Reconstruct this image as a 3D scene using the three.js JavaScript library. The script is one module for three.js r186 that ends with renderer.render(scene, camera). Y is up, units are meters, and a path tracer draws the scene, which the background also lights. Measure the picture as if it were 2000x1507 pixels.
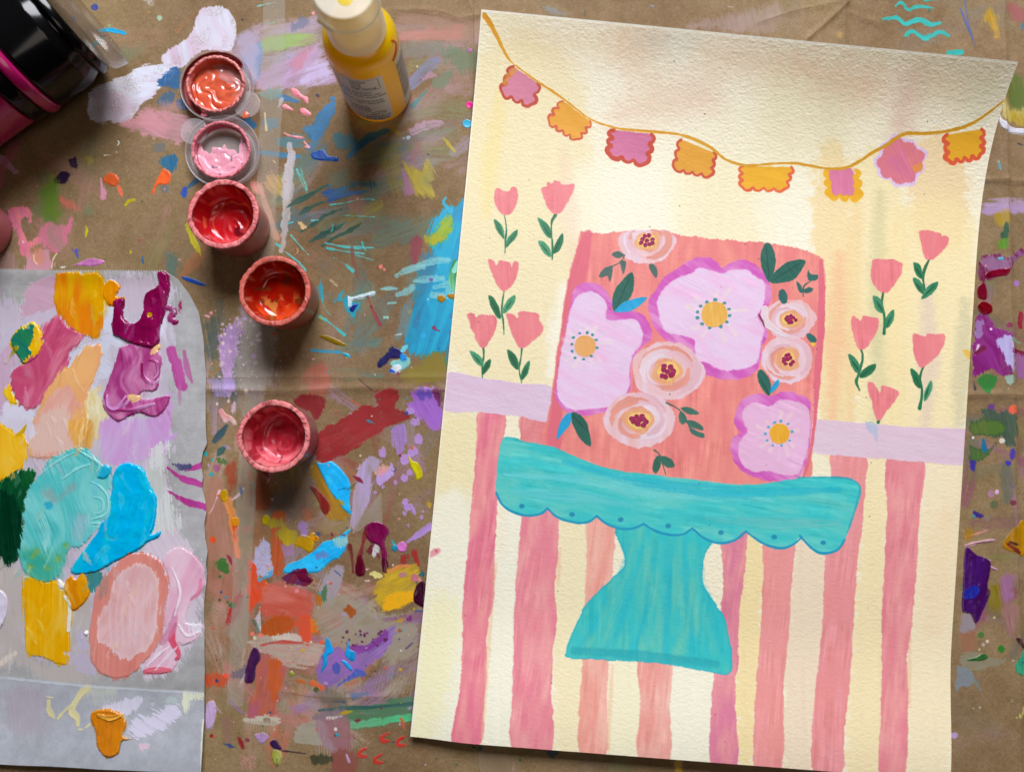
import * as THREE from 'three';
import { mergeGeometries, mergeVertices } from 'three/addons/utils/BufferGeometryUtils.js';
import { RectAreaLightUniformsLib } from 'three/addons/lights/RectAreaLightUniformsLib.js';

// ---------------------------------------------------------------- camera, light, exposure
const scene = new THREE.Scene();
scene.background = new THREE.Color(0x000000);
const PW = 2000, PH = 1507, FOCAL = 1500, EYE = 0.41;          // the photograph's pixels, its focal length in pixels, the phone's height above the table
const camera = new THREE.PerspectiveCamera(2 * Math.atan(PH / 2 / FOCAL) * 180 / Math.PI, PW / PH, 0.02, 20);
camera.position.set(0, EYE, 0);
camera.up.set(0, 0, -1);
camera.lookAt(EYE * 25 / FOCAL, 0, -EYE * 116.5 / FOCAL);
camera.focus = 0.42;
camera.userData.fStop = 5.6;
camera.updateMatrixWorld(true);
camera.updateProjectionMatrix();

const renderer = new THREE.WebGLRenderer({ antialias: true });
renderer.setSize(1024, 771);
renderer.toneMapping = THREE.LinearToneMapping;
renderer.toneMappingExposure = 1.0;
renderer.shadowMap.enabled = true;
RectAreaLightUniformsLib.init();

const WINDOW_AT = new THREE.Vector3(0.12, 1.28, -1.42), WINDOW_SIZE = [1.0, 0.85];
const windowLight = new THREE.RectAreaLight(0xf6f8ff, 17.8, ...WINDOW_SIZE);
windowLight.name = 'window_daylight';
windowLight.position.copy(WINDOW_AT);
windowLight.lookAt(0.05, 0, 0);
scene.add(windowLight);
const FILL_AT = new THREE.Vector3(0.5, 1.9, 0.5), FILL_SIZE = [0.9, 0.9];
const fillLight = new THREE.RectAreaLight(0xfff4e6, 1.0, ...FILL_SIZE);  // soft overhead fill, added to lift the shade; no such lamp is seen
fillLight.name = 'added_fill_light';
fillLight.position.copy(FILL_AT);
fillLight.lookAt(0.5, 0, 0.5001);
scene.add(fillLight);

// ---------------------------------------------------------------- small tools
function rng(seed) { let a = seed >>> 0; return () => { a = (a + 0x6D2B79F5) | 0; let t = Math.imul(a ^ (a >>> 15), 1 | a); t = (t + Math.imul(t ^ (t >>> 7), 61 | t)) ^ t; return ((t ^ (t >>> 14)) >>> 0) / 4294967296; }; }
const rand = rng(20240611);
const NL = new Float32Array(65536); for (let i = 0; i < 65536; i++) NL[i] = rand();
function vn(x, y) {                                            // smooth value noise, 0..1
  const xi = Math.floor(x), yi = Math.floor(y); let fx = x - xi, fy = y - yi;
  fx = fx * fx * (3 - 2 * fx); fy = fy * fy * (3 - 2 * fy);
  const x0 = xi & 255, x1 = (xi + 1) & 255, y0 = (yi & 255) << 8, y1 = ((yi + 1) & 255) << 8;
  const a = NL[y0 | x0], b = NL[y0 | x1], c = NL[y1 | x0], d = NL[y1 | x1];
  return a + (b - a) * fx + (c - a + (a - b - c + d) * fx) * fy;
}
const fbm = (x, y) => vn(x, y) * 0.5 + vn(x * 2.1 + 17, y * 2.1 + 5) * 0.27 + vn(x * 4.3 + 41, y * 4.3 + 90) * 0.15 + vn(x * 8.9 + 3, y * 8.9 + 31) * 0.08;
const clamp = (x, a = 0, b = 1) => x < a ? a : x > b ? b : x;
const sstep = (a, b, x) => { const t = clamp((x - a) / (b - a)); return t * t * (3 - 2 * t); };
const lerp = (a, b, t) => a + (b - a) * t;
const lin = (c) => { c /= 255; return c <= 0.04045 ? c / 12.92 : Math.pow((c + 0.055) / 1.055, 2.4); };
const rgb = (r, g, b) => new THREE.Color().setRGB(lin(r), lin(g), lin(b));

const ray = new THREE.Vector3();
function onTable(px, py, y = 0) {                              // the point at height y that the photograph shows at that pixel
  ray.set(px / PW * 2 - 1, 1 - py / PH * 2, 0.5).unproject(camera).sub(camera.position);
  const t = (y - EYE) / ray.y;
  return [ray.x * t, ray.z * t];
}
const MM = 0.001;

// ---------------------------------------------------------------- brushwork: colour, paint thickness and gloss laid down on a sheet of texels
let fr = [0, 0, 1];                                            // where the enlargement that points are read from lies in the photograph
const F = (x, y, s) => { fr = [x, y, s]; };
const toPhoto = (pts) => pts.map(([x, y]) => [fr[0] + x / fr[2], fr[1] + y / fr[2]]);
function smooth(pts, closed, n = 5) {
  const out = [], m = pts.length, at = (i) => closed ? pts[(i + m) % m] : pts[clamp(i, 0, m - 1)];
  for (let i = 0; i < (closed ? m : m - 1); i++) {
    const [a, b, c, d] = [at(i - 1), at(i), at(i + 1), at(i + 2)];
    for (let k = 0; k < n; k++) {
      const t = k / n, t2 = t * t, t3 = t2 * t;
      out.push([0, 1].map((j) => 0.5 * (2 * b[j] + (c[j] - a[j]) * t + (2 * a[j] - 5 * b[j] + 4 * c[j] - d[j]) * t2 + (3 * b[j] - a[j] - 3 * c[j] + d[j]) * t3)));
    }
  }
  if (!closed) out.push(pts[m - 1]);
  return out;
}
function signedDistance(poly, x, y) {                          // negative inside
  let d = 1e18, inside = false;
  for (let i = 0, j = poly.length - 1; i < poly.length; j = i++) {
    const ax = poly[j][0], ay = poly[j][1], bx = poly[i][0], by = poly[i][1];
    const ex = bx - ax, ey = by - ay, wx = x - ax, wy = y - ay;
    const t = clamp((wx * ex + wy * ey) / (ex * ex + ey * ey + 1e-12));
    const qx = wx - ex * t, qy = wy - ey * t, q = qx * qx + qy * qy;
    if (q < d) d = q;
    if ((ay > y) !== (by > y) && x < (bx - ax) * (y - ay) / (by - ay) + ax) inside = !inside;
  }
  return inside ? -Math.sqrt(d) : Math.sqrt(d);
}
class Sheet {
  constructor(w, h, map, k, baseRough) {                       // map: photograph pixel -> texel; k: texels to a photograph pixel
    Object.assign(this, { w, h, map, k, C: new Float32Array(w * h * 3), H: new Float32Array(w * h), R: new Float32Array(w * h).fill(baseRough), seed: 0, bite: 0, br: 1.3, mk: 1, rimH: 0.45, chroma: 1, warp: 60 });
  }
  // visits the texels near an outline or a path, block by block; near(x, y): distance from the block's middle, reach: how far out paint may lie
  each(poly, reach, near, fn) {
    let x0 = 1e9, y0 = 1e9, x1 = -1e9, y1 = -1e9; const B = 8;
    for (const [x, y] of poly) { x0 = Math.min(x0, x); y0 = Math.min(y0, y); x1 = Math.max(x1, x); y1 = Math.max(y1, y); }
    x0 = Math.max(0, Math.floor(x0 - reach)); y0 = Math.max(0, Math.floor(y0 - reach)); x1 = Math.min(this.w - 1, Math.ceil(x1 + reach)); y1 = Math.min(this.h - 1, Math.ceil(y1 + reach));
    for (let by = y0; by <= y1; by += B) for (let bx = x0; bx <= x1; bx += B) {
      const d = near(bx + B / 2, by + B / 2);
      if (d > reach + B) continue;
      for (let y = by; y < by + B && y <= y1; y++) for (let x = bx; x < bx + B && x <= x1; x++) fn(x, y, y * this.w + x, d);
    }
  }
  lay(i, a, c, n, o, edge) {
    if (a <= 0.003) return;
    const C = this.C, j = i * 3, v = (o.v ?? 14) * (n - 0.5) * 2;
    for (let q = 0; q < 3; q++) C[j + q] += (c[q] + v - C[j + q]) * a;
    const h = o.h ?? 0.1;
    this.H[i] = this.H[i] * (1 - a * 0.6) + a * h * (0.55 + (o.rg ?? 0.45) * (n - 0.5) + this.rimH * edge);
    this.R[i] += ((o.ro ?? 0.5) - this.R[i]) * a;
  }
  // a filled patch. o: c colour, c2 second colour, m how much of it, a cover, e soft edge, w ragged edge, d brush direction, dry, v streaks, rim, h thickness, ro gloss
  patch(pts, o) {
    const k = this.k, poly0 = toPhoto(pts), poly = (o.sharp ? poly0 : smooth(poly0, true)).map(([x, y]) => this.map(x, y)), seed = (this.seed += 13.7);
    const e = (o.e ?? 1.2) * k, wob = (o.w ?? 3) * k, th = (o.d ?? 80) * Math.PI / 180, cs = Math.cos(th), sn = Math.sin(th), fs = (o.fs ?? 0.3) / k, rimw = (o.rim ?? 2.5) * k, dry = o.dry ?? 0;
    const bristle = o.br ?? this.br, bite = o.bite ?? this.bite, deep = -(24 * k + wob * 3 + rimw * 2);
    this.each(poly, e + wob * (1.2 + bristle * 0.5), (x, y) => signedDistance(poly, x, y), (x, y, i, mid) => {
      let sd = mid < deep ? mid : signedDistance(poly, x, y);
      if (sd > e + wob * (1.2 + bristle * 0.5)) return;
      const u = x * cs + y * sn, v = -x * sn + y * cs, bend = vn(u * 0.012 / k + seed, v * 0.02 / k) * 6 * k;
      if (mid >= deep) sd += (vn(x * 0.09 / k + seed, y * 0.09 / k) - 0.5) * wob + (vn(x * 0.45 / k, y * 0.45 / k + seed) - 0.5) * wob * 0.7 + (vn((v + bend) * fs * 1.5 + seed, u * fs * 0.03) - 0.5) * wob * bristle;
      let a = 1 - sstep(-e, e, sd);
      if (a <= 0) return;
      const load = 0.12 + 1.15 * sstep(0.3, 0.85, vn(x * 0.028 / k + seed, y * 0.028 / k + seed));
      const hair = vn((v + bend) * fs + seed, u * fs * 0.06);
      const n = 0.5 + (hair * 0.5 + vn((v + bend) * fs * 2.3, u * fs * 0.1 + seed) * 0.3 + vn(x * 0.1 / k + seed, y * 0.1 / k) * 0.2 - 0.5) * load;
      if (dry > 0) a *= sstep(dry - 0.16, dry + 0.16, hair * 0.5 + n * 0.2 + vn(x * 0.5 / k, y * 0.5 / k) * 0.3 + (o.core ?? 0.12) * clamp(-sd / (12 * k)));
      if (bite) a *= 1 - bite * sstep(0.45, 0.8, vn(x * 0.62 / k + 5, y * 0.62 / k)) * sstep(0.35, 0.7, vn(x * 0.05 / k + seed, y * 0.05 / k + 9));
      const edge = Math.exp(-(sd * sd) / (rimw * rimw));
      let c = o.c;
      if (o.c2) {
        const wx = (vn(x * 0.018 / k + seed, y * 0.018 / k + 40) - 0.5) * this.warp * k, wy = (vn(x * 0.018 / k + 70, y * 0.018 / k + seed) - 0.5) * this.warp * k;
        const marble = vn((v + wx) * 0.06 / k + seed, (u + wy) * 0.018 / k) * 0.65 + vn((v + wx) * 0.17 / k, (u + wy) * 0.04 / k + seed) * 0.35;
        const m = clamp(((marble - 0.5) * 2.8 + (n - 0.5) * 0.9) * (o.mk ?? this.mk) + (o.m ?? 0.5));
        c = [lerp(c[0], o.c2[0], m), lerp(c[1], o.c2[1], m), lerp(c[2], o.c2[2], m)];
      }
      if (o.rc) { const m = edge * 0.8; c = [lerp(c[0], o.rc[0], m), lerp(c[1], o.rc[1], m), lerp(c[2], o.rc[2], m)]; }
      this.lay(i, a * (o.a ?? 1), c, n, o, edge);
    });
    return this;
  }
  // a brush stroke along a line; wd: width(s) in the enlargement's pixels
  line(pts, wd, o) {
    const k = this.k, ws = (Array.isArray(wd) ? wd : [wd, wd]).map((q) => q / fr[2] * k / 2);
    const path = smooth(toPhoto(pts), false, 6).map(([x, y]) => this.map(x, y)), n0 = path.length - 1, seed = (this.seed += 9.3), dry = o.dry ?? 0, dry1 = o.dry1 ?? dry;
    const acc = [0]; for (let i = 0; i < n0; i++) acc.push(acc[i] + Math.hypot(path[i + 1][0] - path[i][0], path[i + 1][1] - path[i][1]));
    const total = acc[n0] || 1, big = Math.max(...ws), e = (o.e ?? 0.9) * k, wob = (o.w ?? 1.5) * k, fs = (o.fs ?? 0.3) / k;
    const away = (x, y) => { let d = 1e18; for (let q = 0; q < n0; q++) { const ax = path[q][0], ay = path[q][1], ex = path[q + 1][0] - ax, ey = path[q + 1][1] - ay, wx = x - ax, wy = y - ay, r = clamp((wx * ex + wy * ey) / (ex * ex + ey * ey + 1e-12)), qx = wx - ex * r, qy = wy - ey * r; d = Math.min(d, qx * qx + qy * qy); } return Math.sqrt(d) - big; };
    this.each(path, big + e + wob, (x, y) => away(x, y) + big, (x, y, i) => {
      let best = 1e18, t = 0, s = 0;
      for (let q = 0; q < n0; q++) {
        const ax = path[q][0], ay = path[q][1], ex = path[q + 1][0] - ax, ey = path[q + 1][1] - ay, wx = x - ax, wy = y - ay;
        const r = clamp((wx * ex + wy * ey) / (ex * ex + ey * ey + 1e-12)), qx = wx - ex * r, qy = wy - ey * r, d = qx * qx + qy * qy;
        if (d < best) { best = d; t = acc[q] + r * (acc[q + 1] - acc[q]); s = (ex * wy - ey * wx) < 0 ? -1 : 1; }
      }
      const dist = Math.sqrt(best), f = t / total, wi = f * (ws.length - 1), w0 = Math.min(ws.length - 2, Math.floor(wi)), half = lerp(ws[w0], ws[w0 + 1], wi - w0);
      let sd = dist - half * (0.9 + 0.2 * vn(t * 0.05 / k + seed, 7));
      if (sd > e + wob) return;
      sd += (vn(x * 0.12 / k + seed, y * 0.12 / k) - 0.5) * wob + (vn(x * 0.5 / k, y * 0.5 / k + seed) - 0.5) * wob * 0.5;
      let a = 1 - sstep(-e, e, sd);
      if (a <= 0) return;
      const v = s * dist, n = vn(v * fs + seed, t * fs * 0.07) * 0.6 + vn(v * fs * 2.3, t * fs * 0.12 + seed) * 0.4, dr = lerp(dry, dry1, f);
      if (dr > 0) a *= sstep(dr - 0.16, dr + 0.16, n * 0.7 + vn(x * 0.5 / k, y * 0.5 / k) * 0.3);
      if (this.bite) a *= 1 - this.bite * sstep(0.45, 0.8, vn(x * 0.62 / k + 5, y * 0.62 / k)) * sstep(0.35, 0.7, vn(x * 0.05 / k + seed, y * 0.05 / k + 9));
      const edge = Math.exp(-(sd * sd) / (4 * k * k));
      let c = o.c;
      if (o.c2) { const m = clamp((f - 0.5) * 1.4 + 0.5 + (n - 0.5)); c = [lerp(c[0], o.c2[0], m), lerp(c[1], o.c2[1], m), lerp(c[2], o.c2[2], m)]; }
      this.lay(i, a * (o.a ?? 1), c, n, o, edge);
    });
    return this;
  }
  dot(x, y, r, c, o = {}) {
    const pts = []; for (let i = 0; i < 7; i++) { const t = i / 7 * 6.283 + x, q = r * (1 + (vn(x * 0.7 + i * 3.1, y * 0.7) - 0.5) * (o.odd ?? 0.3)); pts.push([x + Math.cos(t) * q * (o.sx ?? 1), y + Math.sin(t) * q]); }
    return this.patch(pts, { c, e: 0.8, w: 0.8, v: 8, ...o });
  }
  textures(heightFull) {
    const { w, h } = this, n = w * h, col = new Uint8Array(n * 4), bump = new Uint8Array(n * 4), rough = new Uint8Array(n * 4);
    for (let i = 0; i < n; i++) {
      const grey = this.C[i * 3] * 0.3 + this.C[i * 3 + 1] * 0.59 + this.C[i * 3 + 2] * 0.11;   // pigments a little purer than they were noted down
      for (let q = 0; q < 3; q++) col[i * 4 + q] = clamp(Math.round(grey + (this.C[i * 3 + q] - grey) * this.chroma), 0, 255);
      bump[i * 4] = bump[i * 4 + 1] = bump[i * 4 + 2] = clamp(Math.round(this.H[i] / heightFull * 255), 0, 255);
      rough[i * 4] = rough[i * 4 + 1] = rough[i * 4 + 2] = clamp(Math.round(this.R[i] * 255), 0, 255);
      col[i * 4 + 3] = bump[i * 4 + 3] = rough[i * 4 + 3] = 255;
    }
    const tex = (d, srgb) => { const t = new THREE.DataTexture(d, w, h); t.magFilter = THREE.LinearFilter; t.minFilter = THREE.LinearFilter; if (srgb) t.colorSpace = THREE.SRGBColorSpace; t.needsUpdate = true; return t; };
    return { map: tex(col, true), bumpMap: tex(bump), roughnessMap: tex(rough) };
  }
  height(x, y) { const xi = clamp(Math.round(x), 0, this.w - 1), yi = clamp(Math.round(y), 0, this.h - 1); return this.H[yi * this.w + xi]; }
}

// ---------------------------------------------------------------- objects
const taken = new Map();
function numbered(name) { const n = taken.get(name) ?? 0; taken.set(name, n + 1); return n ? name + '_' + String(n).padStart(3, '0') : name; }
function mesh(name, geometry, material, parent = scene) {
  const m = new THREE.Mesh(geometry, material);
  m.name = parent === scene ? numbered(name) : name;
  m.castShadow = m.receiveShadow = true;
  parent.add(m);
  return m;
}
function thing(name, label, category, [x, z] = [0, 0], y = 0, group) {
  const g = new THREE.Group();
  g.name = numbered(name); g.position.set(x, y, z); g.userData = { label, category };
  if (group) g.userData.group = group;
  scene.add(g);
  return g;
}
// a grid of cells clipped to an outline given in photograph pixels, raised by height(px, py, sd); uv(px, py)
const ragged = (outline, amp, f = 0.35) => smooth(outline, true, 2).map(([x, y]) => [x + (vn(x * f, y * f) - 0.5) * amp * 2, y + (vn(x * f + 50, y * f + 9) - 0.5) * amp * 2]);
function clippedGrid(outline, cell, place, uvOf) {
  let x0 = 1e9, y0 = 1e9, x1 = -1e9, y1 = -1e9;
  for (const [x, y] of outline) { x0 = Math.min(x0, x); y0 = Math.min(y0, y); x1 = Math.max(x1, x); y1 = Math.max(y1, y); }
  const nx = Math.ceil((x1 - x0) / cell) + 3, ny = Math.ceil((y1 - y0) / cell) + 3, ids = new Int32Array(nx * ny).fill(-1), sds = new Float32Array(nx * ny);
  for (let j = 0; j < ny; j++) for (let i = 0; i < nx; i++) sds[j * nx + i] = signedDistance(outline, x0 + (i - 1) * cell, y0 + (j - 1) * cell);
  const pos = [], uv = [], idx = [];
  const vert = (i, j) => {
    const q = j * nx + i;
    if (ids[q] >= 0) return ids[q];
    let px = x0 + (i - 1) * cell, py = y0 + (j - 1) * cell, sd = sds[q];
    if (sd > 0) {                                              // pull the vertex back onto the outline
      for (let r = 0; r < 3 && sd > 0.02; r++) {
        const g = 0.3, gx = signedDistance(outline, px + g, py) - signedDistance(outline, px - g, py), gy = signedDistance(outline, px, py + g) - signedDistance(outline, px, py - g), l = Math.hypot(gx, gy) || 1;
        px -= gx / l * sd; py -= gy / l * sd; sd = signedDistance(outline, px, py);
      }
      sd = 0;
    }
    pos.push(...place(px, py, -sd)); uv.push(...uvOf(px, py));
    return (ids[q] = pos.length / 3 - 1);
  };
  for (let j = 0; j < ny - 1; j++) for (let i = 0; i < nx - 1; i++) {
    const s = [sds[j * nx + i], sds[j * nx + i + 1], sds[(j + 1) * nx + i + 1], sds[(j + 1) * nx + i]];
    if (Math.min(...s) >= 0) continue;
    const [a, b, c, d] = [vert(i, j), vert(i + 1, j), vert(i + 1, j + 1), vert(i, j + 1)];
    idx.push(a, d, b, b, d, c);
  }
  const g = new THREE.BufferGeometry();
  g.setAttribute('position', new THREE.Float32BufferAttribute(pos, 3));
  g.setAttribute('uv', new THREE.Float32BufferAttribute(uv, 2));
  g.setIndex(idx);
  g.computeVertexNormals();
  return g;
}

// ---------------------------------------------------------------- the window and an added, unseen fill panel that light the table (outside the frame)
{
  const glow = new THREE.MeshStandardMaterial({ color: 0xffffff, emissive: 0xf5f8ff, emissiveIntensity: 2.0, roughness: 0.6 });
  const white = new THREE.MeshStandardMaterial({ color: 0xe8e4da, roughness: 0.5 });
  const w = thing('window', 'tall white framed window behind the table letting in daylight', 'window', [WINDOW_AT.x, WINDOW_AT.z], WINDOW_AT.y);
  w.lookAt(0.05, 0, 0);
  const [W, H] = WINDOW_SIZE;
  for (const s of [-1, 1]) {
    const pane = mesh('pane', new THREE.BoxGeometry(W / 2 - 0.03, H - 0.02, 0.006), glow, w); pane.position.set(s * W / 4, 0, -0.03);
    const side = mesh('frame', new THREE.BoxGeometry(0.06, H + 0.12, 0.05), white, w); side.position.set(s * (W / 2 + 0.031), 0, -0.05);
    const bar = mesh('frame', new THREE.BoxGeometry(W, 0.06, 0.05), white, w); bar.position.set(0, s * (H / 2 + 0.031), -0.05);
  }
  const c = thing('added_fill_panel', 'unseen flat square panel added above the table for fill light', 'lamp', [FILL_AT.x, FILL_AT.z], FILL_AT.y);  // added panel that goes with the fill light
  mesh('fill_panel_housing', new THREE.BoxGeometry(0.96, 0.04, 0.96), white, c).position.y = 0.05;
  mesh('fill_diffuser', new THREE.BoxGeometry(0.9, 0.01, 0.9), new THREE.MeshStandardMaterial({ color: 0xffffff, emissive: 0xfff1e0, emissiveIntensity: 0.6 }), c).position.y = 0.02;
}

// ---------------------------------------------------------------- the kraft paper that covers the table
const KX0 = -0.335, KX1 = 0.35, KZ0 = -0.31, KZ1 = 0.24, KR = 2048 / (KX1 - KX0);
const kraftTexel = (px, py) => { const [x, z] = onTable(px, py); return [(x - KX0) * KR, (z - KZ0) * KR]; };
const K = new Sheet(2048, Math.round((KZ1 - KZ0) * KR), kraftTexel, KR * EYE / FOCAL, 0.8);
for (let y = 0, i = 0; y < K.h; y++) for (let x = 0; x < K.w; x++, i++) {
  const big = fbm(x * 0.006, y * 0.006) - 0.5, mid = fbm(x * 0.05 + 9, y * 0.05) - 0.5, fine = vn(x * 0.55, y * 0.55) - 0.5, fibre = vn(x * 0.21 + y * 0.16 + 3, y * 0.3 - x * 0.12) - 0.5 + vn(x * 0.9 + y * 0.3, y * 0.9 - x * 0.25 + 7) - 0.5;
  const grit = NL[(x * 7919 + y * 104729 + (x * y) % 977) & 65535], speck = grit > 0.9965 ? -26 : grit < 0.002 ? 22 : 0;
  const v = big * 36 + mid * 20 + fine * 13 + fibre * 11 + (grit - 0.5) * 15 + speck;
  K.C[i * 3] = 133 + v; K.C[i * 3 + 1] = 112 + v * 0.97 + big * 6; K.C[i * 3 + 2] = 84 + v * 0.93 + mid * 6;
  K.H[i] = 0.05 + mid * 0.035 + fine * 0.012 + fibre * 0.008;
}
K.bite = 0.3; K.chroma = 1.28;
const daubs = [];                                              // patches thick enough to stand up from the kraft paper
const thick = (pts, o, mm = 0.5) => { const edge = ragged(smooth(toPhoto(pts), true, 3), 1.1); K.patch(pts, { h: 0.25, ro: 0.34, v: 12, c2: o.c.map((q) => q * 0.86), m: 0.35, bite: 0.12, ...o, w: 1.5, br: 0.5 }); daubs.push([edge, mm * 0.6, o.label]); };
const BROWNPINK = [158, 126, 120], LILAC = [188, 166, 200], SEA = [40, 110, 140];
// washes and scrubbed layers first -----------------------------------------------------------
F(0, 0, 1);
for (let i = 0; i < 90; i++) {                                 // old rubbed-in colour all over
  const x = rand() * 2700 - 350, y = rand() * 2200 - 300, l = 30 + rand() * 90, w = 15 + rand() * 35, t = rand() * 3.14;
  const c = [[170, 140, 150], [120, 130, 120], [150, 140, 130], [165, 130, 110], [120, 120, 135], [160, 150, 120], [110, 110, 80]][i % 7];
  K.line([[x - Math.cos(t) * l, y - Math.sin(t) * l], [x, y + rand() * 14 - 7], [x + Math.cos(t) * l, y + Math.sin(t) * l]], [w, w * 1.3, w * 0.8], { c, a: 0.10 + rand() * 0.16, e: 8, w: 10, dry: 0.35, h: 0.06, ro: 0.7 });
}
for (let i = 0; i < 70; i++) {                                 // beyond the frame the cover goes on just as marked
  const side = i % 4, x = side === 0 ? -400 + rand() * 380 : side === 1 ? 2020 + rand() * 350 : rand() * 2400 - 200, y = side === 2 ? -380 + rand() * 360 : side === 3 ? 1530 + rand() * 300 : rand() * 2000 - 300;
  const c = [[190, 150, 175], [60, 120, 150], [200, 90, 70], [215, 175, 60], [70, 150, 160], [150, 60, 90], [210, 205, 205], [70, 110, 70]][i % 8], t = rand() * 3.14, l = 12 + rand() * 70;
  K.line([[x, y], [x + Math.cos(t) * l * 0.5 + 5, y + Math.sin(t) * l * 0.5], [x + Math.cos(t) * l, y + Math.sin(t) * l]], [6 + rand() * 22, 10 + rand() * 30, 4 + rand() * 12], { c, a: 0.56 + rand() * 0.4, w: 4, dry: 0.2 + rand() * 0.2 });
}
// broad, half wiped-off smears where the brushes were cleaned most
const smears = (x0, y0, x1, y1, n, cols, seed, wide = 34, angle = null) => {
  const r = rng(seed);
  for (let i = 0; i < n; i++) {
    const x = lerp(x0, x1, r()), y = lerp(y0, y1, r()), t = angle === null ? r() * 3.14 : angle + (r() - 0.5) * 0.7, l = 18 + r() * 60, w = wide * (0.4 + r()), c = cols[Math.floor(r() * cols.length)], q = cols[Math.floor(r() * cols.length)];
    K.line([[x - Math.cos(t) * l, y - Math.sin(t) * l], [x + (r() - 0.5) * 12, y + (r() - 0.5) * 12], [x + Math.cos(t) * l, y + Math.sin(t) * l]], [w * 0.7, w, w * 0.5], { c, c2: q, a: 0.3 + r() * 0.4, e: 5, w: 9, dry: 0.26 + r() * 0.14, dry1: 0.42, h: 0.08, ro: 0.6, v: 16 });
  }
};
smears(405, 780, 500, 1480, 34, [[176, 134, 116], [168, 146, 132], [190, 150, 140], [150, 110, 84], [186, 168, 160]], 21, 34, 1.5);
smears(480, 880, 700, 1180, 34, [[150, 128, 130], [166, 92, 60], [120, 84, 60], [160, 140, 90], [150, 136, 150]], 22, 30);
smears(470, 1130, 700, 1430, 44, [[196, 106, 90], [176, 120, 112], [190, 172, 160], [200, 96, 60], [170, 116, 128], [160, 150, 134]], 23, 36);
smears(640, 1180, 830, 1360, 30, [[168, 158, 142], [150, 122, 168], [140, 116, 150], [176, 166, 150]], 24, 32, -0.5);
smears(640, 740, 850, 1010, 22, [[160, 128, 170], [130, 60, 56], [150, 138, 140], [140, 120, 90]], 25, 24);
smears(560, 250, 880, 460, 26, [[90, 112, 104], [120, 128, 96], [150, 132, 140], [70, 104, 120], [150, 140, 70]], 26, 34, -0.5);
smears(600, 480, 880, 740, 22, [[80, 128, 132], [140, 124, 90], [100, 110, 110], [150, 110, 90]], 27, 30);
smears(440, 40, 620, 180, 22, [[170, 148, 174], [150, 150, 170], [176, 156, 160]], 28, 26, -0.4);
smears(780, 60, 930, 330, 26, [[150, 120, 120], [120, 112, 126], [120, 130, 90], [160, 132, 140]], 29, 30, -0.3);
smears(400, 560, 530, 790, 22, [[170, 150, 176], [150, 142, 132], [80, 92, 92], [180, 160, 170]], 30, 26, 1.6);
smears(1890, 500, 2000, 1300, 26, [[110, 90, 70], [130, 60, 100], [120, 120, 70], [150, 110, 140], [90, 100, 84]], 31, 26);
smears(0, 330, 330, 520, 12, [[128, 120, 80], [160, 120, 110], [110, 116, 84]], 32, 30);
F(450, 0, 4);                                                  // round the bottle
K.patch([[60, 330], [240, 250], [640, 120], [660, 300], [520, 350], [250, 420], [120, 600], [90, 650], [10, 420]], { c: [166, 148, 162], a: 0.69, e: 5, w: 9, dry: 0.22, d: -15, v: 12 });
K.patch([[250, 290], [400, 270], [640, 260], [650, 320], [540, 360], [260, 400]], { c: [146, 178, 92], c2: [150, 150, 100], a: 0.84, e: 4, w: 7, dry: 0.3, d: -5 });
K.patch([[380, 480], [640, 350], [720, 420], [800, 560], [810, 640], [620, 660], [380, 690], [200, 690], [250, 560]], { c: [178, 150, 182], c2: [190, 165, 200], a: 0.81, e: 5, w: 8, dry: 0.26, d: -25, v: 14 });
K.patch([[470, 470], [620, 370], [640, 400], [520, 540], [460, 520]], { c: [190, 120, 135], a: 0.62, e: 5, w: 8, dry: 0.3, d: -40 });
K.patch([[620, 500], [720, 460], [790, 600], [650, 650], [540, 660]], { c: [200, 190, 222], a: 0.67, e: 6, w: 8, dry: 0.36, d: -20 });
K.patch([[460, 190], [570, 130], [590, 180], [500, 240]], { c: [95, 100, 125], a: 0.67, e: 4, w: 8, dry: 0.3 });
K.patch([[100, 400], [240, 330], [240, 500], [190, 650], [150, 640], [100, 520]], { c: [125, 150, 188], a: 0.78, e: 3, w: 7, dry: 0.3, d: 70 });
K.patch([[1300, 100], [1500, 90], [1950, 170], [1950, 330], [1600, 330], [1320, 290]], { c: [150, 118, 105], a: 0.56, e: 8, w: 14, dry: 0.3, d: 8 });
K.patch([[1320, 270], [1500, 230], [1790, 220], [1800, 300], [1600, 320], [1330, 310]], { c: [172, 104, 92], a: 0.56, e: 6, w: 10, dry: 0.36, d: 0 });
K.patch([[1330, 330], [1640, 320], [1650, 420], [1400, 460], [1340, 420]], { c: [112, 112, 106], a: 0.56, e: 6, w: 10, dry: 0.25 });
K.patch([[1640, 370], [1900, 400], [1900, 560], [1740, 520]], { c: [82, 106, 70], a: 0.67, e: 6, w: 10, dry: 0.32 });
K.line([[1400, 660], [1480, 590], [1600, 470]], [90, 110, 70], { c: [108, 112, 150], a: 0.78, w: 6, dry: 0.3 });
K.patch([[1590, 610], [1740, 530], [1690, 660], [1600, 690]], { c: [96, 108, 80], a: 0.84, w: 4, dry: 0.2 });
K.patch([[1490, 610], [1560, 560], [1600, 590], [1520, 620]], { c: [170, 128, 155], a: 0.67, w: 4 });
K.line([[1420, 820], [1470, 770], [1530, 700]], [40, 26, 8], { c: [60, 110, 105], a: 0.90, dry: 0.25 });
K.line([[1420, 1020], [1500, 980], [1640, 960]], [60, 80, 40], { c: [182, 150, 172], a: 0.73, dry: 0.34, w: 6 });
K.line([[1750, 1190], [1860, 1100], [1900, 1040]], [90, 120, 60], { c: [150, 135, 150], a: 0.56, dry: 0.3, w: 8 });
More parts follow.
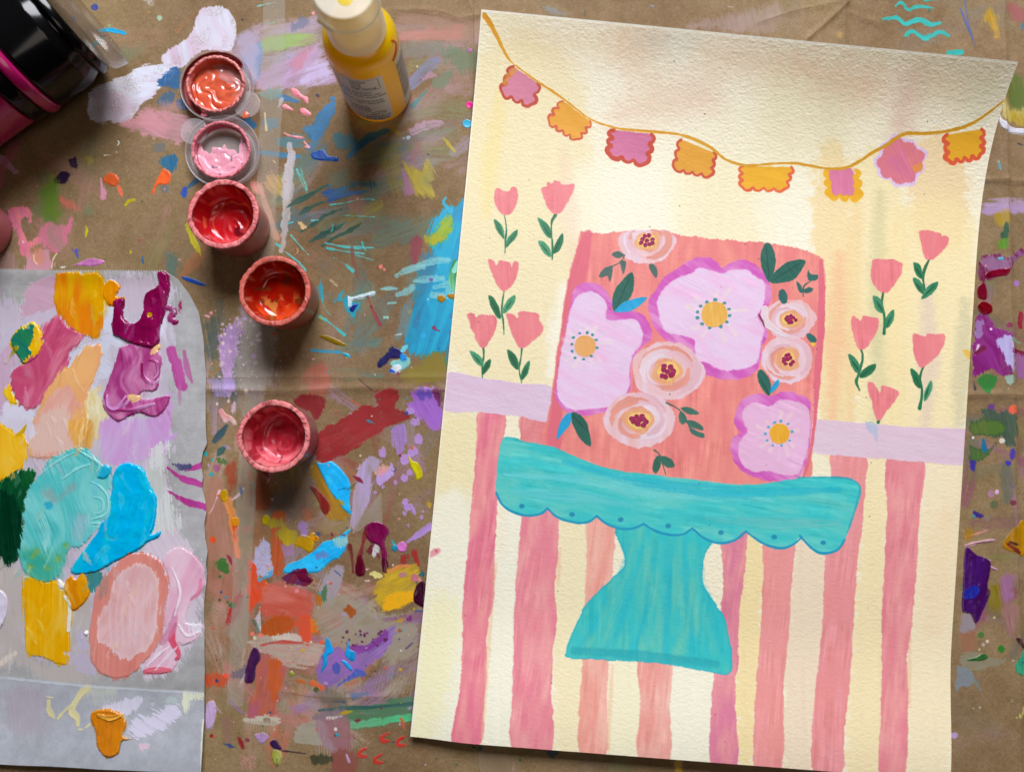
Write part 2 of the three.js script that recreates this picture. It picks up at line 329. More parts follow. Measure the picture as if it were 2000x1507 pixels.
K.line([[760, 780], [800, 780], [700, 960], [640, 1040]], [10, 90, 110, 100], { c: [48, 112, 158], c2: [38, 96, 128], dry: 0.22, w: 5 });
K.line([[590, 1010], [700, 1010], [620, 1150]], [60, 80, 60], { c: [52, 110, 150], a: 0.84, dry: 0.34, w: 6 });
K.patch([[800, 1040], [900, 1040], [1000, 1130], [900, 1160], [810, 1140]], { c: [46, 98, 112], a: 0.84, e: 4, w: 8, dry: 0.3 });
K.patch([[940, 1160], [1080, 1030], [1250, 1010], [1050, 1130], [930, 1240], [910, 1200]], { c: [30, 88, 112], a: 0.95, e: 2, w: 4, dry: 0.18, d: -40 });
K.patch([[370, 1080], [560, 1050], [560, 1150], [400, 1140]], { c: [62, 118, 138], a: 0.67, e: 4, w: 7, dry: 0.34, d: 4 });
K.line([[210, 1180], [360, 1200], [540, 1220]], [40, 44, 26], { c: [58, 112, 140], a: 0.95, dry: 0.24 });
K.line([[380, 750], [460, 770], [520, 790]], [50, 44, 24], { c: [50, 100, 138], a: 0.90, dry: 0.25 });
K.patch([[210, 720], [370, 690], [370, 760], [260, 760]], { c: [95, 148, 152], a: 0.67, e: 3, w: 6, dry: 0.3 });
K.patch([[80, 920], [150, 920], [200, 990], [90, 990]], { c: [40, 100, 140], a: 0.95, w: 5, dry: 0.2 });
K.patch([[245, 930], [360, 915], [365, 990], [250, 995]], { c: [56, 116, 146], a: 0.67, w: 6, dry: 0.3 });
thick([[640, 1180], [720, 1165], [760, 1210], [830, 1220], [835, 1255], [770, 1250], [660, 1240], [625, 1210]], { c: [22, 82, 150], c2: [20, 50, 130], w: 3 }, 0.35);
K.patch([[1180, 1180], [1260, 1050], [1330, 1250], [1310, 1480], [1250, 1440], [1180, 1290]], { c: [140, 128, 60], a: 0.56, e: 8, w: 14, dry: 0.36, d: 75 });
K.patch([[1340, 1250], [1400, 1290], [1480, 1340], [1540, 1250], [1590, 1507], [1450, 1507], [1380, 1380]], { c: [178, 158, 44], c2: [150, 140, 70], a: 0.95, e: 4, w: 8, dry: 0.32, d: 60 });
K.line([[1660, 1070], [1710, 1130], [1750, 1180]], [12, 36, 20], { c: [178, 158, 50], a: 0.90, dry: 0.3 });
K.line([[1255, 1005], [1290, 1020], [1325, 1055]], [14, 26, 14], { c: [150, 128, 40], a: 0.9 });
K.patch([[1380, 1200], [1470, 1120], [1480, 1210], [1400, 1260]], { c: [150, 100, 100], a: 0.56, e: 6, w: 8, dry: 0.34 });
K.patch([[1345, 1340], [1380, 1350], [1440, 1480], [1430, 1507], [1360, 1507]], { c: [158, 112, 145], a: 0.78, e: 2, w: 5, dry: 0.26, d: 70 });
for (const [x, y, r, c] of [[1865, 815, 26, [205, 20, 130]], [1850, 960, 34, [40, 160, 190]], [1870, 395, 14, [160, 80, 160]], [678, 738, 13, [50, 30, 55]], [1385, 1070, 14, [175, 195, 200]], [1350, 1075, 8, [175, 195, 200]], [93, 148, 9, [70, 50, 55]], [1545, 1195, 10, [90, 70, 60]]]) K.dot(x, y, r, c, { sx: 1.1, h: 0.3, ro: 0.3 });
for (const p of [[[470, 690], [500, 685], [560, 740], [600, 755], [595, 805], [560, 770], [490, 735]], [[400, 820], [430, 810], [485, 850], [470, 860], [410, 840]], [[540, 850], [575, 840], [620, 880], [615, 895], [555, 885]], [[405, 1030], [470, 1050], [560, 1065], [550, 1078], [460, 1065]]]) thick(p, { c: [238, 160, 172], c2: [225, 135, 150], w: 2 }, 0.4);
K.line([[570, 1100], [590, 1125], [610, 1145], [580, 1140]], [10, 14, 22, 10], { c: [225, 160, 172], h: 0.3 });
K.line([[385, 780], [400, 770], [370, 830]], [30, 26, 10], { c: [200, 190, 205], a: 0.78, dry: 0.3 });
K.line([[262, 880], [268, 940], [275, 1010]], [16, 14, 20], { c: [232, 208, 160], h: 0.25 });
K.line([[330, 1250], [345, 1265]], [12, 10], { c: [232, 200, 140], h: 0.2 });
K.line([[510, 1320], [545, 1400], [590, 1500]], [14, 12, 8], { c: [120, 190, 175], a: 0.78, dry: 0.3 }).line([[545, 1310], [570, 1400], [595, 1450]], [8, 8, 6], { c: [120, 190, 175], a: 0.67, dry: 0.3 });
K.line([[210, 45], [270, 30], [350, 15]], [14, 8, 6], { c: [130, 200, 200], a: 0.90 }).line([[270, 185], [340, 170]], [10, 6], { c: [130, 200, 190], a: 0.78 });
F(0, 0, 4);                                                    // top left
K.patch([[1580, 60], [1690, 45], [1760, 70], [1840, 160], [1830, 300], [1790, 400], [1600, 390], [1480, 470], [1400, 520], [1260, 480], [1290, 400], [1440, 310], [1510, 220], [1530, 130]], { c: [212, 208, 220], c2: [208, 188, 204], e: 1.2, w: 3, d: 75, dry: 0.08, v: 16, h: 0.15, ro: 0.55 });
K.patch([[690, 730], [780, 660], [960, 600], [1080, 520], [1260, 490], [1390, 520], [1300, 640], [1240, 680], [1180, 760], [1090, 820], [1030, 900], [980, 945], [860, 945], [740, 950], [690, 890]], { c: [222, 224, 236], c2: [212, 198, 214], e: 1.2, w: 4, d: -12, dry: 0.08, v: 18, h: 0.18, ro: 0.5 });
K.patch([[1270, 590], [1380, 530], [1390, 690], [1310, 680], [1240, 660]], { c: [38, 88, 132], e: 1.5, w: 7, dry: 0.24, d: -10 });
K.patch([[1230, 770], [1340, 705], [1370, 740], [1330, 810], [1250, 820]], { c: [62, 92, 122], a: 0.9, w: 6, dry: 0.2 });
K.patch([[1370, 790], [1440, 770], [1460, 850], [1400, 840]], { c: [42, 82, 122], w: 4, dry: 0.15 });
K.patch([[920, 960], [1040, 920], [1100, 860], [1300, 870], [1480, 930], [1450, 1120], [1330, 1110], [1200, 1080], [1080, 1040], [980, 1010]], { c: [205, 150, 160], c2: [180, 140, 145], e: 3, w: 8, dry: 0.2, d: 12, a: 0.92 });
K.patch([[1120, 830], [1380, 780], [1420, 860], [1200, 880]], { c: [178, 138, 138], a: 0.62, e: 6, w: 8, dry: 0.3 });
K.patch([[1260, 1220], [1320, 1200], [1385, 1225], [1380, 1290], [1340, 1350], [1290, 1310], [1240, 1270]], { c: [32, 98, 132], w: 5, dry: 0.06 });
thick([[820, 1370], [860, 1345], [910, 1370], [920, 1420], [880, 1450], [830, 1430], [800, 1410]], { c: [226, 112, 62], w: 3 }, 0.35);
thick([[1250, 1350], [1270, 1310], [1330, 1350], [1325, 1410], [1290, 1440], [1230, 1440], [1190, 1507], [1180, 1500], [1215, 1410]], { c: [228, 112, 65], w: 4 }, 0.4);
K.line([[920, 1450], [940, 1507]], [26, 30], { c: [215, 110, 80] });
thick([[440, 1370], [480, 1335], [540, 1350], [530, 1390], [500, 1430], [430, 1425], [420, 1400]], { c: [38, 26, 46], c2: [46, 24, 60], w: 4 }, 0.25);
K.patch([[530, 1240], [580, 1220], [590, 1260], [607, 1290], [580, 1312], [550, 1285]], { c: [44, 26, 55], w: 4 });
K.patch([[770, 1400], [800, 1440], [820, 1507], [780, 1507], [770, 1450]], { c: [202, 145, 160], w: 3 });
K.patch([[360, 1400], [430, 1370], [440, 1507], [330, 1507]], { c: [128, 140, 52], a: 0.84, e: 8, w: 10, dry: 0.25, d: 85 });
K.patch([[1200, 1130], [1270, 1115], [1290, 1160], [1240, 1185], [1200, 1165]], { c: [112, 108, 102], a: 0.95, w: 4 });
K.line([[780, 240], [860, 235], [970, 258]], [30, 40, 28], { c: [28, 160, 205], h: 0.3, ro: 0.35 });
K.line([[700, 345], [770, 330], [800, 290]], [24, 30, 18], { c: [40, 150, 175], h: 0.2 });
K.dot(738, 55, 26, [52, 66, 130]).dot(572, 156, 26, [82, 92, 140]).dot(1243, 140, 22, [165, 190, 160]).dot(850, 200, 12, [150, 165, 120]).dot(1890, 150, 9, [70, 60, 50]);
K.line([[790, 285], [830, 280]], [14, 8], { c: [110, 30, 50] }).line([[1380, 240], [1440, 180], [1530, 80]], [30, 18, 6], { c: [176, 110, 70], a: 0.56, dry: 0.35 });
K.line([[915, 1095], [925, 1110], [912, 1128]], [8, 9, 6], { c: [240, 240, 235] }).line([[810, 1208], [860, 1204]], [10, 4], { c: [230, 230, 225] }).dot(903, 1183, 6, [235, 235, 230]).dot(870, 313, 5, [235, 230, 210]).dot(960, 0, 4, [220, 215, 200]);
K.patch([[900, 400], [1100, 350], [1080, 450], [960, 480]], { c: [110, 118, 88], a: 0.56, e: 10, w: 10, dry: 0.3 });
K.patch([[60, 1170], [170, 1080], [130, 1220], [60, 1290], [0, 1507], [0, 1350]], { c: [170, 100, 120], a: 0.78, e: 6, w: 8, dry: 0.25, d: 110 });
K.patch([[660, 1230], [700, 1210], [730, 1260], [690, 1270]], { c: [170, 160, 60], a: 0.56, e: 3, w: 5, dry: 0.4 });
K.patch([[1850, 280], [2000, 260], [2000, 560], [1950, 640], [1900, 440]], { c: [172, 160, 178], a: 0.78, e: 4, w: 8, dry: 0.2, d: 60 });
F(0, 330, 5);                                                  // left, above the palette paper
K.patch([[400, 200], [540, 120], [570, 300], [580, 480], [500, 520], [400, 500], [380, 330]], { c: [96, 122, 42], c2: [92, 116, 62], a: 0.95, e: 10, w: 10, dry: 0.2, d: 88 });
K.patch([[580, 280], [700, 320], [760, 390], [680, 400], [620, 350]], { c: [198, 110, 96], a: 0.84, e: 4, w: 8, dry: 0.3 });
K.patch([[400, 560], [480, 520], [620, 550], [690, 450], [690, 540], [650, 680], [600, 780], [540, 805], [470, 790], [410, 740], [370, 640]], { c: [198, 122, 142], c2: [170, 128, 130], m: 0.3, e: 2, w: 6, d: 80, dry: 0.06, v: 12 });
K.patch([[70, 410], [200, 365], [270, 380], [300, 440], [300, 540], [270, 530], [250, 470], [190, 500], [230, 620], [290, 690], [350, 640], [390, 700], [300, 770], [280, 860], [230, 850], [180, 720], [130, 560]], { c: [222, 140, 145], c2: [205, 125, 150], e: 1.2, w: 5, d: 70, v: 12 });
K.patch([[250, 870], [430, 790], [490, 820], [490, 990], [250, 990]], { c: [200, 150, 165], a: 0.90, e: 3, w: 8, d: 88, dry: 0.22 });
K.patch([[0, 860], [120, 800], [150, 990], [0, 990]], { c: [170, 140, 140], a: 0.67, e: 4, w: 6, d: 88, dry: 0.25 });
K.patch([[290, 790], [400, 760], [420, 900], [330, 920]], { c: [198, 140, 110], a: 0.62, e: 5, w: 8, dry: 0.3 });
K.line([[320, 840], [325, 890], [355, 925]], [14, 12, 8], { c: [238, 205, 175], h: 0.2 }).line([[545, 820], [510, 880], [495, 975]], [10, 12, 10], { c: [222, 205, 175], dry: 0.2 });
thick([[700, 935], [770, 910], [840, 875], [930, 870], [1015, 895], [970, 930], [880, 945], [800, 940]], { c: [212, 142, 198], w: 2 }, 0.3);
K.line([[590, 955], [625, 950]], [16, 8], { c: [235, 235, 225] });
K.patch([[705, 770], [760, 760], [770, 820], [760, 855], [715, 835], [695, 800]], { c: [78, 78, 160], a: 0.9, w: 6, dry: 0.15 });
K.line([[1215, 350], [1250, 310], [1300, 295]], [20, 36, 26], { c: [188, 178, 40], h: 0.25, ro: 0.3 });
K.line([[830, 550], [840, 600], [828, 660]], [8, 26, 6], { c: [200, 190, 40] }).dot(1268, 805, 16, [190, 180, 50], { sx: 0.7 }).dot(1355, 690, 14, [150, 75, 90]).dot(1747, 880, 11, [225, 170, 175]).dot(355, 165, 9, [222, 145, 120]).dot(1380, 310, 7, [60, 55, 40]);
K.patch([[1380, 850], [1395, 870], [1400, 910], [1380, 920], [1372, 880]], { c: [32, 82, 142] });
K.patch([[1800, 165], [1815, 200], [1812, 260], [1775, 265], [1758, 225], [1775, 190]], { c: [32, 70, 160], w: 2 });
K.line([[1820, 180], [1860, 150], [1920, 100]], [20, 50, 60], { c: [40, 80, 110], a: 0.90, dry: 0.2 });
K.line([[975, 80], [990, 180], [1000, 270]], [10, 20, 60], { c: [205, 150, 168] }).line([[1150, 180], [1180, 250]], [30, 20], { c: [214, 112, 82] });
K.patch([[1560, 160], [1640, 150], [1645, 210], [1580, 225]], { c: [108, 110, 112], a: 0.95, w: 3 }).dot(1600, 190, 10, [220, 150, 130]);
K.patch([[830, 380], [890, 350], [910, 420], [860, 460], [820, 430]], { c: [110, 122, 92], a: 0.62, e: 6, w: 8, dry: 0.25 });
K.patch([[1620, 830], [1700, 800], [1740, 920], [1720, 1040], [1660, 1020], [1640, 930]], { c: [78, 104, 98], a: 0.78, e: 7, w: 10, dry: 0.25 });
K.patch([[1780, 960], [1850, 850], [1980, 740], [1990, 860], [1880, 1000], [1800, 1020], [1740, 1050]], { c: [152, 106, 72], a: 0.84, e: 3, w: 6, dry: 0.12 });
K.patch([[1815, 540], [1850, 560], [1900, 660], [1930, 720], [1950, 800], [1970, 880], [1940, 830], [1900, 760], [1850, 680]], { c: [196, 182, 38], c2: [168, 160, 60], e: 1, w: 4, dry: 0.1, d: 65 });
thick([[1765, 1045], [1830, 1050], [1930, 1085], [2005, 1125], [1990, 1138], [1900, 1118], [1810, 1085]], { c: [36, 80, 165], w: 2 }, 0.25);
F(300, 80, 5);                                                 // right of the lids
K.line([[1320, 1000], [1340, 1120], [1300, 1300], [1280, 1507]], [60, 80, 90, 90], { c: [190, 184, 188], a: 0.9, dry: 0.12, w: 5, v: 18 });
K.patch([[1120, 1290], [1200, 1310], [1250, 1400], [1230, 1490], [1150, 1480], [1080, 1380]], { c: [196, 160, 100], c2: [160, 155, 70], a: 0.84, e: 5, w: 9, dry: 0.25, d: 55 });
K.patch([[930, 1360], [1030, 1400], [1080, 1507], [960, 1470]], { c: [212, 150, 140], a: 0.90, e: 4, w: 8, dry: 0.2 });
F(330, 330, 5);                                                // between the jars
K.line([[1170, 0], [1150, 300], [1130, 520], [1100, 800]], [90, 90, 70, 40], { c: [188, 182, 182], a: 0.9, dry: 0.1, w: 5, v: 18 });
K.patch([[880, 150], [960, 330], [1030, 520], [1080, 640], [1050, 700], [980, 600], [900, 400]], { c: [206, 160, 142], a: 0.73, e: 5, w: 8, dry: 0.28, d: 70 });
for (const [p, w] of [[[[1130, 375], [1260, 300], [1400, 230], [1560, 140]], [8, 60, 46, 10]], [[[1255, 448], [1340, 390], [1440, 335], [1520, 315]], [6, 66, 24, 6]], [[[1285, 610], [1400, 540], [1520, 450], [1690, 380]], [8, 36, 34, 6]], [[[1375, 700], [1480, 645], [1600, 590], [1730, 510]], [10, 64, 50, 10]], [[[1490, 750], [1640, 650], [1760, 600], [1880, 520]], [24, 24, 50, 8]]]) K.line(p, w, { c: [30, 74, 66], c2: [44, 82, 62], w: 3, dry: 0.06, h: 0.16 });
K.patch([[1490, 220], [1540, 170], [1620, 180], [1680, 150], [1760, 200], [1920, 215], [1880, 240], [1760, 260], [1660, 280], [1580, 320], [1520, 270]], { c: [28, 72, 132], c2: [50, 100, 140], w: 8, dry: 0.2, d: -15 });
K.patch([[1760, 110], [2000, 110], [2000, 180], [1800, 170]], { c: [40, 76, 86], a: 0.90, e: 4, w: 7, dry: 0.2 });
K.patch([[1560, 30], [1760, 0], [1740, 150], [1580, 160]], { c: [96, 112, 90], a: 0.56, e: 9, w: 10, dry: 0.28 });
K.dot(1830, 330, 90, [150, 112, 96], { a: 0.78, e: 4 }).dot(1835, 285, 8, [240, 220, 220]);
const TEAL = [92, 190, 190];
for (const [p, w] of [[[[1180, 640], [1260, 730], [1355, 835]], [14, 8, 12]], [[[1240, 0], [1300, 100], [1340, 200]], [12, 6, 20]], [[[1110, 790], [1200, 860], [1280, 940], [1320, 985]], [4, 6, 44, 30]], [[[1600, 860], [1690, 910], [1790, 990]], [10, 10, 40]], [[[1520, 720], [1700, 755], [1900, 765], [2000, 765]], [10, 12, 34, 4]], [[[1880, 710], [1890, 750], [1915, 790]], [10, 16, 10]], [[[1540, 770], [1700, 800], [1900, 825]], [26, 10, 16]], [[[1640, 445], [1800, 455], [2000, 465]], [6, 6, 16]], [[[1800, 830], [2000, 890]], [6, 5]], [[[1570, 345], [1700, 330], [1900, 290], [2000, 295]], [20, 8, 6, 10]], [[[1390, 500], [1460, 495]], [16, 6]], [[[1160, 530], [1205, 515]], [16, 8]]]) K.line(p, w, { c: TEAL, c2: [112, 200, 196], h: 0.25, ro: 0.35, w: 2 });
K.patch([[1580, 545], [1600, 510], [1612, 560], [1590, 600]], { c: [80, 190, 185] }).line([[1640, 560], [1720, 515]], [30, 10], { c: [70, 120, 110], dry: 0.3 });
K.patch([[1245, 510], [1280, 510], [1330, 560], [1300, 585], [1270, 550]], { c: [228, 196, 145], h: 0.25 });
K.patch([[1455, 1120], [1480, 1070], [1510, 1250], [1500, 1310], [1470, 1250]], { c: [52, 148, 165], w: 4, dry: 0.1 });
K.patch([[1600, 1310], [1690, 1180], [1690, 1260], [1740, 1230], [1760, 1300], [1870, 1290], [1830, 1400], [1780, 1440], [1700, 1310], [1640, 1290]], { c: [40, 150, 172], w: 4, dry: 0.12 });
thick([[1740, 1240], [1790, 1245], [1890, 1215], [2000, 1190], [2000, 1225], [1920, 1250], [1840, 1268], [1790, 1280], [1780, 1340], [1745, 1350], [1740, 1300]], { c: [222, 240, 246], c2: [190, 225, 238], w: 3 }, 0.8);
thick([[1765, 1350], [1800, 1320], [1840, 1315], [1820, 1350], [1790, 1390], [1765, 1380]], { c: [14, 30, 122] }, 0.6);
K.line([[1780, 740], [1800, 900], [1850, 1080]], [30, 36, 8], { c: [132, 74, 64], a: 0.67, dry: 0.25 });
K.patch([[1020, 700], [1060, 720], [1080, 760], [1040, 740]], { c: TEAL });
K.line([[1240, 760], [1255, 800], [1225, 835]], [10, 10, 6], { c: [210, 160, 130] }).line([[1580, 1080], [1640, 1140]], [30, 14], { c: [196, 180, 150], a: 0.78, dry: 0.3 });
F(400, 460, 4);                                                // middle, left of the painting
K.patch([[1880, 120], [2000, 0], [2000, 300], [1970, 420], [1940, 700], [1900, 1000], [1870, 1000], [1830, 850], [1700, 880], [1560, 840], [1600, 620], [1650, 350], [1720, 150]], { c: [30, 142, 172], c2: [52, 122, 150], e: 3, w: 12, d: 105, dry: 0.14, v: 16 });
K.patch([[1720, 500], [1880, 520], [1930, 640], [1900, 820], [1700, 800], [1650, 660]], { c: [98, 98, 130], c2: [60, 110, 150], a: 0.90, e: 6, w: 10, d: 110, dry: 0.2 });
F(0, 0, 1);
K.patch([[912, 388], [890, 400], [866, 412], [842, 442], [838, 470], [856, 520], [832, 560], [818, 640], [800, 690], [850, 690], [880, 640], [892, 540], [905, 460]], { c: [22, 140, 176], c2: [30, 160, 190], e: 2, w: 9, d: 108, dry: 0.1, v: 16 });
K.patch([[880, 420], [862, 430], [842, 462], [836, 480], [858, 470], [884, 448]], { c: [176, 176, 40], a: 0.85, e: 3, w: 7, d: 130, dry: 0.18 });
K.line([[880, 412], [866, 396], [870, 384]], [10, 7, 4], { c: [40, 170, 200] });
F(400, 460, 4);
K.patch([[1620, 0], [1690, 30], [1690, 120], [1640, 240], [1600, 150]], { c: [134, 62, 72], a: 0.90, e: 3, w: 6, dry: 0.12 });
K.patch([[1720, 0], [1880, 0], [1840, 60], [1740, 70]], { c: [180, 170, 40], a: 0.84, e: 5, w: 8, dry: 0.2 });
K.patch([[1540, 560], [1620, 500], [1590, 750], [1500, 800], [1510, 700]], { c: [110, 140, 150], a: 0.67, e: 6, w: 8, dry: 0.3, d: 100 });
for (const p of [[[1660, 230], [1800, 190], [1900, 190]], [[1640, 350], [1760, 335], [1860, 330]], [[1500, 310], [1600, 260], [1700, 240]], [[1790, 400], [1900, 380], [1900, 460], [1780, 460]], [[1500, 460], [1590, 430], [1620, 400]]]) K.line(p, [30, 60, 50], { c: [142, 196, 200], a: 0.84, dry: 0.28, w: 4 });
K.line([[1370, 415], [1440, 408], [1495, 412]], [10, 40, 16], { c: [150, 195, 195], dry: 0.15 }).line([[1430, 525], [1490, 520]], [22, 12], { c: [150, 200, 195] }).line([[1480, 775], [1530, 765]], [10, 14], { c: [185, 200, 200] });
K.line([[1960, 210], [1930, 330], [1935, 410]], [50, 60, 50], { c: [60, 130, 55], c2: [130, 190, 150], dry: 0.05 }).line([[1945, 270], [1970, 200]], [40, 20], { c: [150, 215, 200] });
thick([[1815, 475], [1850, 460], [1880, 490], [1850, 518], [1820, 505]], { c: [168, 128, 44] }, 0.4);
thick([[1895, 460], [1950, 445], [1955, 490], [1910, 485]], { c: [178, 128, 44] }, 0.4);
K.patch([[1740, 930], [1840, 920], [1900, 1000], [1860, 1100], [1700, 1140], [1520, 1110], [1560, 1040], [1680, 1000]], { c: [134, 122, 40], a: 0.78, e: 8, w: 10, dry: 0.24, d: -10 });
K.patch([[1440, 880], [1500, 870], [1540, 900], [1520, 950], [1440, 960], [1400, 1000], [1355, 1025], [1360, 970], [1420, 920]], { c: [24, 26, 70] });
thick([[1440, 900], [1490, 872], [1540, 900], [1525, 950], [1450, 955], [1395, 1005], [1355, 1025], [1362, 975]], { c: [26, 28, 78], c2: [38, 32, 84] }, 0.5);
K.patch([[1520, 880], [1575, 850], [1570, 890], [1530, 920]], { c: [120, 200, 215] });
thick([[1460, 980], [1530, 960], [1590, 950], [1600, 1000], [1560, 1040], [1510, 1050], [1450, 1010]], { c: [150, 205, 205] }, 0.35);
thick([[1520, 925], [1560, 920], [1575, 960], [1530, 975]], { c: [45, 155, 225] }, 0.5);
thick([[1450, 1030], [1490, 1005], [1530, 1015], [1520, 1060], [1470, 1075], [1440, 1055]], { c: [236, 240, 246] }, 0.7);
K.line([[1450, 1050], [1475, 1060]], [26, 14], { c: [40, 90, 180] });
K.patch([[1390, 635], [1415, 625], [1432, 640], [1410, 652]], { c: [160, 215, 205], h: 0.3 }).dot(1705, 780, 22, [50, 165, 205]).dot(1765, 340, 16, [110, 90, 150]).dot(1372, 240, 16, [232, 140, 125]).dot(1398, 262, 12, [232, 140, 125]).dot(958, 1068, 11, [60, 130, 140]).dot(1598, 590, 18, [150, 140, 110]);
K.line([[1270, 470], [1310, 580], [1365, 690]], [10, 20, 34], { c: [134, 62, 68], dry: 0.04 }).line([[1785, 715], [1800, 730], [1830, 740]], [30, 14, 14], { c: [130, 40, 75] });
K.line([[830, 890], [930, 900], [1050, 905]], [22, 28, 26], { c: [60, 140, 170], dry: 0.08 });
thick([[1075, 910], [1110, 915], [1138, 940], [1110, 948], [1080, 930]], { c: [70, 180, 210] }, 0.4);
thick([[900, 775], [960, 780], [1040, 810], [1100, 850], [1070, 858], [990, 835], [920, 800]], { c: [146, 118, 32], c2: [120, 100, 30], ro: 0.2 }, 0.6);
K.line([[895, 630], [960, 670], [1060, 750]], [30, 6, 20], { c: TEAL }).line([[1050, 745], [1085, 770]], [12, 24], { c: TEAL }).line([[910, 490], [930, 560], [985, 620]], [6, 5, 4], { c: [110, 170, 165], a: 0.67 });
K.patch([[105, 800], [180, 720], [260, 640], [310, 660], [290, 760], [240, 860], [250, 960], [200, 1080], [230, 1180], [180, 1250], [110, 1240], [130, 1120], [100, 1000], [110, 900]], { c: [168, 140, 178], c2: [190, 160, 200], w: 10, dry: 0.14, v: 16, h: 0.2 });
K.patch([[260, 640], [450, 680], [550, 740], [520, 1080], [430, 1220], [250, 1200], [220, 1000], [280, 800]], { c: [166, 158, 152], a: 0.69, e: 5, w: 10, dry: 0.22, d: 95 });
K.patch([[0, 660], [100, 640], [110, 830], [60, 960], [0, 900]], { c: [74, 84, 80], a: 0.84, e: 8, w: 12, dry: 0.25 });
{ const r = rng(5); for (let i = 0; i < 70; i++) { const x = 110 + r() * 330, y = 640 + r() * 600; K.dot(x, y, 4 + r() * r() * 20, [[206, 186, 196], [196, 160, 205], [225, 205, 205], [190, 175, 190]][i % 4], { a: 0.95 }); } for (let i = 0; i < 60; i++) K.dot(20 + r() * 640, 580 + r() * 520, 2 + r() * 4, [215, 205, 200], { a: 0.90 }); }
K.dot(45, 600, 14, [232, 160, 175]).line([[0, 620], [30, 630]], [16, 12], { c: [232, 170, 180] });
K.patch([[760, 1050], [940, 1000], [960, 1230], [740, 1250]], { c: [166, 100, 84], c2: [140, 110, 84], a: 0.84, e: 5, w: 8, dry: 0.24, d: 92, v: 16 });
K.line([[1190, 1105], [1250, 1160], [1300, 1200]], [5, 6, 10], { c: [40, 40, 34] });
K.patch([[1630, 1220], [1740, 1190], [1820, 1280], [1860, 1400], [1800, 1507], [1680, 1440], [1600, 1330]], { c: [160, 112, 186], w: 9, dry: 0.12, d: 60, v: 16 });
F(390, 740, 4);                                                // beside the fourth jar
K.patch([[740, 180], [800, 120], [960, 140], [960, 240], [900, 300], [830, 240]], { c: [112, 26, 30], w: 4, dry: 0.05, v: 10 });
K.patch([[940, 400], [1080, 330], [1260, 210], [1380, 200], [1360, 120], [1420, 80], [1520, 80], [1550, 150], [1530, 220], [1620, 260], [1620, 310], [1500, 350], [1420, 390], [1300, 480], [1140, 580], [960, 640], [900, 560]], { c: [128, 32, 36], c2: [138, 42, 44], w: 5, d: -28, dry: 0.04, v: 9, h: 0.12 });
K.patch([[1680, 80], [1780, 80], [1880, 200], [1890, 330], [1830, 380], [1760, 300], [1680, 180]], { c: [156, 108, 184], w: 8, dry: 0.1, d: 60, v: 16 });
K.patch([[1690, 80], [1760, 70], [1800, 130], [1720, 170]], { c: [88, 74, 156], a: 0.78, w: 8, dry: 0.25 }).patch([[1810, 90], [1890, 90], [1880, 200]], { c: [92, 28, 72], a: 0.95, w: 6 });
K.patch([[1500, 380], [1590, 350], [1600, 460], [1590, 560], [1540, 590], [1500, 480]], { c: [158, 128, 178], w: 5, dry: 0.1, d: 85 });
for (const [x, y, r, s] of [[1425, 570, 40, 0.7], [1600, 620, 45, 1], [1585, 770, 38, 0.8], [1660, 570, 40, 0.9], [1710, 470, 40, 1], [1630, 730, 22, 1], [1425, 838, 16, 1], [1525, 805, 16, 1], [1365, 885, 10, 1], [1605, 950, 30, 0.8], [1620, 1000, 34, 1.1], [1675, 1030, 22, 0.7], [1740, 1030, 12, 1], [1595, 1045, 14, 1], [1725, 1075, 10, 1], [1625, 1140, 8, 1], [1680, 330, 30, 1.3], [1640, 250, 30, 1]]) K.dot(x, y, r, [178, 146, 198], { sx: s, w: 3, dry: 0.05, h: 0.2 });
K.patch([[1370, 780], [1400, 700], [1460, 690], [1500, 660], [1510, 740], [1440, 800], [1400, 830]], { c: [186, 160, 208], w: 3, h: 0.2 }).patch([[1360, 700], [1430, 670], [1470, 690], [1400, 740], [1350, 750]], { c: [204, 160, 150], w: 4, dry: 0.1 });
K.patch([[1300, 620], [1340, 595], [1410, 630], [1380, 700], [1330, 720]], { c: [170, 154, 176], w: 4, dry: 0.1 });
K.patch([[1230, 720], [1300, 620], [1340, 700], [1330, 880], [1280, 1050], [1220, 1190], [1185, 1190], [1190, 1000]], { c: [162, 150, 150], c2: [182, 164, 196], a: 0.95, e: 1.5, w: 4, d: 100, dry: 0.1, h: 0.15 });
K.patch([[1180, 1190], [1300, 1010], [1400, 900], [1420, 960], [1425, 1110], [1330, 1110], [1260, 1170]], { c: [150, 138, 126], a: 0.84, e: 2, w: 5, d: 120, dry: 0.15 });
thick([[1625, 595], [1660, 640], [1700, 650], [1730, 700], [1740, 760], [1695, 785], [1680, 740], [1650, 690]], { c: [212, 206, 34], c2: [180, 165, 40], w: 2 }, 0.5);
K.patch([[870, 700], [930, 660], [990, 800], [1100, 960], [1170, 1040], [1100, 1090], [980, 1060], [920, 880]], { c: [156, 116, 28], a: 0.9, e: 2, w: 6, d: 60, dry: 0.12 });
thick([[900, 640], [960, 655], [1020, 640], [1090, 690], [1150, 760], [1175, 850], [1165, 960], [1175, 1050], [1110, 1000], [1060, 930], [1010, 860], [970, 780], [930, 700]], { c: [44, 172, 226], c2: [60, 185, 232], w: 3, d: 55 }, 0.5);
K.patch([[1060, 940], [1110, 950], [1130, 980], [1090, 970]], { c: [170, 140, 60] });
thick([[860, 850], [885, 830], [940, 880], [1000, 950], [1015, 1010], [980, 1055], [945, 1010], [915, 930]], { c: [112, 34, 30], c2: [140, 60, 50] }, 0.3);
K.patch([[960, 1080], [1080, 1090], [1180, 1120], [1150, 1200], [1000, 1200], [920, 1160]], { c: [150, 134, 96], a: 0.67, e: 6, w: 8, dry: 0.24 });
